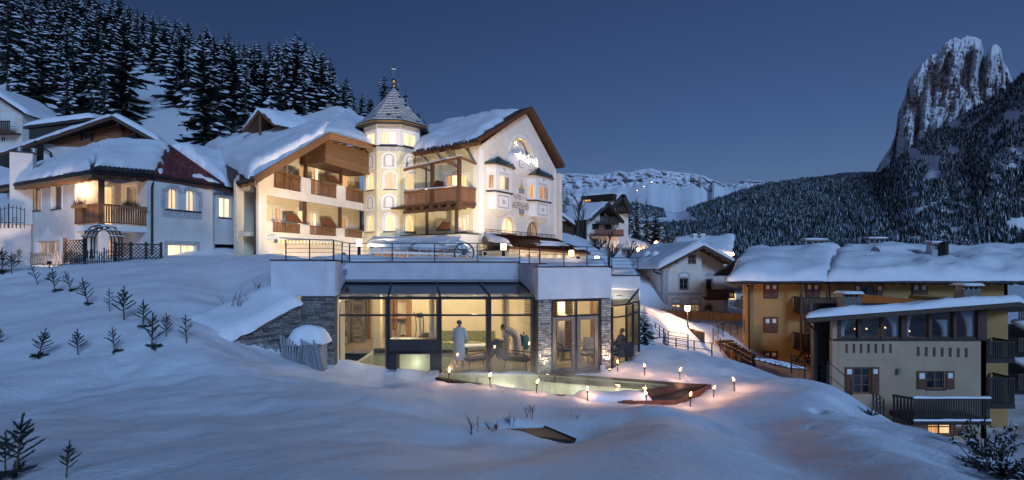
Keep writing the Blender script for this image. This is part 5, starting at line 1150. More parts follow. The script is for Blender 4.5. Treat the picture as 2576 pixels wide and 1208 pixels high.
# long side wall with balcony
def c7(x, y): return 998.9+.189*x, 371+.189*y
hs = []
def rw(a, b, y0, y1, arch=False): return rect(FL, c7(a, 0)[0], c7(b, 0)[0], c7(0, y0)[1], c7(0, y1)[1], arch)
W1, W2, W3, W4 = rw(640, 800, 365, 545), rw(838, 935, 362, 545), rw(830, 922, 925, 1120), rw(385, 470, 400, 560)
wall('wall', hotel, FL, [(-.6, 12.3), (gl, 12.3)], 3.2, [W1, W2, W3], 'yellow_plaster', .15, .3)
window(hotel, FL, W1, ['lit_orange', 'lit_pale'], nx=2, rec=.1, surround='paint_white'); window(hotel, FL, W2, 'lit_cream', nx=1, rec=.1, surround='paint_white'); window(hotel, FL, W3, 'lit_cream', nx=2, rec=.1, surround='paint_white')
mk('corner_strip', G().box(FL, gl-.55, gl-.004, .001, .012, 3.3, 12.1), 'paint_white', hotel)
bal = mk('balcony', G().box(FL, -1.4, gl-.22, .0, 1.9, 7.98, 8.10), 'wood_dark', hotel)
FB = FL.off(1.88); ub0, ub1 = FB.U(1016), gl-.25; zr0, zr1 = 8.14, 9.20
railing(hotel, FB, ub0, ub1, zr0, zr1, 'wood_mid', 0, .105, .062, .12); fr_ = Fr((FB.p(ub1, 0, 0).x, FB.p(ub1, 0, 0).y), (FL.p(ub1, .05, 0).x, FL.p(ub1, .05, 0).y)); railing(hotel, fr_, .05, fr_.len-.03, zr0, zr1, 'wood_mid', 0, .105, .062, .12)
mk('beam', G().box(FB, ub0-.05, ub1+.06, -.12, .06, 7.55, 7.78).box(FB, ub0-.05, ub1+.06, -.2, .1, 7.98, 8.13), 'wood_dark', bal)
for k in range(7): u = ub0+(ub1-ub0)*(.04+.155*k); mk('joist', G().box(FL, u-.07, u+.07, .0, 2.02, 7.785, 7.975), 'wood_dark', bal)
for (x, z0, z1) in ((825, 7.6, 11.1), (470, 8.1, 11.0)): u = FB.U(c7(x, 0)[0]); mk('post', G().box(FB, u-.11, u+.11, -.11, .11, z0, z1), 'wood_dark', bal)
mk('beam', G().bar(FB.p(ub0, 0, 10.86), FB.p(FB.U(1161), 0, 11.15), .16, .18), 'wood_mid', bal)
for (x, y) in ((325, 285), (690, 250)): u = FB.U(c7(x, 0)[0]); mk('outrigger', G().bar(FB.p(u-.1, .3, 10.92), FL.p(u-.7, .02, 10.9), .13, .14), 'wood_mid', bal)
pE = FB.p(FB.U(1161), 0, 11.1); mk('outrigger', G().bar(pE, FL.p(gl-.25, .05, 11.0), .14, .16), 'wood_mid', bal)
for k, (a_, z_) in enumerate(((FB.p(ub0+.1, 0, 10.9), 12.0), (FB.p(FB.U(1121), 0, 11.0), 12.0), (FL.p(gl-.3, .1, 11.05), 12.1))): mk('brace', G().bar(a_, FL.p(FL.U(1030+k*75)if k < 2 else gl-.9, .1, z_), .09, .1), 'wood_grey', bal)
for (pts, z) in ((((490, 540), (490, 470), (520, 438), (612, 455), (612, 540)), 0), (((505, 1112), (600, 985), (697, 997), (697, 1112)), 1)):
    mk('privacy_screen', G().prism(FL, [FL.hit(*c7(*q), 1.0) for q in pts], .94, 1.0), 'wood_red', hotel)
for x in (395, 787): u = FB.U(c7(x, 0)[0]); mk('post', G().box(FB, u-(.05 if x < 500 else .1), u+(.05 if x < 500 else .1), -.1, .06, 5.5, 7.55), 'wood_dark', hotel)
mk('flower_box', G().box(FB, ub0+.5, ub0+2.4, .06, .28, 9.0, 9.2), 'wood_mid', bal)
g = G(); snow_patch(g, [FB.p(ub0+.4, .24, 9.2), FB.p(ub0+2.5, .24, 9.2), FB.p(ub0+2.5, -.05, 9.2), FB.p(ub0+.4, -.05, 9.2)], .10, (.02,)*4, .03, .1, 3); snow_patch(g, [FB.p(ub0+2.8, .16, 9.2), FB.p(ub1-.3, .16, 9.2), FB.p(ub1-.3, -.06, 9.2), FB.p(ub0+2.8, -.06, 9.2)], .08, (.02,)*4, .03, .1, 4)
snow_patch(g, [FB.p(ub0, .1, 10.95), FB.p(FB.U(1161), .1, 11.24), FB.p(FB.U(1161), -.1, 11.24), FB.p(ub0, -.1, 10.95)], .10, (.02,)*4, .03, .1, 4); mk('snow_cover', g, 'roof_snow', bal, True)
# low terrace wall with little openings
FT = FL.off(2.1); tu0, tu1 = FT.U(1008), FT.U(1160); hh = [(tu0+(tu1-tu0)*(.16+.105*k), tu0+(tu1-tu0)*(.16+.105*k)+.16, 5.22, 5.45) for k in range(8)]
wall('terrace_wall', hotel, FT, [(tu0, 5.86), (tu1, 5.86)], 3.4, hh, 'grey_plaster', .2, .25); mk('wall_cap', G().box(FT, tu0-.05, tu1+.05, -.3, .08, 5.861, 5.93), 'wood_black', hotel)
ft2 = Fr((FT.p(tu1, 0, 0).x, FT.p(tu1, 0, 0).y), (FL.p(gl+.2, .1, 0).x, FL.p(gl+.2, .1, 0).y)); mk('terrace_wall', G().box(ft2, 0, ft2.len, -.2, 0, 3.4, 5.86), 'grey_plaster', hotel); mk('wall_cap', G().box(ft2, 0, ft2.len, -.25, .06, 5.862, 5.93), 'wood_black', hotel)
mk('drain_pipe', G().tube([el1.lerp(el0, .12)-UP*.3+FL.n*.1, el1.lerp(el0, .2)-UP*.8-FL.n*.3, FL.p(FL.U(1075), .15, 11.2), FL.p(FL.U(1075), .15, 5.5)], .05, 8), 'metal_black', hotel)

# ---- restaurant annexe with the brown roof
ax = thing('restaurant_annexe', (2, 36, 3.8), 'low annexe with brown tiled roof and lit windows at the foot of the gable', 'building')
r0, r1 = FG.p(FG.U(1221, .06), .06, FG.Z(1221, 587, .06)), FG.p(FG.U(1397, .06), .06, FG.Z(1397, 600, .06)); zE2 = FG.Z(1284, 621, 4.2); e0, e1 = FG.p(FG.U(1284, 4.2), 4.2, zE2), FG.p(FG.U(1486, 4.2), 4.2, zE2-.25); h0 = FG.p(FG.U(1212, .8), .8, r0.z-.55)
ar = mk('roof', G().slab([e0, e1, r1, r0], .15).slab([h0, e0+UP*.003, r0+UP*.003], .15), 'tile_brown', ax)
for r_ in range(11):
    s0, s1 = r_/11, (r_+1)/11+.02; A_, B_, C_, D_ = e0.lerp(r0, s0), e1.lerp(r1, s0), e1.lerp(r1, s1), e0.lerp(r0, s1); nn = (B_-A_).cross(D_-A_).normalized(); nn = nn if nn.z > 0 else -nn
    for j in range(22): a_, b_ = A_.lerp(B_, j/22), A_.lerp(B_, (j+.94)/22); piece('tile', 'tile', 'tile_brown', ar, (b_-a_), nn*.7, (D_-A_)*1.1, (a_+b_)/2+nn*.02)
mk('ridge_rail', G().tube([r0+UP*.3, r1+UP*.3], .02, 6).tube([r0+UP*.16, r1+UP*.16], .015, 6), 'metal_black', ar)
for k in range(14): p = r0.lerp(r1, k/13); mk('rail_post', G().bar(p+UP*.02, p+UP*.32, .025), 'metal_black', ar)
g = G(); snow_patch(g, [h0.lerp(e0, .3)+UP*.06, e0+UP*.06+(e1-e0)*.01, e0.lerp(r0, .75)+(e1-e0)*.02+UP*.05, r0.lerp(h0, .3)+UP*.05], .34, (.05, .05, .1, .1), .12, .25, 51, .4); mk('snow_cover', g, 'roof_snow', ar, True)
for (a, b, c) in ((.36, .70, .22), (.55, .95, .50), (.5, .9, .34), (.85, 1.0, .12)):
    A_, B_ = e0.lerp(e1, a).lerp(r0.lerp(r1, a), c), e0.lerp(e1, b).lerp(r0.lerp(r1, b), c+.06); C_, D_ = e0.lerp(e1, b).lerp(r0.lerp(r1, b), c+.13), e0.lerp(e1, a).lerp(r0.lerp(r1, a), c+.09)
    g = G(); snow_patch(g, [A_+UP*.07, B_+UP*.07, C_+UP*.07, D_+UP*.07], .08, (.02,)*4, .10, .15, 7, .5); mk('snow_cover', g, 'roof_snow', ar, True)
fx = FG.off(3.9); x0, x1 = fx.U(1287), fx.U(1478); hs = [(x0+(x1-x0)*(.02+.13*k), x0+(x1-x0)*(.02+.13*k)+.75, 4.15, zE2-.35) for k in range(7)]
wall('wall', ax, fx, [(x0, zE2-.05), (x1, zE2-.25)], 3.2, hs, 'cream_plaster', .12, .2)
for i, h in enumerate(hs): window(ax, fx, h, 'lit_orange' if i < 3 else 'lit_cream', nx=1, rec=.08, sill=None)
mk('wall', G().box(Fr((h0.x, h0.y), (fx.p(x0, 0, 0).x, fx.p(x0, 0, 0).y)), 0, 4., -.1, 0, 3.2, zE2-.2), 'cream_plaster', ax)
# ---- glass verandah with white awning arms
vr = thing('glass_verandah', (-6, 28, 3.9), 'flat glass verandah with white awning arms half buried in snow before the turret', 'verandah')
v0, v1, v2, v3 = at(930, 634, 25.5), at(1182, 641, 25.5), at(1158, 607, 31.5), at(932, 607, 32.5)
mk('glass_roof', G().slab([v0, v1, v2, v3], .04), 'glass_roof', vr)
for k in range(9): mk('roof_bar', G().bar(v0.lerp(v1, k/8)+UP*.03, v3.lerp(v2, k/8)+UP*.03, .07, .09), 'frame_white', vr)
mk('gutter', G().bar(v0, v1, .12, .12), 'frame_white', vr); mk('wall_plate', G().bar(v3, v2, .12, .14), 'frame_white', vr)
for k in range(9): p = v0.lerp(v1, k/8); mk('post', G().bar(Vector((p.x, p.y, 3.6)), p, .07), 'frame_white', vr)
for k in range(8):
    a_, b_ = v0.lerp(v1, (k+.05)/8), v0.lerp(v1, (k+.95)/8); z_ = 3.7; mk('pane', G().poly([Vector((a_.x, a_.y+.02, z_)), Vector((b_.x, b_.y+.02, z_)), b_-UP*.06+Vector((0, .02, 0)), a_-UP*.06+Vector((0, .02, 0))]), 'lit_dim', vr)
g = G(); snow_patch(g, [v0.lerp(v3, .35)+UP*.06, v1.lerp(v2, .35)+UP*.06, v2+UP*.06, v3+UP*.06], .22, (.1, .05, .1, .1), .16, .35, 61, .5); mk('snow_cover', g, 'roof_snow', vr, True)
for (a, b) in (((935, 605, 30), (1156, 597, 27)), ((1005, 622, 26), (1056, 599, 28)), ((1105, 611, 25), (1156, 598, 27)), ((1120, 616, 24.5), (1162, 611, 25.5))):
    mk('awning_arm', G().bar(at(*a), at(*b), .10, .12), 'frame_white', vr)
for (p, y0, y1, D) in ((1055, 601, 612, 28), (1150, 600, 612, 27), (1125, 606, 616, 25.5), (1030, 612, 622, 26.5)): mk('awning_bracket', G().bar(at(p, y0, D), at(p, y1, D), .05), 'frame_white', vr)
# wagon wheel on the terrace
wc = at(1167, 636, 21.8); wh = thing('wagon_wheel', (wc.x, wc.y, wc.z-.45), 'black wooden wagon wheel half sunk in the terrace snow', 'wheel'); axw = Vector((.25, -1, .12)).normalized()
mk('rim', G().disc(wc, axw, .39, .46, .06, 28), 'metal_black', wh); mk('hub', G().disc(wc, axw, .01, .09, .16, 14), 'metal_black', wh)
a_ = axw.cross(UP).normalized(); b_ = a_.cross(axw)
for k in range(10): d_ = a_*math.cos(k*math.pi/5)+b_*math.sin(k*math.pi/5); pbar('spoke', wc+d_*.08, wc+d_*.40, .035, .035, 'metal_black', wh, axw)
# fairy lights on the loggia apron
fl_ = thing('fairy_lights', tuple(FG.p(ap0, .4, zb_)), 'glowing clump of fairy lights along the arched loggia under the gable', 'light string'); R = random.Random(4); gw, gb = G(), G(); pts = []
for k in range(90):
    s = R.random(); i = min(N-1, int((.12+.86*s)*N)); u = ap0+(ap1-ap0)*(.14+.90*s); bul = cols[i][1]; q = FG.p(u, bul+.06+R.uniform(0, .08), zt_+R.gauss(-.12-.32*s, .15)); pts.append(q)
    r_ = .022; gb.add([q+Vector(d)*r_ for d in ((1, 0, 0), (-1, 0, 0), (0, 1, 0), (0, -1, 0), (0, 0, 1), (0, 0, -1))], [(0, 2, 4), (2, 1, 4), (1, 3, 4), (3, 0, 4), (2, 0, 5), (1, 2, 5), (3, 1, 5), (0, 3, 5)])
pts.sort(key=lambda p: p.x); gw.tube(pts, .006, 4); mk('wire', gw, 'metal_black', fl_); mk('bulbs', gb, 'fairy_glow', fl_)['kind'] = 'stuff'
for k in (.3, .75): lamp('fairy_light', FG.p(ap0+(ap1-ap0)*k, .75, zt_-.25), 7, (1, .72, .45), .15, fl_)
# assumed floodlights: fixtures added on the terrace for the unseen light on the walls
def assumed_flood(x, y, z, aim, power, size, label, col=(1, .80, .56)):
    f_ = thing('floodlight', (x, y, z-.3), label, 'floodlight', 'terrace floodlights'); d = (Vector(aim)-Vector((x, y, z))).normalized(); p = Vector((x, y, z))
    mk('housing', G().bar(p-d*.14, p-d*.02, .16, .12), 'metal_black', f_); mk('lens', G().bar(p-d*.02, p-d*.012, .13, .09), 'lamp_glow_soft', f_); mk('stake', G().bar(Vector((x, y, z-.5)), Vector((x, y, z-.06)), .03), 'metal_black', f_)
    lamp('floodlight_beam', p+d*.02, power, col, .12, f_, 'SPOT', aim, size, .7)
assumed_flood(-7.6, 22.6, 4.35, (-12.8, 35.5, 8.5), 8200, 64, 'small floodlight in the terrace snow aimed at the loggia wing', (1, .74, .46))  # assumed source of the wing's warm light, fixture added
assumed_flood(-1.5, 27.2, 4.45, (-7.9, 39, 10.2), 4200, 70, 'small floodlight in the terrace snow aimed at the turret')  # added fixture in place of the unseen lamp lighting the turret
assumed_flood(3.2, 24.5, 4.2, (.3, 39, 9.5), 4700, 62, 'small floodlight in the terrace snow aimed at the gable facade', (1, .72, .44))  # fixture added; the source lighting the gable is unseen
# ------------------------------------------------------------------ the villa on the left
def c1(x, y): return .4017*x, 199.8+.4017*y
villa = thing('villa', (-22, 30, 4), 'white villa with corner balcony and thick snow on its hipped roof', 'building')
VC = Vector((colx(252, 27), 27, 0)); dl = Vector((-.892, .452, 0)); dr = Vector((.425, .905, 0))
P = lambda v: (v.x, v.y)
FVL = Fr(P(VC+dl*9.2), P(VC)); FVR = Fr(P(VC), P(VC+dr*9.4)); Lp = VC+dl*2.75; In = Lp+dr*2.3; Rp = VC+dr*2.3
uLp = FVL.len-2.75; ZT, ZB1, ZB0 = 8.70, 6.0, 5.68
w1, w2, w3 = rect(FVL, 80, 103, 474, 530), rect(FVL, 130, 155, 467, 526), rect(FVL, 91, 150, 606, 640)
wall('wall', villa, FVL, [(0, ZT), (uLp, ZT)], 2.6, [w1, w2, w3], 'villa_plaster', .28, .3)
window(villa, FVL, w1, 'lit_dim', nx=1, rec=.24, frame='frame_taupe', surround='paint_white', sw=.10); window(villa, FVL, w2, 'window_dark', nx=1, rec=.24, frame='frame_taupe', surround='paint_white', sw=.10); window(villa, FVL, w3, 'lit_dim', nx=3, rec=.2, surround='paint_white', sw=.22)
for w in (w1, w2): c = (w[0]+w[1])/2; mk('painted_motif', G().prism(FVL, [(c-.32, w[2]-.1), (c+.32, w[2]-.1), (c+.12, w[2]-.26), (c, w[2]-.5), (c-.12, w[2]-.26)], .001, .006), 'paint_white', villa)
c = (w3[0]+w3[1])/2; mk('painted_motif', G().prism(FVL, [(c-.8, w3[3]+.25), (c+.8, w3[3]+.25), (c+.3, w3[3]+.55), (c, w3[3]+.9), (c-.3, w3[3]+.55)], .001, .006), 'paint_white', villa)
# loggia walls, both floors
FI1, FI2 = Fr(P(Lp), P(In)), Fr(P(In), P(Rp))
d1 = rect(FI1, 259, 285, 468, 520); d1 = (d1[0], d1[1], ZB1, d1[3]); d2 = rect(FI2, 319, 344, 470, 520); d2 = (d2[0], d2[1], ZB1, d2[3]); g1 = (1.1, 1.9, 4.0, 5.3)
wall('loggia_wall', villa, FI1, [(0, ZT), (FI1.len, ZT)], 2.6, [d1, g1], 'villa_plaster', .12, .2); wall('loggia_wall', villa, FI2, [(0, ZT), (FI2.len, ZT)], 2.6, [d2], 'villa_plaster', .2, .2)
window(villa, FI1, d1, 'lit_cream', nx=1, rec=.1, sill=None, name='balcony_door', surround='paint_white'); window(villa, FI2, d2, 'lit_dim', nx=2, rec=.18, sill=None, name='balcony_door', surround='paint_white'); window(villa, FI1, g1, 'lit_orange', nx=1, rec=.1, sill=None)
# right face
a1, a2 = rect(FVR, 424, 448, 473, 527, True), rect(FVR, 468, 492, 477, 532, True); lo = rect(FVR, 422, 494, 615, 652); lo = (lo[0], lo[1], 3.9, lo[3]); uP = FVR.U(536)
wall('wall', villa, FVR, [(2.3, ZT), (uP, ZT)], 2.6, [a1, a2, lo], 'villa_plaster', .26, .3)
window(villa, FVR, a1, 'lit_cream', nx=2, rec=.22, sill=None); window(villa, FVR, a2, 'lit_pale', nx=2, rec=.22, sill=None); window(villa, FVR, lo, 'lit_pale', nx=2, rec=.2, surround='paint_grey', sw=.2)
for a in (a1, a2):
    A = arc_pts(a[0]-.004, a[1]+.004, a[3]+.004); B = arc_pts(a[0]-.22, a[1]+.22, a[3]+.22); g = G()
    for i in range(len(A)-1): g.prism(FVR, [A[i], A[i+1], B[i+1], B[i]], .001, .02)
    mk('painted_arch', g, 'paint_grey', villa)
mk('painted_band', G().box(FVR, a1[0]-.35, a2[1]+.4, .001, .02, a1[2]-.5, a1[2]-.12), 'paint_grey', villa); mk('sill', G().box(FVR, a1[0]-.2, a2[1]+.3, -.2, .09, a1[2]-.07, a1[2]-.01), 'metal_dark', villa)
mk('painted_band', G().box(FVR, a2[1]+.18, a2[1]+.42, .001, .02, a1[2]-.1, a2[3]-.1), 'paint_grey', villa); mk('painted_band', G().box(FVR, a1[0]-.42, a1[0]-.18, .001, .02, a1[2]-.1, a1[3]-.1), 'paint_grey', villa)
FK = FVR.off(-.35); lk = rect(FK, 550, 580, 497, 548); uq = FK.U(640); gar = (FK.U(540), FK.U(619), 3.2, FK.Z(580, 615))
wall('link_wall', villa, FK, [(uP-.05, ZT-.2), (uq, ZT-.2)], 2.6, [lk, gar], 'villa_plaster', .8, 1.0); window(villa, FK, lk, 'lit_pale', nx=2, rec=.12, surround='paint_white', sw=.18)
mk('garage_back', G().box(FK, gar[0]-.1, gar[1]+.1, -1.0, -.82, 3, gar[3]+.2), 'wood_black', villa); window(villa, FK, (gar[1]-1.1, gar[1]-.1, 3.9, gar[3]-.35), 'lit_orange', nx=2, rec=.75, sill=None)
c = (lk[0]+lk[1])/2; mk('painted_motif', G().prism(FK, [(c-.4, lk[2]-.12), (c+.4, lk[2]-.12), (c, lk[2]-.55)], .001, .006), 'paint_white', villa)
back = VC+dl*9.2+dr*9.4; mk('wall', G().box(Fr(P(VC+dr*9.4), P(back)), 0, 9.2, -.2, 0, 2.6, ZT).box(Fr(P(back), P(VC+dl*9.2)), 0, 9.4, -.2, 0, 2.6, ZT), 'villa_plaster', villa)
# balcony
mk('balcony_slab', G().slab([VC+dl*2.75+UP*ZB1, VC+UP*ZB1, VC+dr*2.32+UP*ZB1, In+UP*ZB1], .33), 'paint_white', villa)
railing(villa, FVL, uLp+.03, FVL.len-.10, ZB1+.08, 7.12, 'wood_mid', .02, .115, .075, .10, 'balcony_railing'); railing(villa, FVR, .10, 2.28, ZB1+.08, 7.12, 'wood_mid', .02, .115, .075, .10, 'balcony_railing')
mk('corner_post', G().box(FVR, .0, .2, -.2, .02, ZB1+.01, ZT), 'wood_dark', villa); mk('pillar', G().box(FVR, .1, .45, -.45, -.1, 3.2, ZB0-.02), 'villa_plaster', villa)
mk('flower_box', G().box(FVL, uLp+.2, uLp+1.5, .05, .26, 6.94, 7.12), 'wood_honey', villa); mk('flower_box', G().box(FVR, .9, 2.2, .05, .26, 6.94, 7.12), 'wood_honey', villa)
def tuft(c, r, h, m, parent, seed, n=60):
    R = random.Random(seed); g = G()
    for k in range(n):
        a = R.uniform(0, 6.28); b = c+Vector((R.uniform(-r, r)*.6, R.uniform(-r, r)*.4, 0)); t = b+Vector((math.cos(a)*r*R.uniform(.2, 1), math.sin(a)*r*R.uniform(.2, 1), h*R.uniform(.4, 1))); s_ = Vector((math.sin(a), -math.cos(a), 0))*.02
        g.add([b-s_, b+s_, t], [(0, 1, 2)])
    return mk('plant', g, m, parent)
tuft(FVL.p(uLp+.9, .15, 7.1), .35, .5, 'plant_dry', villa, 1); tuft(FVR.p(1.5, .15, 7.1), .45, .5, 'plant_dry', villa, 2); tuft(FVR.p(1.2, .15, 7.1), .3, .4, 'plant_green', villa, 3)
# wall lamp on the loggia
wl_ = FI1.p(FI1.U(213), .12, FI1.Z(213, 481)); wlt = thing('wall_lamp', tuple(wl_), 'bright round wall lamp above the villa corner balcony', 'lamp'); mk('globe', G().lathe(wl_-UP*.12, [(.02, 0), (.10, .05), (.13, .12), (.10, .19), (.02, .24)], 12), 'lamp_glow', wlt, True); mk('bracket', G().bar(wl_-FI1.n*.12, wl_-FI1.n*.02, .05), 'metal_black', wlt); lamp('wall_lamp_light', wl_+FI1.n*.22, 48, (1, .66, .34), .1, wlt)
# roof
E0, EC, E1, E2, R0, R1 = at(-20, 470, 31.6), at(231, 428, 26.), at(388, 440, 29.6), at(562, 466, 33.2), at(268, 362, 32), at(421, 368, 33.5); E3, R3 = at(604, 474, 34.6), at(585, 398, 40); RL = at(60, 440, 36)
rv = mk('roof', G().slab([E0, EC, R0, RL], .18).slab([EC+UP*.002, E1, R1, R0+UP*.002], .18).slab([E1+UP*.003, E2, R1+UP*.003], .18).slab([E2+UP*.004, E3, R3, R1+UP*.004], .18).slab([R0, R1, R3, at(400, 372, 44), at(60, 420, 42), RL], .1), 'wood_dark', villa)
for a, b in ((E0, EC), (EC, E1), (E1, E2), (E2, E3), (E3, at(645, 490, 35.6))):
    mk('gutter', G().tube([a-UP*.12, b-UP*.12], .085, 8), 'metal_black', rv); mk('eave_board', G().bar(a-UP*.30, b-UP*.30, .06, .18), 'wood_honey' if a is E0 else 'wood_dark', rv)
    n_ = max(2, int((b-a).length/.75)); inw = Vector((0, 1, 0)) if a is not E0 else Vector((.5, .8, 0))
    for k in range(n_): p = a.lerp(b, (k+.5)/n_)-UP*.34; mk('rafter_tail', G().bar(p, p+inw*.8+UP*.05, .12, .16), 'wood_honey' if a is E0 else 'wood_mid', rv)
for k in range(14): p = EC.lerp(E1, .02+.07*k); mk('edge_tile', G().tube([p+UP*.02-Vector((0, .12, 0)), p+Vector((0, .5, .28))], .085, 6), 'tile_dark', rv)
g = G(); snow_patch(g, [E0+UP*.03, EC+UP*.03+Vector((-.35, .2, .05)), R0+UP*.03, RL+UP*.05], .50, (.05, .0, .15, .1), .12, .3, 71, .25); mk('snow_cover', g, 'roof_snow', rv, True)
g = G(); snow_patch(g, [EC+UP*.05+Vector((-.1, .45, .1)), E1+UP*.05+Vector((-.1, .4, .1)), R1+UP*.03, R0+UP*.03], .50, (.0, .1, .15, .25), .12, .3, 72, .25); mk('snow_cover', g, 'roof_snow', rv, True)
# the bare red tiles between
nn = (E2-E1).cross(R1-E1).normalized(); nn = nn if nn.z > 0 else -nn; tl_ = mk('tile_field', G().poly([E1+nn*.02, E2+nn*.02, R1+nn*.02]), 'tile_red', villa)
for r_ in range(15):
    s0 = r_/15; A_, B_ = E1.lerp(R1, s0), E2.lerp(R1, s0); w_ = (B_-A_).length; n_ = max(1, int(w_/.30))
    for j in range(n_): a_, b_ = A_.lerp(B_, j/n_), A_.lerp(B_, (j+.95)/n_); mid_ = (a_+b_)/2; up_ = (R1-(E1+E2)/2)/15*1.2; piece('tile', 'tile', 'tile_red', tl_, b_-a_, nn*.5, up_, mid_+nn*.03)
mk('ridge_tiles', G().tube([E1+nn*.08, R1+nn*.1], .09, 8).tube([R1+nn*.1, E2+nn*.08], .07, 8), 'tile_red', rv)
g = G(); snow_patch(g, [E2+UP*.05, E3+UP*.05, R3+UP*.05, R1+UP*.06+Vector((.15, 0, 0))], .55, (.1, .15, .15, -.1), .14, .35, 73, .45); mk('snow_cover', g, 'roof_snow', rv, True)
for (a, b, s) in ((.03, .10, .06), (.62, .78, .10), (.74, .93, .02)):
    A_, B_ = E1.lerp(E2, a).lerp(R1, s), E1.lerp(E2, b).lerp(R1, s); g = G(); snow_patch(g, [A_+nn*.08, B_+nn*.08, B_.lerp(R1, .10)+nn*.08, A_.lerp(R1, .09)+nn*.08], .10, (.02,)*4, .12, .12, int(a*90), .5); mk('snow_cover', g, 'roof_snow', rv, True)
E4 = at(645, 490, 35.6)
for r_ in range(3):
    A_, B_ = E3.lerp(R3, r_*.05), E4.lerp(R3+Vector((2, 0, 0)), r_*.05)
    for j in range(8): a_, b_ = A_.lerp(B_, j/8), A_.lerp(B_, (j+.95)/8); piece('tile', 'tile', 'tile_dark', rv, b_-a_, Vector((0, -.3, .4)), Vector((0, .35, .26)), (a_+b_)/2)
mk('ridge_vent', G().box(Fr((colx(312, 32.5), 32.5), (colx(326, 32.5), 32.5)), 0, .4, -.5, 0, 11.2, EYE+(HOR-340)/FOC*32.5), 'tile_dark', rv)
mk('drain_pipe', G().tube([E1-UP*.2, FVR.p(FVR.U(379), .12, 8.3), FVR.p(FVR.U(379), .12, 3.9)], .055, 8), 'metal_black', villa); mk('drain_pipe', G().tube([at(637, 490, 34), at(637, 640, 34)], .055, 8), 'metal_black', villa)
# chimney block at the left
fc = Fr((colx(24, 30), 30), (colx(82, 30.5), 30.5)); ch = mk('chimney', G().box(fc, 0, fc.len, -.7, 0, 6, EYE+(HOR-382)/FOC*30), 'villa_plaster', villa)
mk('cap', G().box(fc, -.05, fc.len+.05, -.75, .05, EYE+(HOR-382)/FOC*30+.001, EYE+(HOR-382)/FOC*30+.08), 'metal_dark', ch)
for k in range(2): mk('flue', G().lathe(fc.p(.35+.65*k, -.35, EYE+(HOR-382)/FOC*30+.08), [(.13, 0), (.13, .22), (.17, .24), (.17, .28)], 10), 'metal_grey', ch)
fe_ = Fr((colx(18, 31.5), 31.5), (colx(62, 31.3), 31.3)); mk('wall', G().box(fe_, 0, fe_.len, -3, 0, 2.5, 8.5), 'villa_plaster', villa)

# garden wall and fences before the villa
gw_ = thing('garden_wall', (-27, 26, 3.5), 'plain grey garden wall below the iron balustrade at the left edge', 'wall'); fgw = Fr((colx(-60, 25.5), 25.5), (colx(78, 26.5), 26.5)); mk('wall_body', G().box(fgw, 0, fgw.len, -.25, 0, 2.6, EYE+(HOR-566)/FOC*26), 'grey_plaster', gw_); mk('coping', G().box(fgw, 0, fgw.len+.04, -.3, .04, EYE+(HOR-566)/FOC*26+.001, EYE+(HOR-566)/FOC*26+.06), 'stone_dark', gw_)
def iron_fence(name, a, b, zb, zt, step, label, arcs=True, cat='fence'):
    t = thing(name, ((a[0]+b[0])/2, (a[1]+b[1])/2, zb), label, cat); f = Fr(a, b); n_ = int(f.len/step); bow = lambda u: .12*math.sin(math.pi*((u/f.len*2) % 1)) if arcs else 0
    mk('rail', G().tube([f.p(f.len*k/12, 0, zt-.12+bow(f.len*k/12)) for k in range(13)], .014, 6), 'metal_black', t); mk('rail', G().bar(f.p(0, 0, zb+.10), f.p(f.len, 0, zb+.10), .02, .03), 'metal_black', t)
    for k in range(n_+1): u = f.len*k/n_; big = k % 8 == 0; pbox('bar', f, u-(.025 if big else .011), u+(.025 if big else .011), -.012, .012, zb-.2, zt+bow(u)+(.10 if big else 0), 'metal_black', t)
    for k in range(3): mk('ring', G().disc(f.p(f.len*(.2+.3*k), .0, zb+.28), f.n, .075, .10, .015, 14), 'metal_black', t)
    return t
iron_fence('iron_balustrade', (colx(-60, 25.6), 25.6), (colx(62, 26.2), 26.2), EYE+(HOR-565)/FOC*26, EYE+(HOR-522)/FOC*26, .16, 'wrought iron balustrade on top of the grey garden wall')
zf = lambda px, D: gz1(colx(px, D), D)
iron_fence('iron_fence', (colx(78, 23.6), 23.6), (colx(213, 23.0), 23.0), zf(140, 23.3)-.02, zf(140, 23.3)+.55, .095, 'low black iron garden fence left of the rose arch'); iron_fence('iron_fence', (colx(215, 23.0), 23.0), (colx(291, 23.2), 23.2), zf(250, 23.1)-.02, zf(250, 23.1)+.52, .095, 'low black iron garden fence with rings in front of the rose arch')
def lattice(a, b, zb, zt, label, nsec=1):
    t = thing('lattice_screen', ((a[0]+b[0])/2, (a[1]+b[1])/2, zb), label, 'fence', 'lattice screens before the villa'); f = Fr(a, b)
    for s in range(nsec+1): u = f.len*s/nsec; mk('post', G().box(f, u-.05, u+.05, -.05, .05, zb-.3, zt+.08), 'wood_black', t)
    for s in range(nsec):
        u0, u1 = f.len*s/nsec+.05, f.len*(s+1)/nsec-.05; mk('frame', G().box(f, u0, u1, -.03, .03, zb, zb+.06).box(f, u0, u1, -.03, .03, zt-.06, zt), 'wood_black', t)
        w_, h_ = u1-u0, zt-zb-.12; sp = .17; n_ = int((w_+h_)/sp)
        for k in range(1, n_):
            c = k*sp; p0 = (max(0, c-h_), min(c, h_)); p1 = (min(c, w_), max(0, c-w_))
            pbar('lath', f.p(u0+p0[0], .012, zb+.06+p0[1]), f.p(u0+p1[0], .012, zb+.06+p1[1]), .018, .035, 'wood_black', t); pbar('lath', f.p(u1-p0[0], -.012, zb+.06+p0[1]), f.p(u1-p1[0], -.012, zb+.06+p1[1]), .018, .035, 'wood_black', t)
lattice((colx(163, 24.4), 24.4), (colx(213, 24.2), 24.2), zf(190, 24.3)-.1, EYE+(HOR-603)/FOC*24.3, 'lattice screen left of the rose arch')
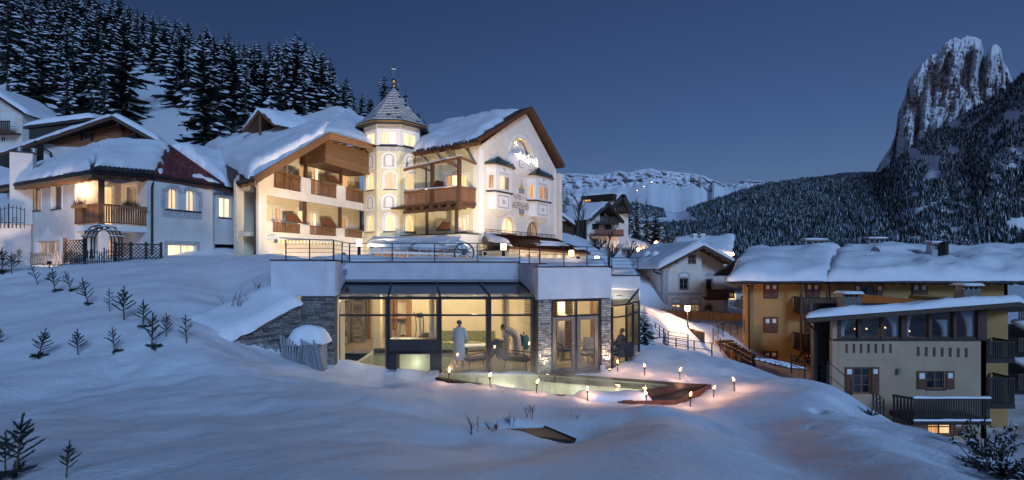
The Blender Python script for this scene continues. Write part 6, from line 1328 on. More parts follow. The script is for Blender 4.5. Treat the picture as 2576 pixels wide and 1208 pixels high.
lattice((colx(290, 24.3), 24.3), (colx(405, 25.0), 25.0), zf(350, 24.6)-.15, EYE+(HOR-613)/FOC*24.6, 'long dark lattice screen right of the rose arch', 3)
ra = thing('garden_arch', (colx(250, 24), 24, 4), 'rustic wooden garden arch dusted with snow below the corner balcony', 'arch'); D0 = 23.9; zc_ = EYE+(HOR-603)/FOC*D0
for dd in (0, .45):
    for k, rr in enumerate((1.0, .80)):
        c_ = Vector((colx(249, D0), D0+dd, zc_)); r_ = 42/FOC*D0*rr*.93
        mk('hoop', G().tube([c_+Vector((-r_, 0, -.9))]+[c_+Vector((-r_*math.cos(math.pi*i/12), 0, r_*.92*math.sin(math.pi*i/12))) for i in range(13)]+[c_+Vector((r_, 0, -.9))], .030, 6), 'wood_black', ra)
for i in range(7):
    a = math.pi*(i+.5)/7; r_ = 42/FOC*D0*.9; c_ = Vector((colx(249, D0)-r_*math.cos(a), D0, zc_+r_*.95*math.sin(a))); mk('rung', G().bar(c_+Vector((0, -.15, 0)), c_+Vector((0, .6, 0)), .05), 'wood_dark', ra)
    g = G(); snow_patch(g, [c_+Vector((-.06, -.15, .03)), c_+Vector((.06, -.15, .03)), c_+Vector((.06, .6, .03)), c_+Vector((-.06, .6, .03))], .06, (.02,)*4, .01, .1, i); mk('snow_cover', g, 'snow', ra, True)
for s in (-1, 1):
    for i in range(4): x_ = colx(249, D0)+s*42/FOC*D0*.84; mk('rung', G().bar(Vector((x_-.11, D0-.02, zc_-.15-i*.2)), Vector((x_+.11, D0-.02, zc_-.15-i*.2)), .03), 'wood_black', ra)
# added garden fixture standing in for the unseen lamp that lights the villa wall
assumed_flood(-20.6, 22.3, zf(125, 22.3)+.28, (-26.4, 29.2, 6.9), 2600, 62, 'small floodlight in the garden snow aimed at the villa', (1, .72, .52))

# ------------------------------------------------------------------ houses behind the villa
ch_ = thing('wooden_gable_chalet', (-30, 46, 8), 'white chalet with brown timber gable behind the villa', 'building'); FC = Fr((colx(110, 44), 44), (colx(372, 45.5), 45.5)); cl = FC.len; za_, ze_ = EYE+(HOR-296)/FOC*44.5, EYE+(HOR-362)/FOC*44.5; uA = FC.U(283); z_w = EYE+(HOR-362)/FOC*44
sl_l = (za_-(EYE+(HOR-385)/FOC*43.8))/(uA-FC.U(20)); zl_ = lambda u: za_-.25-(uA-u)*sl_l if u < uA else za_-.25-(u-uA)*(za_-(EYE+(HOR-358)/FOC*46))/(FC.U(398)-uA)
wall('wall', ch_, FC, [(0, min(z_w, zl_(0))), (FC.U(150), z_w), (cl, z_w)], 6, [], 'villa_plaster', .1, .3)
gb = mk('timber_gable', G().prism(FC, [(FC.U(140), z_w), (cl, z_w), (cl, zl_(cl)), (uA, za_-.25), (FC.U(140), max(z_w+.05, zl_(FC.U(140))))], -.3, .04), 'wood_chalet', ch_)
nP = 16
for k in range(nP):
    z0 = z_w-.15+(za_-.3-z_w)*k/nP; z1 = z0+(za_-.3-z_w)/nP-.02; ul = max(FC.U(138), uA-(za_-.25-z1)/sl_l); ur = min(cl, uA+(za_-.25-z1)/((za_-(EYE+(HOR-358)/FOC*46))/(FC.U(398)-uA)))
    if ur-ul > .2: pbox('plank', FC, ul, ur, .041, .075, z0, z1, 'wood_chalet', gb)
h = rect(FC, 213, 228, 336, 355); window(ch_, FC, h, 'window_dark', nx=2, rec=-.09, frame='frame_taupe', sill=None)
for (a, b) in ((204, 212.5), (228.5, 237)): mk('shutter', G().box(FC, FC.U(a), FC.U(b), .076, .11, h[2], h[3]), 'wood_black', ch_)
v_ = .9; aL_, aA_, aR_ = at(-40, 400, 43), at(283, 292, 43.6), at(402, 358, 45); bv = Vector((-4, 11, 0)); bv2 = Vector((-6, 11, 0))
rc = mk('roof', G().slab([aL_, aA_, aA_+bv, aL_+bv], .2).slab([aA_+UP*.003, aR_, aR_+bv, aA_+bv+UP*.003], .2), 'wood_black', ch_)
for a, b in ((aL_, aA_), (aA_, aR_)): mk('bargeboard', G().bar(a-UP*.12, b-UP*.12, .08, .32), 'wood_dark', rc)
for k in range(3): p = aA_.lerp(aR_, .1+.35*k)-UP*.5; mk('bracket', G().bar(p, p+Vector((-.2, 1., -.3)), .16, .25), 'wood_black', rc)
g = G(); snow_patch(g, [aL_+UP*.03, aA_+UP*.03, aA_+bv+UP*.03, aL_+bv+UP*.03], .55, (.05, .02, .1, .05), .08, .6, 81, .3); snow_patch(g, [aA_+UP*.04, aR_+UP*.04, aR_+bv+UP*.04, aA_+bv+UP*.04], .5, (.05, .05, .1, .02), .08, .6, 82, .3); mk('snow_cover', g, 'roof_snow', rc, True)
mk('drain_pipe', G().tube([at(88, 355, 43), at(92, 362, 43.4), at(128, 385, 43.7), at(130, 440, 43.8)], .08, 8), 'metal_black', ch_)
sh = thing('snowy_shed', (-40, 52, 12), 'low dark shed with a rounded snow roof behind the timber chalet', 'shed'); s0, s1 = at(58, 318, 50), at(232, 296, 52); mk('shed_body', G().slab([s0+Vector((.3, .3, -.1)), s1+Vector((-.3, .3, -.1)), s1+Vector((-.3, 4, -.1)), s0+Vector((.3, 4, -.1))], 4.), 'wood_black', sh); mk('roof', G().slab([s0, s1, s1+Vector((0, 5, .6)), s0+Vector((0, 5, .6))], .25), 'wood_black', sh)
g = G(); snow_patch(g, [s0+UP*.02, s1+UP*.02, s1+Vector((0, 5, .6)), s0+Vector((0, 5, .6))], .55, (.1, .1, .1, .1), .08, .5, 83, .3); mk('snow_cover', g, 'roof_snow', sh, True)
fh = thing('balcony_chalet', (-58, 60, 12), 'pale chalet with balcony cut by the left picture edge', 'building'); FH = Fr((colx(-130, 60), 60), (colx(56, 60), 60)); mk('wall', G().box(FH, 0, FH.len, -5, 0, 12, EYE+(HOR-285)/FOC*60), 'white_plaster', fh)
gz_ = [FH.hit(-130, 185), FH.hit(-60, 205), FH.hit(66, 288), FH.hit(-130, 300)]; mk('gable', G().prism(FH, [(0, 20), (FH.len, EYE+(HOR-287)/FOC*60), (FH.U(-40), EYE+(HOR-222)/FOC*60), (0, EYE+(HOR-240)/FOC*60)], -.4, .003), 'white_plaster', fh)
p0, p1 = at(-45, 214, 59), at(68, 288, 59.5); mk('roof', G().slab([p0, p1, p1+Vector((0, 7, 0)), p0+Vector((0, 7, 0))], .2), 'wood_black', fh); g = G(); snow_patch(g, [p0+UP*.03, p1+UP*.03, p1+Vector((0, 7, 0)), p0+Vector((0, 7, 0))], .5, (.05, .1, .1, .1), .05, .5, 84); mk('snow_cover', g, 'roof_snow', fh, True)
mk('balcony_slab', G().box(FH, 0, FH.U(54), 0, 1.4, EYE+(HOR-340)/FOC*60, EYE+(HOR-337)/FOC*60), 'wood_dark', fh); railing(fh, FH, FH.U(-30), FH.U(54), EYE+(HOR-337)/FOC*60, EYE+(HOR-312)/FOC*60, 'wood_dark', 1.35, .22, .17, .12, 'balcony_railing'); mk('blind', G().box(FH, FH.U(3), FH.U(38), .004, .05, EYE+(HOR-318)/FOC*60, EYE+(HOR-284)/FOC*60), 'paint_white', fh); window(fh, FH, rect(FH, 4, 16, 343, 358), 'window_dark', rec=-.02, sill=None)

# ------------------------------------------------------------------ young firs, shrubs
def ground_hit(px, py, d0=2., d1=60.):
    Ds = np.arange(d0, d1, .1); x = (px-CX)/FOC*Ds; z = gz(x, Ds); zr = EYE-(py-HOR)/FOC*Ds; i = np.argmax(zr < z)
    return Vector((float(x[i]), float(Ds[i]), float(z[i])))
def sapling_meshes(seed, nb, base):
    """a young fir: stem, upswept bristly branches, perhaps a skirt of older branches at the foot (height 1)"""
    R = random.Random(seed); gs, gb = G(), G(); gs.tube([(0, 0, -.1), (.01, 0, .5), (0, 0, 1.)], [.022, .015, .005], 6)
    def brush(a, b, r, n=26):
        d = b-a; L = d.length
        gb.tube([a, a.lerp(b, .3), a.lerp(b, .8), b], [.008, r*.45, r*.40, .006], 5)
        for k in range(n):
            p = a.lerp(b, R.uniform(.05, 1.)); q = Vector((R.uniform(-1, 1), R.uniform(-1, 1), R.uniform(-1, 1))).normalized(); q = (q+d.normalized()*.9).normalized(); s_ = q.cross(Vector((.3, .5, .8))).normalized()*.011
            gb.add([p-s_, p+s_, p+q*r*1.5], [(0, 1, 2)])
    brush(Vector((0, 0, .74)), Vector((0, 0, 1.02)), .036, 50)
    for k in range(nb):
        f = .28+.62*(k/max(1, nb-1))**.9; L = (.30*(1-f)+.09)*R.uniform(.8, 1.2); a = k*2.4+R.uniform(-.4, .4); z = f*.9
        brush(Vector((0, 0, z)), Vector((math.cos(a)*L, math.sin(a)*L, z+L*R.uniform(.55, .9))), .036, 44)
    for k in range(base):
        a = R.uniform(0, 6.28); L = R.uniform(.14, .30); brush(Vector((0, 0, .10)), Vector((math.cos(a)*L, math.sin(a)*L, R.uniform(.03, .18))), .06, 60)
    return mesh_of('stem', gs, 'twig'), mesh_of('branches', gb, 'needles_young')
SAP = [sapling_meshes(1, 9, 0), sapling_meshes(2, 16, 0), sapling_meshes(3, 12, 6), sapling_meshes(4, 20, 9), sapling_meshes(5, 14, 3)]
SP = [(5, 692, 66, 3, 0, 'bushy young fir at the left edge before the garden wall'), (29, 691, 52, 1, 0, 'slim young fir second from the left edge before the garden wall'), (45, 664, 38, 3, .1, 'small fir close to the foot of the garden wall'), (95, 716, 51, 0, -.35, 'young fir leaning left, uppermost in the open snow'), (138, 736, 58, 2, -.12, 'young fir with bushy foot, second of the upper row'), (179, 736, 52, 2, -.3, 'left leaning young fir with bushy foot below the iron fence'), (222, 770, 70, 4, -.22, 'tall left leaning young fir midway up the snow slope'), (275, 784, 55, 0, 0, 'sparse young fir with few branches on the snow slope'), (312, 807, 83, 1, 0, 'tallest slender young fir in the middle of the slope'), (360, 830, 72, 4, .05, 'dense young fir with dark foot right of the tallest one'), (381, 882, 90, 2, .03, 'large young fir with a spread of branches at its foot'), (417, 850, 58, 1, .04, 'short young fir between the large one and the rightmost one'), (469, 867, 70, 0, .03, 'rightmost young fir on the snow slope, very slender'), (196, 894, 63, 1, .02, 'young fir standing alone in the lower row, second from left'), (288, 890, 64, 2, -.1, 'young fir in the lower row with arching foot branches'), (96, 903, 76, 3, .25, 'bushy young fir leaning right with a dark snow clogged foot'), (2, 865, 34, 4, 0, 'young fir cut by the left edge halfway down'), (38, 1206, 160, 3, .12, 'largest young fir in the lower left corner'), (14, 1190, 100, 1, .0, 'thin young fir beside the largest one in the lower left corner'), (166, 1222, 92, 1, .1, 'young fir tip at the bottom edge near the left corner'), (118, 704, 22, 3, .5, 'low fir sprig poking flat out of the snow')]
for i, (px, py, h, k, lean, lb) in enumerate(SP):
    p = ground_hit(px, min(py, 1206)); H_ = h/FOC*p.y; t = thing('young_fir', tuple(p), lb, 'fir', 'young firs on the snow slope'); t.rotation_euler = (0, lean, i*1.3 if abs(lean) < .08 else 0); t.scale = (H_,)*3
    for n_, me_ in zip(('stem', 'branches'), SAP[k]): o = bpy.data.objects.new(n_, me_); COL.objects.link(o); o.parent = t
def bare_shrub(p, h, seed, label, n=9, m='twig', cat='shrub', spread=.5, r=.008, levels=3):
    R = random.Random(seed); g = G(); p = Vector(p)
    def grow_(a, d, L, r_, lv):
        b = a+d*L+Vector((R.uniform(-.1, .1), R.uniform(-.1, .1), 0))*L; g.tube([a, a.lerp(b, .5)+Vector((R.uniform(-.04, .04), 0, 0))*L, b], [r_, r_*.8, r_*.45], 4)
        if lv > 0:
            for k in range(R.randint(2, 4)):
                q = a.lerp(b, R.uniform(.35, .95)); dd = (d+Vector((R.uniform(-1, 1), R.uniform(-1, 1), R.uniform(-.2, .6)))*.6).normalized(); grow_(q, dd, L*R.uniform(.35, .6), r_*.55, lv-1)
    for k in range(n): grow_(p+Vector((R.uniform(-.1, .1), R.uniform(-.1, .1), -.05)), Vector((R.uniform(-spread, spread), R.uniform(-spread, spread), 1)).normalized(), h*R.uniform(.45, .7), r, levels-1)
    o = mk('bare_shrub' if cat == 'shrub' else 'bare_tree', g, m, None, False, tuple(p)); return props(o, label, cat)
bare_shrub((colx(34, 66), 66, gz1(colx(34, 66), 66)), 9., 77, 'pale leafless birch at the left edge before the forest', 2, 'twig', 'tree', .16, .09, 5); bare_shrub(ground_hit(588, 792), 1.15, 5, 'leafless shrub on the snow bank above the stone wall', 8); bare_shrub(ground_hit(655, 735), .55, 6, 'tiny leafless shrub on the bank near the terrace block', 6)
bare_shrub(ground_hit(1192, 1094), .50, 7, 'leftmost dry twigs beside the hatch in the foreground', 5, spread=.3, r=.005); bare_shrub(ground_hit(1243, 1085), .26, 8, 'low dense dry twigs left of the hatch', 12, spread=.9, r=.005); bare_shrub(ground_hit(1285, 1075), .36, 9, 'middle dry twigs behind the hatch', 6, spread=.4, r=.005); bare_shrub(ground_hit(1335, 1055), .42, 10, 'feathery dry twigs right behind the hatch', 7, spread=.35, r=.005); bare_shrub(ground_hit(1448, 1056), .20, 11, 'few dry twigs right of the hatch', 4, spread=.7, r=.004)
# ------------------------------------------------------------------ white frescoed house beyond the pool
def cw(x, y): return 1569.7+.2599*x, 585+.2599*y
wh_ = thing('frescoed_house', (22, 58, -2), 'white house with painted window frames and brown eaves behind the street lamp', 'building')
DW = 56.; FX = Fr((colx(1667, DW), DW), (colx(1764.5, DW+.6), DW+.6)); FX2 = Fr((colx(1764.5, DW+1.4), DW+1.4), (colx(1831, DW+1.9), DW+1.9)); FXL = Fr((colx(1606, DW+6), DW+6), (FX.o.x, FX.o.y))
zb = -3.2; ze = EYE-(676-HOR)/FOC*DW; zap = EYE-(620-HOR)/FOC*DW; zr = EYE-(664-HOR)/FOC*(DW+1)
H1 = [rect(FX, 1732, 1748.5, 642, 663), rect(FX, 1709, 1730.5, 700.5, 728), rect(FX, 1690, 1712, 765.6, 786), rect(FX, 1736, 1761, 765.6, 786)]
wall('wall', wh_, FX, [(0, ze-.1), (FX.len, zap-.25)], zb, H1, 'white_plaster', .2, .3)
for h, p in zip(H1, ('window_dark', 'window_dark', 'lit_cream', 'lit_dim')): window(wh_, FX, h, p, 'frame_taupe', 2, 2, .16, .09, 'wood_dark', surround='paint_grey' if h is not H1[0] else 'wood_dark', sw=.16 if h is not H1[0] else .08)
H2 = [rect(FX2, 1776, 1791, 702, 729), rect(FX2, 1772, 1793, 766, 787, True)]
wall('wall', wh_, FX2, [(0, zap-.3), (FX2.len, EYE-(676-HOR)/FOC*DW)], zb, H2, 'white_plaster', .2, .3)
window(wh_, FX2, H2[0], 'window_dark', 'frame_taupe', 1, 1, .16, .09, None, surround='paint_grey', sw=.16); window(wh_, FX2, H2[1], 'wood_red', 'frame_taupe', 2, 1, .16, .1, None, surround='paint_grey', sw=.2, name='arched_door')
HL = [rect(FXL, 1625, 1634, 701, 728), rect(FXL, 1610, 1613, 701, 728), rect(FXL, 1625, 1634, 762, 775)]
wall('wall', wh_, FXL, [(0, ze-.1), (FXL.len, ze-.1)], zb, HL, 'white_plaster', .2, .3)
for h in HL: window(wh_, FXL, h, 'window_dark', 'frame_taupe', 1, 1, .16, .08, 'wood_dark', surround='paint_grey', sw=.14)
for i, h in enumerate((H1[1], H1[2], H1[3])): c = (h[0]+h[1])/2; A = arc_pts(c-.75, c+.75, h[3]+.75, .5); mk('painted_motif', G().prism(FX, list(reversed(A)), .021, .03), 'paint_grey', wh_); A = arc_pts(c-.5, c+.5, h[3]+.58, .32); mk('painted_motif', G().prism(FX, list(reversed(A)), .0305, .036), 'paint_white', wh_)
h = H2[0]; c = (h[0]+h[1])/2; mk('painted_motif', G().prism(FX2, list(reversed(arc_pts(c-.6, c+.6, h[3]+.75, .5))), .021, .03), 'paint_grey', wh_)
mk('painted_band', G().box(FX, .01, FX.len-.01, .001, .012, EYE-(744-HOR)/FOC*DW, EYE-(736-HOR)/FOC*DW), 'paint_grey', wh_); mk('painted_band', G().box(FXL, .01, FXL.len-.5, .001, .012, EYE-(744-HOR)/FOC*DW, EYE-(738-HOR)/FOC*DW), 'paint_grey', wh_)
mk('painted_pilaster', G().box(FX, .0, .62, .013, .02, zb, ze-.2), 'paint_grey', wh_); mk('painted_pilaster', G().box(FXL, FXL.len-.5, FXL.len-.01, .013, .02, zb, ze-.2), 'paint_grey', wh_); mk('painted_pilaster', G().box(FX2, FX2.len-.5, FX2.len, .001, .02, zb, ze-.2), 'paint_grey', wh_)
mk('wall', G().box(Fr((FX2.p(FX2.len, 0, 0).x, FX2.p(FX2.len, 0, 0).y), (FX2.p(FX2.len, -9, 0).x, FX2.p(FX2.len, -9, 0).y)), 0, 9, -.2, 0, zb, ze-.1), 'white_plaster', wh_)
zbal0, zbal1 = EYE-(748-HOR)/FOC*(DW+.5), EYE-(728-HOR)/FOC*(DW+.5); bl_ = mk('balcony', G().box(FX2, -.05, FX2.len+.05, .0, 1.2, zbal0-.12, zbal0), 'wood_dark', wh_); railing(wh_, FX2, -.05, FX2.len+.05, zbal0, zbal1, 'wood_dark', 1.15, .2, .17, .1); mk('joist', G().box(FX2, .3, 2.6, 0, 1., zbal0-.35, zbal0-.121), 'wood_dark', bl_)
vL, vA, vR = at(1655, 676, DW-1.2), at(1768.5, 617, DW-1.0), at(1851, 662, DW-.2); bb = Vector((-1.5, 13, .2))
rw_ = mk('roof', G().slab([vL, vA, vA+bb, vL+bb], .2).slab([vA+UP*.003, vR, vR+bb, vA+bb+UP*.003], .2), 'wood_dark', wh_)
for a, b in ((vL, vA), (vA, vR)): mk('bargeboard', G().bar(a-UP*.15, b-UP*.15, .1, .38), 'wood_dark', rw_)
for k in range(4): p = vA.lerp(vR, .12+.24*k)-UP*.35; mk('purlin', G().bar(p, p+Vector((-.1, 1.5, 0)), .22, .28), 'wood_mid', rw_)
p = vL.lerp(vA, .42)-UP*.4; mk('purlin', G().bar(p, p+Vector((-.1, 1.5, 0)), .22, .28), 'wood_mid', rw_)
lE = vL+bb+Vector((-4.5, -4, -.6))
g = G(); snow_patch(g, [vL+UP*.03, vA+UP*.03, vA+bb+UP*.03, vL+bb+UP*.03], .55, (.1, .05, .1, .1), .08, .6, 91, .3); snow_patch(g, [vA+UP*.04, vR+UP*.04, vR+bb+UP*.04, vA+bb+UP*.04], .5, (.05, .05, .1, .02), .08, .6, 92, .3); mk('snow_cover', g, 'roof_snow', rw_, True)
q0, q1 = at(1590, 676, DW+5), vL+Vector((0, 1, 0)); mk('roof', G().slab([q0, q1, vA+bb*.2, vA+bb], .15), 'wood_dark', wh_); g = G(); snow_patch(g, [q0+UP*.03, q1+UP*.03, vA+bb*.1+UP*.03, vA+bb+UP*.03], .55, (.1, .05, .1, .2), .1, .6, 93, .3); mk('snow_cover', g, 'roof_snow', wh_, True)
mk('drain_pipe', G().tube([at(1643, 676, DW), at(1645, 684, DW), at(1661, 690, DW)], .09, 8), 'metal_black', wh_)
for (px, py, D) in ((1628, 640, 62), (1648, 640, 60)): c = at(px, py, D); mk('snow_hood', G().lathe(c-UP*.6, [(.5, 0), (.55, .4), (.45, .8), (.2, 1.0), (.02, 1.05)], 12), 'roof_snow', wh_, True)
# roof of the next house behind
nb = thing('neighbour_house', (26, 76, 0), 'broad snow roof with two chimneys behind the frescoed house', 'building'); n0_, n1_, n2_, n3_ = at(1690, 636, 74), at(1838, 646, 74), at(1846, 596, 82), at(1700, 600, 82)
mk('wall', G().slab([n0_+Vector((.6, .8, -.3)), n1_+Vector((-.6, .8, -.3)), n2_+Vector((-.6, -.5, -3)), n3_+Vector((.6, -.5, -3))], 6), 'white_plaster', nb); rn = mk('roof', G().slab([n0_, n1_, n2_, n3_], .25), 'wood_dark', nb); g = G(); snow_patch(g, [n0_+UP*.03, n1_+UP*.03, n2_+UP*.03, n3_+UP*.03], .6, (.1, .1, .1, .1), .1, .8, 94, .35); mk('snow_cover', g, 'roof_snow', rn, True); mk('gable_edge', G().bar(n1_-UP*.3, n2_-UP*.3, .2, .5), 'wood_dark', rn)
for px in (1748, 1768):
    fz = Fr((colx(px-4, 80), 80), (colx(px+4, 80), 80)); c_ = mk('chimney', G().box(fz, 0, fz.len, -.5, 0, 6.2, EYE+(HOR-592)/FOC*80), 'white_plaster', nb); mk('cap', G().box(fz, -.08, fz.len+.08, -.6, .08, EYE+(HOR-592)/FOC*80, EYE+(HOR-588)/FOC*80), 'roof_snow', c_)
p = at(1842, 640, 73.5); lmp = thing('eave_lamp', tuple(p), 'small bright lamp under the gable edge of the neighbour house', 'lamp'); mk('globe', G().lathe(p-UP*.2, [(.05, 0), (.2, .15), (.2, .3), (.05, .45)], 10), 'street_glow', lmp, True); lamp('eave_lamp_light', p+Vector((.1, -.5, -.1)), 60, (1, .55, .22), .2, lmp)
# house slice between frescoed house and ochre building
bs = thing('pale_house', (30, 66, -2), 'slice of a pale house with orange balcony between frescoed house and ochre block', 'building'); fz = Fr((colx(1828, 64), 64), (colx(1885, 64), 64)); mk('wall', G().box(fz, 0, fz.len, -4, 0, -4, EYE-(722-HOR)/FOC*64), 'white_plaster', bs); railing(bs, fz, fz.U(1855), fz.len, EYE-(776-HOR)/FOC*63, EYE-(745-HOR)/FOC*63, 'wood_honey', .8, .25, .2, .15, 'balcony_railing'); window(bs, fz, rect(fz, 1833, 1852, 737, 756), 'lit_cream', nx=3, rec=-.02, sill=None); railing(bs, fz, fz.U(1829), fz.U(1854), EYE-(771-HOR)/FOC*63, EYE-(756-HOR)/FOC*63, 'metal_black', .6, .2, .06, .08, 'balcony_railing'); mk('roof', G().slab([fz.p(-.5, 1, EYE-(722-HOR)/FOC*64), fz.p(fz.len+.5, 1, EYE-(722-HOR)/FOC*64), fz.p(fz.len+.5, -5, 1.5), fz.p(-.5, -5, 1.5)], .3), 'wood_black', bs)

# ------------------------------------------------------------------ hillside houses
def c6(x, y): return 1419.9+.1418*x, 485.2+.1418*y
hh = thing('hillside_chalet', (14, 74, 5), 'dark wooded chalet with two balconies on the slope behind the hotel', 'building'); DH = 72.; FHs = Fr((colx(1477, DH), DH), (colx(1555, DH+2), DH+2)); zE_h, zA_h, zB_h = EYE+(HOR-548)/FOC*DH, EYE+(HOR-512)/FOC*DH, 3.5
uA_ = FHs.U(1530); Hh = [rect(FHs, 1508, 1520, 530, 547), rect(FHs, 1489, 1506, 563, 578), rect(FHs, 1520, 1537, 566, 580), rect(FHs, 1492, 1501, 601, 616)]
wall('wall', hh, FHs, [(0, zE_h), (uA_, zA_h), (FHs.len, zE_h-.4)], zB_h, Hh, 'white_plaster', .2, .3)
for i, h in enumerate(Hh): window(hh, FHs, h, 'window_dark', 'wood_black', 2 if i else 1, 1, .15, .1, None)
for (a, b, i) in ((1488.5, 1491.5, 3), (1501.5, 1505, 3)): mk('shutter', G().box(FHs, FHs.U(a), FHs.U(b), .003, .06, Hh[i][2], Hh[i][3]), 'wood_mid', hh)
fz = Fr((colx(1428, DH+4), DH+4), (FHs.o.x, FHs.o.y)); mk('wall', G().box(fz, 0, fz.len, -.3, 0, zB_h, zE_h), 'white_plaster', hh); mk('wall', G().box(fz, 0, fz.len*.95, .002, .05, zB_h+2.5, zE_h-.2), 'wood_black', hh)
for (a, b, y0, y1, m) in ((1497, 1543, 545, 562, 'wood_black'), (1483, 1556, 577, 591, 'wood_red')):
    z0, z1 = EYE+(HOR-y1)/FOC*DH, EYE+(HOR-y0)/FOC*DH; b_ = mk('balcony', G().box(FHs, FHs.U(a), FHs.U(b), 0, 1.3, z0-.15, z0), 'wood_black', hh); railing(hh, FHs, FHs.U(a), FHs.U(b), z0, z1, m, 1.25, .24, .21, .1)
v0_, vA_, v1_ = at(1484, 551, DH-1), at(1530, 509, DH-1), at(1568, 557, DH+1); bb = Vector((-7, 7, 0)); rh = mk('roof', G().slab([v0_, vA_, vA_+bb, v0_+bb], .2).slab([vA_+UP*.003, v1_, v1_+bb, vA_+bb+UP*.003], .2), 'wood_black', hh); g = G(); snow_patch(g, [v0_+UP*.03, vA_+UP*.03, vA_+bb+UP*.03, v0_+bb+UP*.03], .4, (.05, .0, .05, .05), .08, .6, 95, .3); mk('snow_cover', g, 'roof_snow', rh, True)
for a, b in ((v0_, vA_), (vA_, v1_)): mk('bargeboard', G().bar(a-UP*.2, b-UP*.2, .15, .5), 'wood_black', rh)
h2 = thing('dormer_chalet', (16, 86, 8), 'chalet with long lit dormer and steep dark gable above the hillside chalet', 'building'); D2 = 86.; F2 = Fr((colx(1543, D2), D2), (colx(1580, D2), D2)); z0 = EYE+(HOR-530)/FOC*D2; wall('wall', h2, F2, [(0, z0), (F2.U(1567), EYE+(HOR-492)/FOC*D2), (F2.len, z0-.5)], 6, [], 'white_plaster', .1, .3)
a_, b_, c_ = at(1537, 521, D2-1), at(1568, 486, D2-1), at(1589, 534, D2-1); bb = Vector((-11, 5, .3)); r2 = mk('roof', G().slab([a_, b_, b_+bb, a_+bb], .25).slab([b_+UP*.003, c_, c_+bb*.5, b_+bb*.5+UP*.003], .25), 'wood_black', h2); g = G(); snow_patch(g, [a_+UP*.03, b_+UP*.03, b_+bb+UP*.03, a_+bb+UP*.03], .4, (.05, .0, .05, .05), .08, .7, 96, .3); mk('snow_cover', g, 'roof_snow', r2, True)
for a, b in ((a_, b_), (b_, c_)): mk('bargeboard', G().bar(a-UP*.3, b-UP*.3, .15, .7), 'wood_black', r2)
fz = Fr((colx(1462, D2+1.5), D2+1.5), (colx(1542, D2-2), D2-2)); mk('dormer', G().box(fz, 0, fz.len, -3, 0, EYE+(HOR-508)/FOC*D2, EYE+(HOR-491)/FOC*D2), 'wood_black', h2); window(h2, fz, (.1, 1.9, EYE+(HOR-507)/FOC*D2, EYE+(HOR-500)/FOC*D2), 'lit_orange', 'wood_black', 3, 1, -.02, .08, None); mk('gable_wood', G().prism(F2, [(.2, z0+.4), (F2.len-.1, z0+.2), (F2.U(1567), EYE+(HOR-495)/FOC*D2)], .003, .06), 'wood_black', h2); railing(h2, F2, F2.U(1549), F2.U(1570), EYE+(HOR-533)/FOC*D2, EYE+(HOR-522)/FOC*D2, 'wood_black', 1., .25, .22, .1, 'balcony_railing')
bn = thing('dark_barn', (9, 60, 5), 'dark timber barn right against the hotel gable', 'barn'); fz = Fr((colx(1396, 58), 58), (colx(1442, 62), 62)); mk('wall', G().box(fz, 0, fz.len, -4, 0, 4, EYE+(HOR-560)/FOC*60), 'wood_black', bn); a_, b_ = at(1385, 520, 57), at(1446, 566, 61); mk('roof', G().slab([a_, b_, b_+Vector((0, 6, 1)), a_+Vector((0, 6, 1))], .3), 'wood_black', bn); g = G(); snow_patch(g, [a_+UP*.03, b_+UP*.03, b_+Vector((0, 6, 1)), a_+Vector((0, 6, 1))], .35, (.05,)*4, .05, .5, 97); mk('snow_cover', g, 'roof_snow', bn, True)
for k in range(9): pbox('plank', fz, .0, fz.len, .002, .05, 4.2+.45*k, 4.2+.45*k+.41, 'wood_black', bn)
# trees and brush on the hillside
mat('bare_bark', (.075, .060, .052), .9, .3, 6.)
def gp(px, D): x = colx(px, D); return Vector((x, D, gz1(x, D)))
bare_shrub(gp(1451, 64), 8.0, 21, 'tall bare tree beside the hotel gable', 2, 'bare_bark', 'tree', .18, .12, 5); bare_shrub(gp(1462, 65), 6.0, 22, 'second bare tree beside the hotel gable, a little smaller', 2, 'bare_bark', 'tree', .25, .08, 5); bare_shrub(gp(1527, 63), 4.0, 23, 'bare tree before the lower balcony of the hillside chalet', 2, 'bare_bark', 'tree', .3, .08, 5)
for i, (px, D, h, lb) in enumerate(((1505, 60, 2.2, 'dark leafless bush below the hillside chalet, left one'), (1540, 60, 2.6, 'dark leafless bush below the hillside chalet, right one'), (1580, 66, 3., 'tangled brown bush on the lit slope by the street lamps'), (1600, 70, 3.4, 'tangled brown bush above the left street lamp'))): bare_shrub(gp(px, D), h, 30+i, lb, 16, 'shrub', 'shrub', .9, .05, 3)
for i, (px, D, h, lb) in enumerate(((1600, 96, 8, 'leftmost dark spruce above the road lamps'), (1625, 98, 9, 'second dark spruce above the road lamps'), (1648, 100, 8, 'third dark spruce above the road lamps'), (1690, 104, 7, 'dark spruce between road lamps and neighbour roof'), (1722, 108, 8.5, 'lone dark spruce behind the neighbour roof'), (1410, 75, 9, 'dark spruce squeezed behind the hotel gable corner'), (1425, 80, 8, 'dark spruce beside the bare trees behind the hotel'))):
    p = gp(px, D); plant_tree(SPRUCE[i % 6], p.x, p.y, p.z, h, i*1.1, lb, None)
for i, (px, D, h, lb) in enumerate(((1645, 84, 3.5, 'brown shrubbery lit by the road lamps'), (1675, 88, 3.2, 'brown shrubbery right of the road lamps'))): bare_shrub(gp(px, D), h, 40+i, lb, 18, 'shrub', 'shrub', 1., .06, 3)
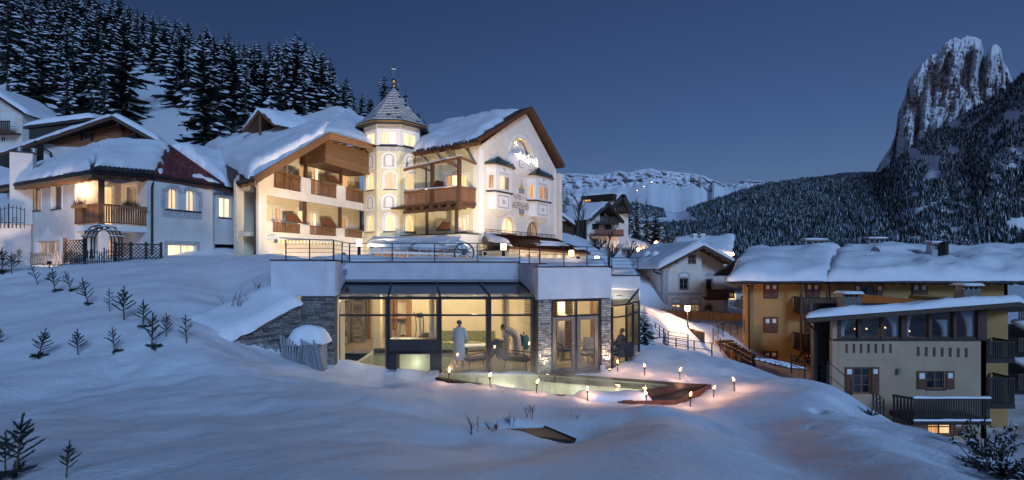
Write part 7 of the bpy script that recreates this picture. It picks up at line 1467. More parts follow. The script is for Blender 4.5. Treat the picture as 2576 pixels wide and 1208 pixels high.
# street lamps
def street_lamp(px, py_top, D, power, label, hmin=2.5, r=.17):
    x = colx(px, D); zt_ = EYE-(py_top-HOR)/FOC*D; zb_ = min(gz1(x, D), zt_-hmin); t = thing('street_lamp', (x, D, zb_), label, 'street lamp', 'street lamps in the village')
    mk('pole', G().lathe((x, D, zb_-.3), [(.06, 0), (.045, zt_-zb_-r*2+.3)], 10), 'metal_black', t); mk('lantern', G().lathe((x, D, zt_-r*2), [(r*.55, 0), (r*.95, r*.6), (r*.95, r*1.5), (r*.6, r*1.9)], 12), 'street_glow', t); mk('cap', G().lathe((x, D, zt_-r*.08), [(r*1.1, 0), (r*.3, r*.5), (.01, r*.6)], 12), 'metal_black', t)
    lamp('street_light', (x, D, zt_-r*2-.16), power, (1, .58, .26), .12, t)
street_lamp(1729, 768, 36, 1500, 'bright street lamp before the frescoed house', 2.6, .2); street_lamp(1605, 624, 72, 700, 'left one of the three hillside road lamps', 2.5, .22); street_lamp(1650, 607, 86, 1100, 'middle and brightest of the hillside road lamps', 2.5, .3); street_lamp(1668, 614, 84, 600, 'right one of the three hillside road lamps', 2.5, .22)
# picket fences, rails and steps
def pickets(a, b, za, zb_, h, label, n, name='picket_fence', w=.09, m='wood_picket', posts=6):
    t = thing(name, ((a[0]+b[0])/2, (a[1]+b[1])/2, min(za, zb_)), label, 'fence'); f = Fr(a, b); Zb = lambda u: za+(zb_-za)*u/f.len
    for q in (.25, .75): mk('rail', G().bar(f.p(0, -.04, za+h*q), f.p(f.len, -.04, zb_+h*q), .04, .08), m, t)
    for k in range(n): u = f.len*(k+.5)/n; z = Zb(u); pbox('picket', f, u-w/2, u+w/2, 0, .025, z, z+h*(1+.04*math.sin(k*7.3)), m, t)
    for k in range(posts+1): u = f.len*k/posts; z = Zb(u); pbox('post', f, u-.06, u+.06, -.16, -.05, z-.3, z+h+.1, m, t)
    return t
zz = lambda px, py, D: EYE-(py-HOR)/FOC*D
pickets((colx(1608, 48), 48), (colx(1735, 47), 47), zz(1608, 789, 48), zz(1735, 803, 47), .66, 'brown picket fence left of the street lamp before the frescoed house', 44, 'picket_fence', .1); pickets((colx(1735, 47), 47), (colx(1872, 45), 45), zz(1735, 803, 47), zz(1872, 811, 45), .75, 'brown picket fence right of the street lamp towards the ochre building', 46, 'picket_fence', .1)
pickets((colx(1610, 44), 44), (colx(1668, 39), 39), zz(1610, 800, 44), zz(1668, 826, 39), .62, 'upper run of the plank fence beside the footpath', 30, 'plank_fence', .12); pickets((colx(1668, 39), 39), (colx(1727, 35.5), 35.5), zz(1668, 826, 39), zz(1727, 844, 35.5), .62, 'middle run of the plank fence ending at the street lamp', 24, 'plank_fence', .12); pickets((colx(1730, 35.3), 35.3), (colx(1766, 34), 34), zz(1730, 850, 35), zz(1766, 860, 34), .55, 'short lower run of the plank fence right of the street lamp', 14, 'plank_fence', .12)
def rails(pts, h, nb, label, name='metal_railing', sp=1.0, m='metal_black', r=.018):
    t = thing(name, tuple(pts[0]), label, 'railing')
    for a, b in zip(pts[:-1], pts[1:]):
        a, b = Vector(a), Vector(b); n_ = max(1, round((b-a).length/sp))
        for k in range(n_+1): p = a.lerp(b, k/n_); mk('post', G().bar(p-UP*.3, p+UP*h, .05), m, t)
        for k in range(nb): mk('bar', G().tube([a+UP*(h-h*.8*k/max(1, nb-1)), b+UP*(h-h*.8*k/max(1, nb-1))], r, 6), m, t)
rails([at(1612, 800, 40), at(1640, 835, 34), at(1680, 868, 28), at(1730, 876, 27)], .75, 4, 'wire railing along the footpath below the plank fence', sp=1.4); rails([at(1632, 872, 25), at(1700, 873, 25.5), at(1790, 886, 26)], .45, 2, 'low dark rail along the crest of the snow bank', sp=1.3)
rails([at(1793, 852, 37), at(1818, 838, 38), at(1872, 828, 39)], .75, 6, 'curved metal handrail above the steps by the ochre building', sp=.7); rails([at(1793, 870, 36), at(1850, 895, 34), at(1890, 918, 32)], .8, 3, 'sloping stair rail beside the ochre building', sp=.8)
st = thing('garden_steps', (colx(1830, 36), 36, -3), 'dark timber steps going down beside the ochre building', 'steps')
for k in range(7): p = at(1806+k*9, 858+k*6, 36.5-.25*k); mk('step', G().box(Fr((p.x, p.y), (p.x+1.2, p.y+.3)), 0, 1.3, -.4, 0, p.z-.9, p.z), 'wood_dark', st)
hd = gp(1620, 23.5); plant_tree(SPRUCE[2], hd.x, hd.y, hd.z-.2, 2.0, .5, 'narrow dark garden conifer right of the glazed pavilion corner', None, 'garden_conifer')
for i, (px, D, h, lb) in enumerate(((1672, 27, .9, 'tiny conifer beside the footpath railing, right one'), (1638, 28, 1.0, 'tiny conifer beside the footpath railing, left one'))): p = gp(px, D); plant_tree(SPRUCE[i], p.x, p.y, p.z-.05, h, i, lb, None, 'garden_conifer')

# ------------------------------------------------------------------ ochre apartment building
def c7b(x, y): return 1812.3+.5511*x, 542.3+.5511*y
oc = thing('ochre_apartment_house', (28, 42, -5), 'long ochre apartment house with brown shutters under a thick snow roof', 'building'); DY = 40.; FY = Fr((colx(1872, DY), DY), (colx(2534, DY), DY)); zt_y = EYE-(706-HOR)/FOC*DY
def yr(x0, x1, y0, y1): a, b = c7b(x0, y0), c7b(x1, y1); return rect(FY, a[0], b[0], a[1], b[1])
wins = [yr(640, 706, 316, 376)]; mk_sh = [yr(198, 258, 312, 376), yr(388, 448, 312, 372), yr(872, 941, 314, 374), yr(1068, 1150, 314, 374), yr(197, 257, 466, 532), yr(385, 430, 470, 532), yr(197, 256, 621, 664), yr(383, 415, 628, 672)]
wall('wall', oc, FY, [(0, zt_y), (FY.len, zt_y)], -8, wins, 'ochre_plaster', .2, .3); window(oc, FY, wins[0], 'window_dark', 'wood_mid', 2, 2, .12, .07)
def shutter(fr, u0, u1, z0, z1, v, parent, hole='paint_white'):
    o = mk('shutter', G().box(fr, u0, u1, v, v+.045, z0, z1), 'wood_red', parent); s = (u1-u0); mk('light_panel', G().box(fr, u0+s*.22, u1-s*.22, v+.046, v+.052, z1-.1-s*.62, z1-.1), hole, o)
    for k in range(6): zz0 = z0+.06+(z1-z0)*.55*k/6; pbox('slat', fr, u0+s*.12, u1-s*.12, v+.046, v+.058, zz0, zz0+(z1-z0)*.06, 'wood_red', o)
for h in mk_sh:
    mk('window_frame', G().box(FY, h[0]-.06, h[1]+.06, .001, .03, h[2]-.06, h[3]+.06), 'wood_dark', oc); m_ = (h[0]+h[1])/2; shutter(FY, h[0], m_-.01, h[2], h[3], .031, oc); shutter(FY, m_+.01, h[1], h[2], h[3], .031, oc)
a_, b_ = yr(610, 638, 316, 376), yr(709, 738, 316, 376); shutter(FY, a_[0], a_[1], a_[2], a_[3], .01, oc); shutter(FY, b_[0], b_[1], b_[2], b_[3], .01, oc)
mk('drain_pipe', G().tube([at(1868, 706, 39), at(1883, 722, 39.8), at(1884, 905, 39.8)], .07, 8), 'metal_black', oc); mk('drain_pipe', G().tube([at(2075, 705, 39), at(2086, 722, 39.8), at(2087, 790, 39.8)], .07, 8), 'metal_black', oc)
for (x0, x1, y0, y1) in ((330, 492, 368, 432), (330, 425, 530, 597)):
    h = yr(x0, x1, y0, y1); b_ = mk('balcony', G().box(FY, h[0], h[1], 0, 1.3, h[2]-.2, h[2]), 'wood_black', oc); railing(oc, FY, h[0], h[1], h[2], h[3], 'wood_black', 1.28, .13, .09, .1)
    fs = Fr((FY.p(h[0], 1.28, 0).x, FY.p(h[0], 1.28, 0).y), (FY.p(h[0], 0, 0).x+.01, FY.p(h[0], 0, 0).y)); railing(oc, fs, .05, 1.2, h[2], h[3], 'wood_black', 0, .13, .09, .1)
h = yr(324, 336, 300, 600); mk('post', G().box(FY, h[0], h[0]+.16, 1.12, 1.28, h[2], zt_y), 'wood_dark', oc); mk('bracket', G().bar(FY.p(h[0]+.2, 1.2, h[2]-.2), FY.p(h[0]+.3, .05, h[2]-1.1), .14), 'wood_black', oc)
e0, e1 = at(1836, 712, 38.6), at(2640, 700, 38.6); e0.z = e1.z = zt_y+.06; t0_, t1_ = at(1880, 640, 48), at(2660, 632, 48); t0_.z = t1_.z = EYE+(HOR-632)/FOC*47
ry = mk('roof', G().slab([e0, e1, t1_, t0_], .22).slab([t0_, t1_, t1_+Vector((0, 8, -2.4)), t0_+Vector((0, 8, -2.4))], .2), 'wood_black', oc); mk('gutter', G().tube([e0-UP*.15, e1-UP*.15], .1, 8), 'metal_black', ry)
for k in range(30): p = e0.lerp(e1, (k+.5)/30)-UP*.28; pbar('rafter_tail', p, p+Vector((0, 1.2, .2)), .14, .18, 'wood_dark', ry)
g = G(); snow_patch(g, [e0+UP*.03, e0.lerp(e1, .31)+UP*.03, t0_.lerp(t1_, .30)+UP*.03, t0_+UP*.03], .80, (.25, .05, .1, .2), .10, .6, 101, .35); snow_patch(g, [e0.lerp(e1, .305)+UP*.03, e1+UP*.03, t1_+UP*.03, t0_.lerp(t1_, .295)+UP*.03], .88, (.25, .1, .1, .12), .12, .6, 102, .35, hollow=[(colx(2366, 43.5), 43.5, 1.0, .7)]); mk('snow_cover', g, 'roof_snow', ry, True)
mk('wall', G().box(Fr((FY.o.x+5.9, 52), (FY.o.x, DY)), 0, 13.3, -.3, -.003, -8, zt_y), 'ochre_plaster', oc); mk('wall', G().box(Fr((FY.o.x+6, 52), (FY.o.x+21, 52)), 0, 15, -.3, 0, -8, zt_y), 'ochre_plaster', oc); mk('wall', G().box(Fr((FY.p(FY.len, 0, 0).x, DY), (FY.p(FY.len, 0, 0).x, 52)), 0, 12, -.3, 0, -8, zt_y), 'ochre_plaster', oc)
def chim(x0, x1, y0, y1, D, parent, m='grey_plaster'):
    a, b = c7b(x0, y0), c7b(x1, y1); f = Fr((colx(a[0], D), D), (colx(b[0], D), D)); z1 = EYE-(a[1]-HOR)/FOC*D; z0 = EYE-(b[1]-HOR)/FOC*D; hgt = z1-z0
    c = mk('chimney', G().box(f, 0, f.len, -.7, 0, z0-1.2, z0+hgt*.55), m, parent); 
    for k in range(4): u = f.len*(.06+.88*k/3); mk('pillar', G().box(f, u-.06, u+.06, -.6, -.1, z0+hgt*.551, z0+hgt*.82), m, c)
    mk('cap', G().box(f, -.12, f.len+.12, -.85, .12, z0+hgt*.82, z0+hgt*.92), 'stone_dark', c); g = G(); snow_patch(g, [f.p(-.1, .1, z0+hgt*.92), f.p(f.len+.1, .1, z0+hgt*.92), f.p(f.len+.1, -.8, z0+hgt*.92), f.p(-.1, -.8, z0+hgt*.92)], .12, (.02,)*4, .02, .2, 3); mk('snow_cover', g, 'roof_snow', c, True)
chim(388, 485, 104, 165, 47.5, oc); chim(678, 757, 98, 160, 47.5, oc); chim(965, 1003, 115, 205, 43.6, oc)
p = at(2376, 650, 43.4); mk('flue', G().lathe(p-UP*.8, [(.26, 0), (.26, 2.0), (.34, 2.1), (.34, 2.2)], 14), 'metal_dark', oc); p2 = at(2366, 650, 43.5); mk('flue', G().lathe(p2-UP*.8, [(.14, 0), (.14, 2.2)], 10), 'metal_dark', oc)
p = at(2199, 634, 44.5); mk('satellite_dish', G().lathe((0, 0, 0), [(.02, 0), (.25, .03), (.43, .12), (.44, .13)], 18), 'metal_dark', oc); o_ = bpy.data.objects[-1] if False else [c for c in oc.children if c.name.startswith('satellite_dish')][0]; o_.data.transform(Matrix.Translation(p-W(oc)) @ Matrix.Rotation(math.radians(78), 4, 'X') @ Matrix.Rotation(0, 4, 'Z') @ Matrix.Translation(W(oc)))
mk('antenna', G().tube([at(2199, 650, 44.6), at(2199, 570, 44.6)], .03, 6).bar(at(2190, 582, 44.6), at(2208, 582, 44.6), .03).bar(at(2193, 590, 44.6), at(2205, 590, 44.6), .03), 'metal_grey', oc)

# the extension with the shed roof
ex = thing('tan_extension_house', (22, 28, -6), 'tan house with sloping snow roof and wide window band before the ochre block', 'building'); DE = 28.; FE = Fr((colx(2094, DE), DE), (colx(2480, DE), DE))
def er(x0, x1, y0, y1): a, b = c7b(x0, y0), c7b(x1, y1); return rect(FE, a[0], b[0], a[1], b[1])
zl_e, zr_e = EYE-(797-HOR)/FOC*DE, EYE-(770-HOR)/FOC*DE; band_b = EYE-(857-HOR)/FOC*DE
slots = []
for i in range(7): slots.append(er(568+33.5*i-1, 579+33.5*i+1, 587, 628)); slots.append(er(895+36.5*i-1, 907+36.5*i+1, 600+i, 642+i))
wA, wB, wC = er(606, 686, 692, 815), er(940, 1022, 710, 792), er(945, 1056, 930, 1002)
wall('wall', ex, FE, [(0, band_b), (FE.len, band_b)], -8, slots+[wA, wB, wC], 'tan_plaster', .16, .3)
for s in slots: mk('slot_back', G().box(FE, s[0], s[1], -.158, -.13, s[2], s[3]), 'grey_plaster', ex)
window(ex, FE, wA, 'window_dark', 'wood_mid', 2, 3, .12, .08, None); window(ex, FE, wB, 'window_dark', 'wood_mid', 2, 2, .12, .08); window(ex, FE, wC, ['lit_orange', 'lit_cream'], 'wood_mid', 2, 2, .12, .08)
for (x0, x1, h) in ((566, 604, wA), (687, 721, wA), (894, 937, wB), (1026, 1064, wB), (1060, 1104, wC)): a = er(x0, x1, 700, 800); shutter(FE, a[0], a[1], h[2], h[3], .004, ex)
# window band
bx = [540, 632, 738, 836, 955, 1067, 1180]; us_ = [FE.U(c7b(x, 0)[0]) for x in bx]; topz = lambda u: zl_e+(zr_e-zl_e)*u/FE.len-.06
mk('band_sill', G().box(FE, -.02, FE.len+.02, -.3, .08, band_b+.001, band_b+.10), 'wood_black', ex); zs_ = band_b+.101
for i, u in enumerate(us_): mk('mullion', G().box(FE, u-(.16 if i in (3,) else .09), u+(.16 if i in (3,) else .09), -.2, .04, zs_, topz(u)+.1), 'wood_dark', ex)
mk('corner_post', G().box(FE, FE.len-.36, FE.len, -.25, .05, zs_, topz(FE.len)+.1), 'wood_dark', ex); mk('wall', G().box(FE, .0, us_[0]-.09, -.25, .0, zs_, topz(0)+.1), 'tan_plaster', ex); mk('wall', G().box(FE, us_[-1]+.09, FE.len-.37, -.25, .0, zs_, topz(FE.len)+.1), 'wood_dark', ex)
for i in range(6):
    a, b = us_[i]+.1, us_[i+1]-.1; mk('pane', G().poly([FE.p(a, -.06, zs_+.06), FE.p(b, -.06, zs_+.06), FE.p(b, -.06, topz(b)), FE.p(a, -.06, topz(a))]), 'glass_band', ex); mk('pane_frame', G().box(FE, a, b, -.1, -.02, zs_, zs_+.07), 'wood_dark', ex)
mk('room_back', G().box(FE, us_[0], us_[-1], -2.6, -2.5, zs_, topz(FE.len)).box(FE, us_[0], us_[-1], -2.5, -.25, zs_-.05, zs_-.001), 'wood_black', ex)
def curtain(u0, u1, side, z0, z1):
    g = G(); n_ = 14
    for r_ in range(9):
        t_ = r_/8; z = z1+(z0-z1)*t_; k_ = 1-.55*math.sin(min(1, t_*1.25)*math.pi/2)
        for j in range(n_+1): s_ = j/n_; u = (u0+(u1-u0)*s_*k_) if side > 0 else (u1-(u1-u0)*s_*k_); g.v.append(tuple(FE.p(u, -.22-.05*math.sin(j*1.9), z)))
    g.f = [(r*(n_+1)+j, r*(n_+1)+j+1, (r+1)*(n_+1)+j+1, (r+1)*(n_+1)+j) for r in range(8) for j in range(n_)]; g.m = [0]*len(g.f); mk('curtain', g, 'curtain', ex, True)
curtain(us_[0]+.12, us_[1]-.25, 1, zs_+.1, topz(us_[0])); curtain(us_[2]+.3, us_[3]-.15, -1, zs_+.1, topz(us_[2])); curtain(us_[3]+.2, us_[4]-.7, 1, zs_+.1, topz(us_[3])); curtain(us_[5]+.4, us_[6]-.15, -1, zs_+.1, topz(us_[6])); curtain(us_[4]+.5, us_[5]-.2, -1, zs_+.1, topz(us_[4])-.5)
# small lit room lamps behind the band
for i, (x, y) in enumerate(((612, 520), (665, 520), (750, 515), (860, 530))):
    px, py = c7b(x, y); p = FE.p(FE.U(px, -1.2), -1.2, FE.Z(px, py, -1.2)); l_ = thing('table_lamp', tuple(p), ('first', 'second', 'third', 'fourth')[i]+' small lamp from the left glowing behind the dark window band', 'lamp', 'lamps behind the window band'); mk('shade', G().lathe(p, [(.055, 0), (.03, .08)], 10), 'lamp_glow_dim', l_); mk('base', G().lathe(p-UP*.35, [(.06, 0), (.02, .05), (.02, .34)], 8), 'metal_dark', l_); lamp('table_lamp_light', p+Vector((0, -.16, .08)), 2.5, (1, .6, .25), .05, l_)
fz = Fr((colx(2046, DE+.9), DE+.9), (colx(2092, DE+.9), DE+.9)); sw_ = mk('boarded_wall', G().box(fz, 0, fz.len, -.3, 0, -8, zl_e-.1), 'wood_black', ex)
for k in range(46): pbox('board', fz, .0, fz.len, .002, .04, zl_e-.3-.15*(k+1), zl_e-.3-.15*k-.02, 'wood_black', sw_)
fs = Fr((FE.o.x, DE), (FE.o.x, DE+1.2)); mk('wall', G().box(Fr((colx(2092, DE+.9)+.02, DE+1.2), (FE.o.x, DE)), 0, 1.2, -.3, -.002, -8, zl_e), 'tan_plaster', ex); mk('wall', G().box(Fr((FE.p(FE.len, 0, 0).x, DE), (FE.p(FE.len, 0, 0).x, DE+11)), 0, 11, -.3, -.003, -8, zr_e), 'ochre_plaster', ex)
r0_, r1_ = at(2028, 801, DE-1.0), at(2566, 760, DE-1.0); r2_, r3_ = r1_+Vector((9.5, 8.5, -1.1)), r0_+Vector((5.6, 8.5, -1.1)); rx_ = mk('roof', G().slab([r0_, r1_, r2_, r3_], .24), 'wood_black', ex); mk('fascia', G().bar(r0_-UP*.12-Vector((0, .04, 0)), r1_-UP*.12-Vector((0, .04, 0)), .06, .20), 'wood_dark', rx_)
g = G(); snow_patch(g, [r0_+UP*.03, r1_+UP*.03, r2_+UP*.03, r3_+UP*.03], .42, (.08, .0, .1, .05), .05, .4, 111, .3); mk('snow_cover', g, 'roof_snow', rx_, True); mk('drain_pipe', G().tube([r0_-UP*.3+Vector((.3, .4, 0)), at(2048, 830, DE), at(2050, 960, DE)], .06, 8), 'metal_black', ex)
chim(564, 642, 352, 398, 29., ex, 'stone_dark'); chim(1112, 1188, 314, 366, 29., ex, 'stone_dark'); mk('wall_light', G().lathe(FE.p(FE.U(2257), .1, EYE-(940-HOR)/FOC*DE), [(.09, 0), (.1, .05), (.1, .28), (.05, .3)], 12), 'metal_grey', ex)
# balconies
h = er(770, 1100, 786, 890); b_ = mk('balcony', G().box(FE, h[0], h[1], 0, 1.7, h[2]-.25, h[2]), 'wood_black', ex); railing(ex, FE, h[0], h[1], h[2], h[3]-.1, 'wood_black', 1.65, .13, .09, .1); fs = Fr((FE.p(h[0]-.6, 1.0, 0).x, FE.p(h[0]-.6, 1.0, 0).y), (FE.p(h[0], 1.65, 0).x, FE.p(h[0], 1.65, 0).y)); railing(ex, fs, 0, fs.len, h[2]-.3, h[3]-.1, 'wood_black', 0, .13, .09, .1)
g = G(); snow_patch(g, [FE.p(h[0]-.02, 1.74, h[3]-.1), FE.p(h[1]+.02, 1.74, h[3]-.1), FE.p(h[1]+.02, 1.55, h[3]-.1), FE.p(h[0]-.02, 1.55, h[3]-.1)], .09, (.02,)*4, .02, .12, 4); snow_patch(g, [FE.p(h[0], 1.72, h[2]-.02), FE.p(h[1], 1.72, h[2]-.02), FE.p(h[1], 1.66, h[2]-.02), FE.p(h[0], 1.66, h[2]-.02)], .1, (.02,)*4, .01, .2, 5); mk('snow_cover', g, 'snow', b_, True)
FR2 = Fr((colx(2482, 29.5), 29.5), (colx(2553, 29.5), 29.5)); mk('wall', G().box(Fr((colx(2478, 31), 31), (colx(2534, 31), 31)), 0, 1.4, -6, 0, -8, zr_e), 'ochre_plaster', ex)
for (y0, y1) in ((858, 905), (950, 1020)):
    z0, z1 = EYE-(y1-HOR)/FOC*29.5, EYE-(y0-HOR)/FOC*29.5; b_ = mk('balcony', G().box(FR2, 0, FR2.len, -1.4, 0, z0-.2, z0), 'wood_black', ex); railing(ex, FR2, 0, FR2.len, z0, z1, 'wood_black', -.02, .12, .085, .1); fs = Fr((FR2.p(FR2.len, 0, 0).x, FR2.p(FR2.len, 0, 0).y), (FR2.p(FR2.len, -1.4, 0).x, FR2.p(FR2.len, -1.4, 0).y)); railing(ex, fs, .05, 1.4, z0, z1, 'wood_black', 0, .12, .085, .1)
# what shows at the right edge
rt = thing('timber_house', (44, 42, -6), 'dark timber house with railings cut by the right picture edge', 'building'); fz = Fr((colx(2536, 42), 42), (colx(2680, 42), 42)); mk('wall', G().box(fz, 0, fz.len, -4, 0, -10, EYE-(830-HOR)/FOC*42), 'wood_black', rt)
for (y0, y1) in ((752, 800), (846, 880), (935, 975), (1030, 1080)): railing(rt, fz, 0, fz.len, EYE-(y1-HOR)/FOC*42, EYE-(y0-HOR)/FOC*42, 'wood_dark', .8, .2, .14, .12, 'balcony_railing')
g = G()
for y in (810, 900, 1000): z = EYE-(y-HOR)/FOC*42; snow_patch(g, [fz.p(0, 1.6, z-.6), fz.p(fz.len, 1.6, z-.6), fz.p(fz.len, .1, z), fz.p(0, .1, z)], .4, (.05,)*4, .1, .5, y, .4)
mk('snow_cover', g, 'roof_snow', rt, True)
# timber stack and rails along the bank
ws = thing('timber_stack', (colx(1950, 24.5), 24.5, -1), 'snow covered stack of boards at the top of the bank by the ochre house', 'timber')
for k in range(7): p = at(1898+k*13, 905+k*3.2, 25-.1*k); mk('board', G().bar(p, p+Vector((1.0, .15, -.12)), .16, .09), 'wood_dark', ws); g = G(); snow_patch(g, [p+Vector((0, -.09, .05)), p+Vector((1, .06, -.07)), p+Vector((1, .24, -.07)), p+Vector((0, .09, .05))], .09, (.02,)*4, .02, .12, k); mk('snow_cover', g, 'snow', ws, True)
rails([at(1990, 925, 24), at(2060, 950, 22.5), at(2080, 958, 22.3)], .62, 3, 'rail of dark posts descending to the tan house', sp=.8); rails([at(2082, 950, 25), at(2140, 1000, 24)], .8, 2, 'slanting stair rail at the left foot of the tan house', sp=1.2)
rails([at(2196, 1010, 22), at(2222, 1035, 20.5)], .5, 3, 'short rail post beside the lower balcony', sp=.6)
# snow-laden pines in the corner
def pine(px, py, h, label, seed, n=34, sp=.8):
    R = random.Random(seed); p = ground_hit(px, py) if py < 1207 else gp(px, 8.5); h = h/FOC*p.y; t = thing('mountain_pine', tuple(p), label, 'pine'); gt, gn, gsn_ = G(), G(), G()
    for k in range(n):
        a = R.uniform(0, 6.28); L = h*R.uniform(.45, 1.); d = Vector((math.cos(a)*sp, math.sin(a)*sp, R.uniform(.25, 1.2))).normalized(); b = p+d*L; q = p+Vector((math.cos(a), math.sin(a), .0))*L*.3+UP*L*.12; gt.tube([p, q, b], [.02, .014, .006], 5)
        for j in range(5):
            c = q.lerp(b, R.uniform(.15, 1.))+Vector((R.uniform(-1, 1), R.uniform(-1, 1), R.uniform(-.4, .5)))*.10*h
            for i in range(34):
                e = Vector((R.gauss(0, 1), R.gauss(0, 1), R.gauss(.3, 1))).normalized()*R.uniform(.07, .13)*h*.62; s_ = e.cross(Vector((.4, .2, .9))).normalized()*.008*h; gn.add([c-s_, c+s_, c+e], [(0, 1, 2)])
            if R.random() < .45:
                w_ = .036*h*R.uniform(.4, 1.2); ds = Vector((R.uniform(-1, 1), R.uniform(-1, 1), R.uniform(-.3, .3))).normalized(); gsn_.tube([c+UP*.02*h-ds*w_*1.6, c+UP*.035*h-ds*w_*.5, c+UP*.035*h+ds*w_*.6, c+UP*.015*h+ds*w_*1.7], [w_*.15, w_*.55, w_*.5, w_*.1], 6)
    mk('branches', gt, 'bark', t); mk('needles', gn, 'needles_young', t); mk('snow_load', gsn_, 'tree_snow', t, True)['kind'] = 'stuff'
pine(2350, 1082, 78, 'small snow laden pine before the lower balcony of the tan house', 1, 22, .9); pine(2480, 1150, 120, 'upright snow laden pine shoot at the right corner', 2, 22, .5); pine(2515, 1204, 125, 'wide snow laden pine bush in the bottom right corner', 3, 44, 1.3); pine(2190, 1046, 34, 'dry brush at the foot of the bank left of the lower balcony', 4, 14, 1.)
# ------------------------------------------------------------------ people in the pavilion
def figure(name, loc, rz, label, J, robe_path, hair=True, robe_mat='cloth_robe', seat=False):
    """one continuous skinned body from joints, with robe and hair as children. J: joint -> (x, y, z, radius); y forward"""
    t = thing(name, loc, label, 'person'); Rm = Matrix.Rotation(rz, 4, 'Z')
    names = list(J); E_ = [('pelvis', 'spine'), ('spine', 'chest'), ('chest', 'neck'), ('neck', 'jaw'), ('jaw', 'brow'), ('brow', 'crown'), ('brow', 'nose')]
    for s in 'lr': E_ += [('chest', 'shoulder_'+s), ('shoulder_'+s, 'elbow_'+s), ('elbow_'+s, 'wrist_'+s), ('wrist_'+s, 'palm_'+s), ('pelvis', 'hip_'+s), ('hip_'+s, 'knee_'+s), ('knee_'+s, 'ankle_'+s), ('ankle_'+s, 'toe_'+s), ('brow', 'ear_'+s)]
    J = dict(J); br = Vector(J['brow'][:3]); nk = Vector(J['neck'][:3]); fwd = Vector(J['nose'][:3])-br; fwd.normalize(); upv = (Vector(J['crown'][:3])-br).normalized(); sd = fwd.cross(upv).normalized()
    for s, q in (('l', -1), ('r', 1)):
        J['ear_'+s] = (*(br+sd*(q*.078)), .014); w, p = Vector(J['wrist_'+s][:3]), Vector(J['palm_'+s][:3]); d = (p-w).normalized(); a = d.orthogonal().normalized(); b = d.cross(a)
        for k, (off, ln_) in enumerate(((-.030, .062), (-.010, .074), (.010, .070), (.028, .054))):
            k1, k2 = 'f%d_%s' % (k, s), 'g%d_%s' % (k, s); m1 = p+a*off+d*ln_*.55; J[k1] = (*m1, .0085); J[k2] = (*(m1+(d*.8+b*.6).normalized()*ln_*.5), .007); E_ += [('palm_'+s, k1), (k1, k2)]
        th = p-a*.045+b*.01-d*.02; J['t_'+s] = (*th, .010); J['u_'+s] = (*(th+(d*.7-a*.4).normalized()*.04), .008); E_ += [('wrist_'+s, 't_'+s), ('t_'+s, 'u_'+s)]
    names = list(J); me_ = bpy.data.meshes.new('body'); me_.from_pydata([Rm @ Vector(J[n][:3]) for n in names], [(names.index(a), names.index(b)) for a, b in E_], [])
    o = bpy.data.objects.new('tmp', me_); COL.objects.link(o); sm = o.modifiers.new('s', 'SKIN'); o.modifiers.new('d', 'SUBSURF').levels = 2; o.modifiers['d'].render_levels = 2
    if not me_.skin_vertices: 
        bpy.context.view_layer.objects.active = o; 
    for i, n in enumerate(names): me_.skin_vertices[0].data[i].radius = (J[n][3], J[n][3]); me_.skin_vertices[0].data[i].use_root = (n == 'pelvis')
    bpy.context.view_layer.update(); res = bpy.data.meshes.new_from_object(o.evaluated_get(bpy.context.evaluated_depsgraph_get())); bpy.data.objects.remove(o)
    res.materials.clear(); res.materials.append(MATS['skin']); res.polygons.foreach_set('use_smooth', [True]*len(res.polygons)); b = bpy.data.objects.new('body', res); COL.objects.link(b); b.parent = t
    base = Vector(loc); g = G(); n = 16; prev = None                         # robe: rings along the path, then sleeves
    for i, (c, rx, ry, tilt) in enumerate(robe_path):
        c = Vector(c); ring = []
        for k in range(n): a = 2*math.pi*k/n; f = 1+.05*math.sin(a*5+i*.7)*(1 if i > 3 else .3); v = Vector((math.cos(a)*rx*f, math.sin(a)*ry*f*math.cos(tilt), -math.sin(a)*ry*f*math.sin(tilt))); ring.append(base+Rm @ (c+v))
        g.v += [tuple(p) for p in ring]
    m = len(robe_path); g.f += [(i*n+k, i*n+(k+1) % n, (i+1)*n+(k+1) % n, (i+1)*n+k) for i in range(m-1) for k in range(n)]; g.m += [0]*((m-1)*n)
    for s in 'lr':
        sh, el, wr = [Vector(J[q+'_'+s][:3]) for q in ('shoulder', 'elbow', 'wrist')]; ch_j = Vector(J['chest'][:3]); g.tube([base+Rm @ p for p in (sh.lerp(ch_j, .45), sh, sh.lerp(el, .5), el, el.lerp(wr, .55), el.lerp(wr, .86))], [.085, .092, .085, .080, .082, .090], 10)
    mk('robe', g, robe_mat, t, True)
    hc = br.lerp(Vector(J['crown'][:3]), .35)-fwd*.015; gh = G()
    for i in range(6):
        a = math.pi*.62*i/5; r = .108*math.sin(a)+.004; z = .112*math.cos(a)
        for k in range(12): q = 2*math.pi*k/12; gh.v.append(tuple(base+Rm @ (hc+upv*z+(sd*math.cos(q)*.90+fwd*(math.sin(q)-.18))*r)))
    gh.f = [(i*12+k, i*12+(k+1) % 12, (i+1)*12+(k+1) % 12, (i+1)*12+k) for i in range(5) for k in range(12)]; gh.m = [0]*len(gh.f); mk('hair', gh, 'hair', t, True)
    return t
ST = {'pelvis': (0, 0, .96, .13), 'spine': (0, 0, 1.16, .125), 'chest': (0, 0, 1.37, .14), 'neck': (0, .01, 1.52, .055), 'jaw': (0, .03, 1.58, .065), 'brow': (0, .03, 1.66, .088), 'crown': (0, .02, 1.72, .07), 'nose': (0, .115, 1.64, .014)}
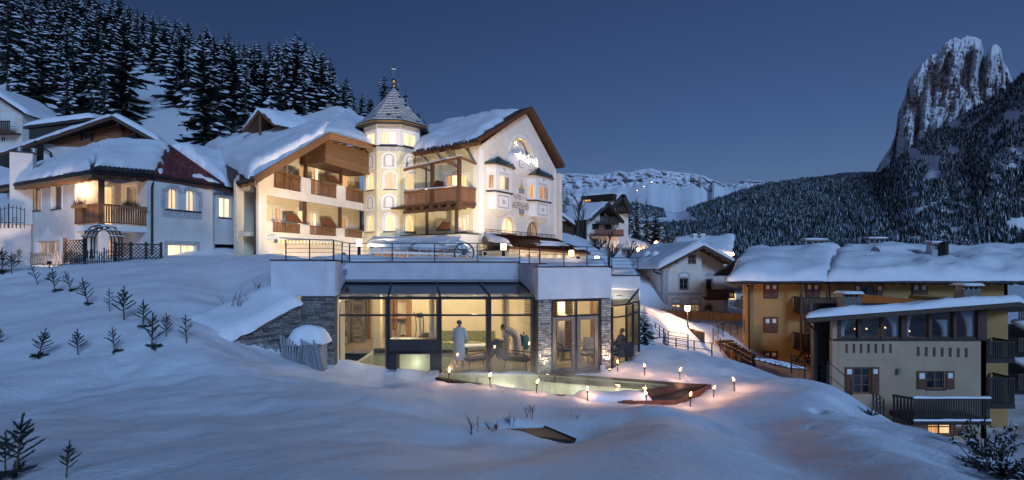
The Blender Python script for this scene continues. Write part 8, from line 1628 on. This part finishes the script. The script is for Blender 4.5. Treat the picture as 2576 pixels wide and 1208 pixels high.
for s, q in (('l', -1), ('r', 1)): ST.update({'shoulder_'+s: (q*.18, 0, 1.44, .062), 'elbow_'+s: (q*.26, .03, 1.17, .045), 'wrist_'+s: (q*.22, .16, .98, .030), 'palm_'+s: (q*.20, .21, .92, .032), 'hip_'+s: (q*.09, 0, .90, .09), 'knee_'+s: (q*.10, .02, .50, .062), 'ankle_'+s: (q*.10, -.01, .09, .042), 'toe_'+s: (q*.115, .15, .035, .036)})
robe1 = [((0, .0, 1.53), .075, .065, 0), ((0, 0, 1.49), .15, .09, 0), ((0, 0, 1.42), .225, .125, 0), ((0, 0, 1.28), .215, .145, 0), ((0, 0, 1.10), .19, .14, 0), ((0, 0, .98), .205, .15, 0), ((0, 0, .75), .22, .165, 0), ((0, 0, .50), .23, .175, 0), ((0, 0, .30), .24, .18, 0)]
figure('person', (colx(1155, 18.95), 18.95, 0), math.radians(-12), 'person in long white bathrobe standing with back turned behind the glass', ST, robe1)
BD = dict(ST); hx = 0
BD.update({'spine': (0, .12, 1.10, .125), 'chest': (0, .33, 1.22, .14), 'neck': (0, .48, 1.27, .055), 'jaw': (0, .55, 1.27, .065), 'brow': (0, .61, 1.29, .088), 'crown': (0, .64, 1.35, .07), 'nose': (0, .66, 1.22, .014)})
for s, q in (('l', -1), ('r', 1)): BD.update({'shoulder_'+s: (q*.18, .38, 1.25, .062), 'elbow_'+s: (q*.22, .42, .98, .045), 'wrist_'+s: (q*.16, .56, .82, .030), 'palm_'+s: (q*.14, .60, .75, .032)})
robe2 = [((0, .47, 1.27), .075, .065, 1.2), ((0, .43, 1.26), .15, .09, 1.1), ((0, .36, 1.23), .225, .13, 1.), ((0, .24, 1.17), .215, .15, .8), ((0, .10, 1.08), .19, .15, .5), ((0, .02, .96), .205, .16, .1), ((0, 0, .75), .22, .17, 0), ((0, 0, .50), .23, .18, 0), ((0, 0, .32), .24, .185, 0)]
figure('person', (colx(1300, 20.2), 20.2, 0), math.radians(75), 'person in white bathrobe bending over the table by the right column', BD, robe2)
SE = dict(ST); dz = -.42
for k in ('pelvis', 'spine', 'chest', 'neck', 'jaw', 'brow', 'crown', 'nose'): x, y, z, r = SE[k]; SE[k] = (x, y-.25, z+dz, r)
for s, q in (('l', -1), ('r', 1)): SE.update({'shoulder_'+s: (q*.18, -.25, 1.44+dz, .062), 'elbow_'+s: (q*.25, -.12, 1.18+dz, .045), 'wrist_'+s: (q*.16, .10, 1.12+dz, .03), 'palm_'+s: (q*.14, .16, 1.11+dz, .032), 'hip_'+s: (q*.09, -.22, .50, .09), 'knee_'+s: (q*.11, .20, .50, .062), 'ankle_'+s: (q*.11, .22, .09, .042), 'toe_'+s: (q*.12, .36, .035, .036)})
robe3 = [((0, -.25, 1.53+dz), .075, .065, 0), ((0, -.25, 1.49+dz), .15, .09, 0), ((0, -.25, 1.42+dz), .225, .125, 0), ((0, -.25, 1.25+dz), .21, .145, 0), ((0, -.25, 1.05+dz), .19, .15, 0), ((0, -.22, .56), .21, .17, 0), ((0, -.02, .52), .21, .10, .9), ((0, .22, .50), .21, .10, 1.2)]
figure('person', (colx(1549, 19.75), 19.75, .0), math.radians(100), 'dark haired person in navy robe seated in the glazed right corner', SE, robe3, True, 'cloth_navy')
def chair(x, y, rz, label, m='cloth_navy', rec=.35, w=.6, L=.62, name='lounge_chair', sh=.40, bh=.6):
    t = thing(name, (x, y, 0), label, 'chair'); f = Fr((x, y), (x+math.cos(rz), y+math.sin(rz))); c = math.cos; P_ = lambda u, v, z: f.p(u, v, z)
    mk('seat', G().box(f, -w/2, w/2, -L/2, L/2, sh-.09, sh), m, t); bk = G(); a, b = P_(0, -L/2, sh-.05), P_(0, -L/2-bh*math.sin(rec), sh-.05+bh*math.cos(rec)); bk.bar(a, b, w, .09, 0, f.n); mk('backrest', bk, m, t)
    for su in (-1, 1):
        for sv in (-1, 1): mk('leg', G().bar(P_(su*(w/2-.05), sv*(L/2-.05), sh-.09), P_(su*(w/2-.02), sv*(L/2+.0), 0), .035), 'metal_black', t)
        mk('armrest', G().bar(P_(su*(w/2-.02), -L/2, sh+.2), P_(su*(w/2-.02), L/2, sh+.17), .05, .04).bar(P_(su*(w/2-.02), L/2, sh+.17), P_(su*(w/2-.02), L/2, sh-.05), .04), m, t)
    return t
chair(colx(1198, 18.9), 18.9, math.radians(-60), 'navy lounger behind the glass, left of the middle mullion', rec=.7, bh=.8, L=.9); chair(colx(1303, 18.8), 18.8, math.radians(70), 'navy lounger draped with a cloth in the right pane of the long front', rec=.75, bh=.85, L=.9, w=.65)
chair(colx(1424, 20.4), 20.4, math.radians(20), 'navy upholstered stool seen through the left door', w=.62, L=.45, bh=.05, name='stool', sh=.46); chair(colx(1472, 19.9), 19.9, math.radians(-30), 'grey armchair seen through the right door', 'plastic_grey', w=.5, rec=.3)
chair(colx(1549, 19.75)+.25, 19.75+.0, math.radians(190), 'navy chair under the seated person in the glazed corner', w=.55, sh=.38)
tb = thing('lounge_table', (colx(1232, 20), 20, 0), 'long low white table between the loungers', 'table'); f = Fr((colx(1168, 20), 20), (colx(1262, 20.3), 20.3)); mk('table_top', G().box(f, 0, f.len, -.7, 0, .56, .60), 'frame_white', tb)
for u in (.1, f.len-.1):
    for v in (-.6, -.1): mk('leg', G().box(f, u-.03, u+.03, v-.03, v+.03, 0, .56), 'metal_black', tb)
bn_ = thing('green_bench', (colx(1175, 22.6), 22.6, 0), 'long bench with mottled green back along the rear wall', 'bench'); f = Fr((colx(1106, 22.6), 22.6), (colx(1246, 22.6), 22.6)); mk('seat', G().box(f, 0, f.len, 0, .5, .1, .42), 'bench_green', bn_); mk('backrest', G().box(f, 0, f.len, -.12, 0, .1, .86), 'bench_green', bn_)
def at_loc(px, D): return colx(px, D), D
x, y = at_loc(1003, 23.2); bk = thing('exercise_bike', (x, y, 0), 'exercise bike with raised handlebars behind the dark portal panel', 'exercise bike'); f = Fr((x, y), (x+.8, y+.6)); mk('frame', G().bar(f.p(-.4, 0, .05), f.p(.4, 0, .05), .08).bar(f.p(0, 0, .05), f.p(.08, 0, 1.15), .10).bar(f.p(-.25, 0, .1), f.p(-.3, 0, .85), .06), 'plastic_grey', bk); mk('flywheel', G().disc(f.p(.15, 0, .35), f.n, .02, .25, .06, 18), 'plastic_dark', bk); mk('seat', G().box(f, -.42, -.18, -.1, .1, .85, .92), 'plastic_dark', bk)
mk('handlebar', G().tube([f.p(.05, -.22, 1.35), f.p(.08, -.18, 1.12), f.p(.08, .18, 1.12), f.p(.05, .22, 1.35)], .02, 6), 'plastic_dark', bk); mk('console', G().box(f, .04, .12, -.1, .1, 1.15, 1.32), 'plastic_dark', bk)
for s in (-1, 1): mk('pedal', G().bar(f.p(.1+s*.1, s*.1, .3+s*.1), f.p(.1+s*.1, s*.22, .3+s*.1), .07, .03), 'plastic_dark', bk)
x, y = at_loc(1056, 23.0); el = thing('elliptical_trainer', (x, y, 0), 'elliptical trainer with tall arms right of the exercise bike', 'trainer'); f = Fr((x, y), (x+.6, y+.8)); mk('frame', G().bar(f.p(-.5, 0, .05), f.p(.5, 0, .05), .08).bar(f.p(.1, 0, .05), f.p(.0, 0, 1.45), .09), 'plastic_grey', el); mk('housing', G().disc(f.p(.3, 0, .38), f.n, .02, .33, .2, 20), 'plastic_dark', el); mk('console', G().box(f, -.08, .04, -.14, .14, 1.42, 1.62), 'plastic_dark', el)
for s in (-1, 1): mk('arm', G().tube([f.p(-.1, s*.2, .35), f.p(.0, s*.24, .95), f.p(-.02, s*.26, 1.4), f.p(-.16, s*.24, 1.68)], .024, 6), 'plastic_dark', el); mk('footplate', G().bar(f.p(-.6, s*.14, .3), f.p(.2, s*.14, .25), .12, .04), 'plastic_dark', el)
x, y = at_loc(1317, 20.8); cr_ = thing('coat_rack', (x, y, 0), 'low rack hung with dark and teal bags by the wooden louvre wall', 'rack'); mk('stand', G().lathe((x, y, 0), [(.18, 0), (.03, .04), (.02, 1.05), (.04, 1.08)], 10), 'metal_black', cr_); mk('bag', G().lathe((x-.12, y-.05, .5), [(.08, 0), (.15, .12), (.14, .35), (.04, .48)], 10), 'cloth_navy', cr_, True); mk('bag', G().lathe((x+.1, y-.08, .35), [(.06, 0), (.13, .14), (.12, .5), (.03, .62)], 10), 'cloth_teal', cr_, True)
p = FD.p(FD.U(1504), .35, .02); pt = thing('flower_pot', tuple(p), 'pale square pot on the snow by the right glass door', 'pot'); mk('pot', G().lathe(p, [(.09, 0), (.12, .20), (.11, .2), (.10, .18)], 4, 0, .8), 'frame_white', pt); g = G(); g.lathe(p+UP*.17, [(.10, 0), (.06, .05), (.01, .07)], 8); mk('snow_cover', g, 'snow', pt, True)
# assumed uplights, added for the strong light on the stone columns
for i, (u, lb) in enumerate((((uc0+uc1)/2, 'small uplight at the foot of the left stone column'), ((ud0+ud1)/2, 'small uplight at the foot of the right stone column'))):
    p = FD.p(u, .22, .03); t = thing('uplight', tuple(p), lb, 'lamp', 'uplights at the stone columns'); mk('housing', G().lathe(p-UP*.04, [(.05, 0), (.055, .05)], 10), 'metal_black', t); mk('lens', G().lathe(p+UP*.012, [(.04, 0), (.04, .006)], 10), 'lamp_glow_soft', t); lamp('uplight_beam', p+UP*.05, 110, (1, .80, .55), .03, t, 'SPOT', FD.p(u, -.02, 2.2), 70, .5)
# steam over the warm water
mv = bpy.data.materials.new('steam'); mv.use_nodes = True; n_, l_ = mv.node_tree.nodes, mv.node_tree.links; n_.remove(n_['Principled BSDF']); pv = n_.new('ShaderNodeVolumePrincipled'); pv.inputs['Color'].default_value = (.95, .95, .95, 1); pv.inputs['Anisotropy'].default_value = .3; l_.new(pv.outputs[0], n_['Material Output'].inputs['Volume']); MATS['steam'] = mv
gn_ = n_.new('ShaderNodeNewGeometry'); tx = n_.new('ShaderNodeTexNoise'); tx.inputs['Scale'].default_value = 1.1; tx.inputs['Detail'].default_value = 4; l_.new(gn_.outputs['Position'], tx.inputs['Vector']); rp = n_.new('ShaderNodeMapRange'); rp.inputs[1].default_value = .42; rp.inputs[2].default_value = .75; rp.inputs[4].default_value = .8; l_.new(tx.outputs[0], rp.inputs[0])
sp_ = n_.new('ShaderNodeSeparateXYZ'); l_.new(gn_.outputs['Position'], sp_.inputs[0]); zr_ = n_.new('ShaderNodeMapRange'); zr_.inputs[1].default_value = 1.25; zr_.inputs[2].default_value = .05; l_.new(sp_.outputs[2], zr_.inputs[0]); mu = n_.new('ShaderNodeMath'); mu.operation = 'MULTIPLY'; l_.new(rp.outputs[0], mu.inputs[0]); l_.new(zr_.outputs[0], mu.inputs[1]); l_.new(mu.outputs[0], pv.inputs['Density'])
g = G(); g.slab([(-3.2, 17.2, 1.25), (.6, 15.4, 1.25), (3.2, 15.0, 1.25), (3.2, 16.6, 1.25), (.9, 17.60, 1.25), (.8, 17.9, 1.25), (-3.2, 17.9, 1.25)], 1.23); o = mk('steam', g, 'steam'); props(o, 'thin steam drifting over the warm pool water', 'steam', None, 'stuff')

# lit huts on the far plateau
for (px, py, D, lb) in ((1637, 459, 4700, 'tiny lit hut right below the far cliff band'), (1601, 480, 4500, 'tiny lit hut on the far snow slope, lower left one'), (1618, 470, 4600, 'tiny lit hut on the far snow slope between the others')):
    p = at(px, py, D); t = thing('mountain_hut', tuple(p), lb, 'hut', 'huts on the far snow slope'); f = Fr((p.x, p.y), (p.x+10, p.y)); mk('wall', G().box(f, 0, 12, -9, 0, p.z-8, p.z+4), 'wood_dark', t); mk('roof', G().prism(f, [(-1.5, p.z+4), (13.5, p.z+4), (6, p.z+9)], -10, 1), 'roof_snow', t); mk('lit_window', G().box(f, 2, 9, .05, .5, p.z-1, p.z+3.6), 'lamp_glow', t)
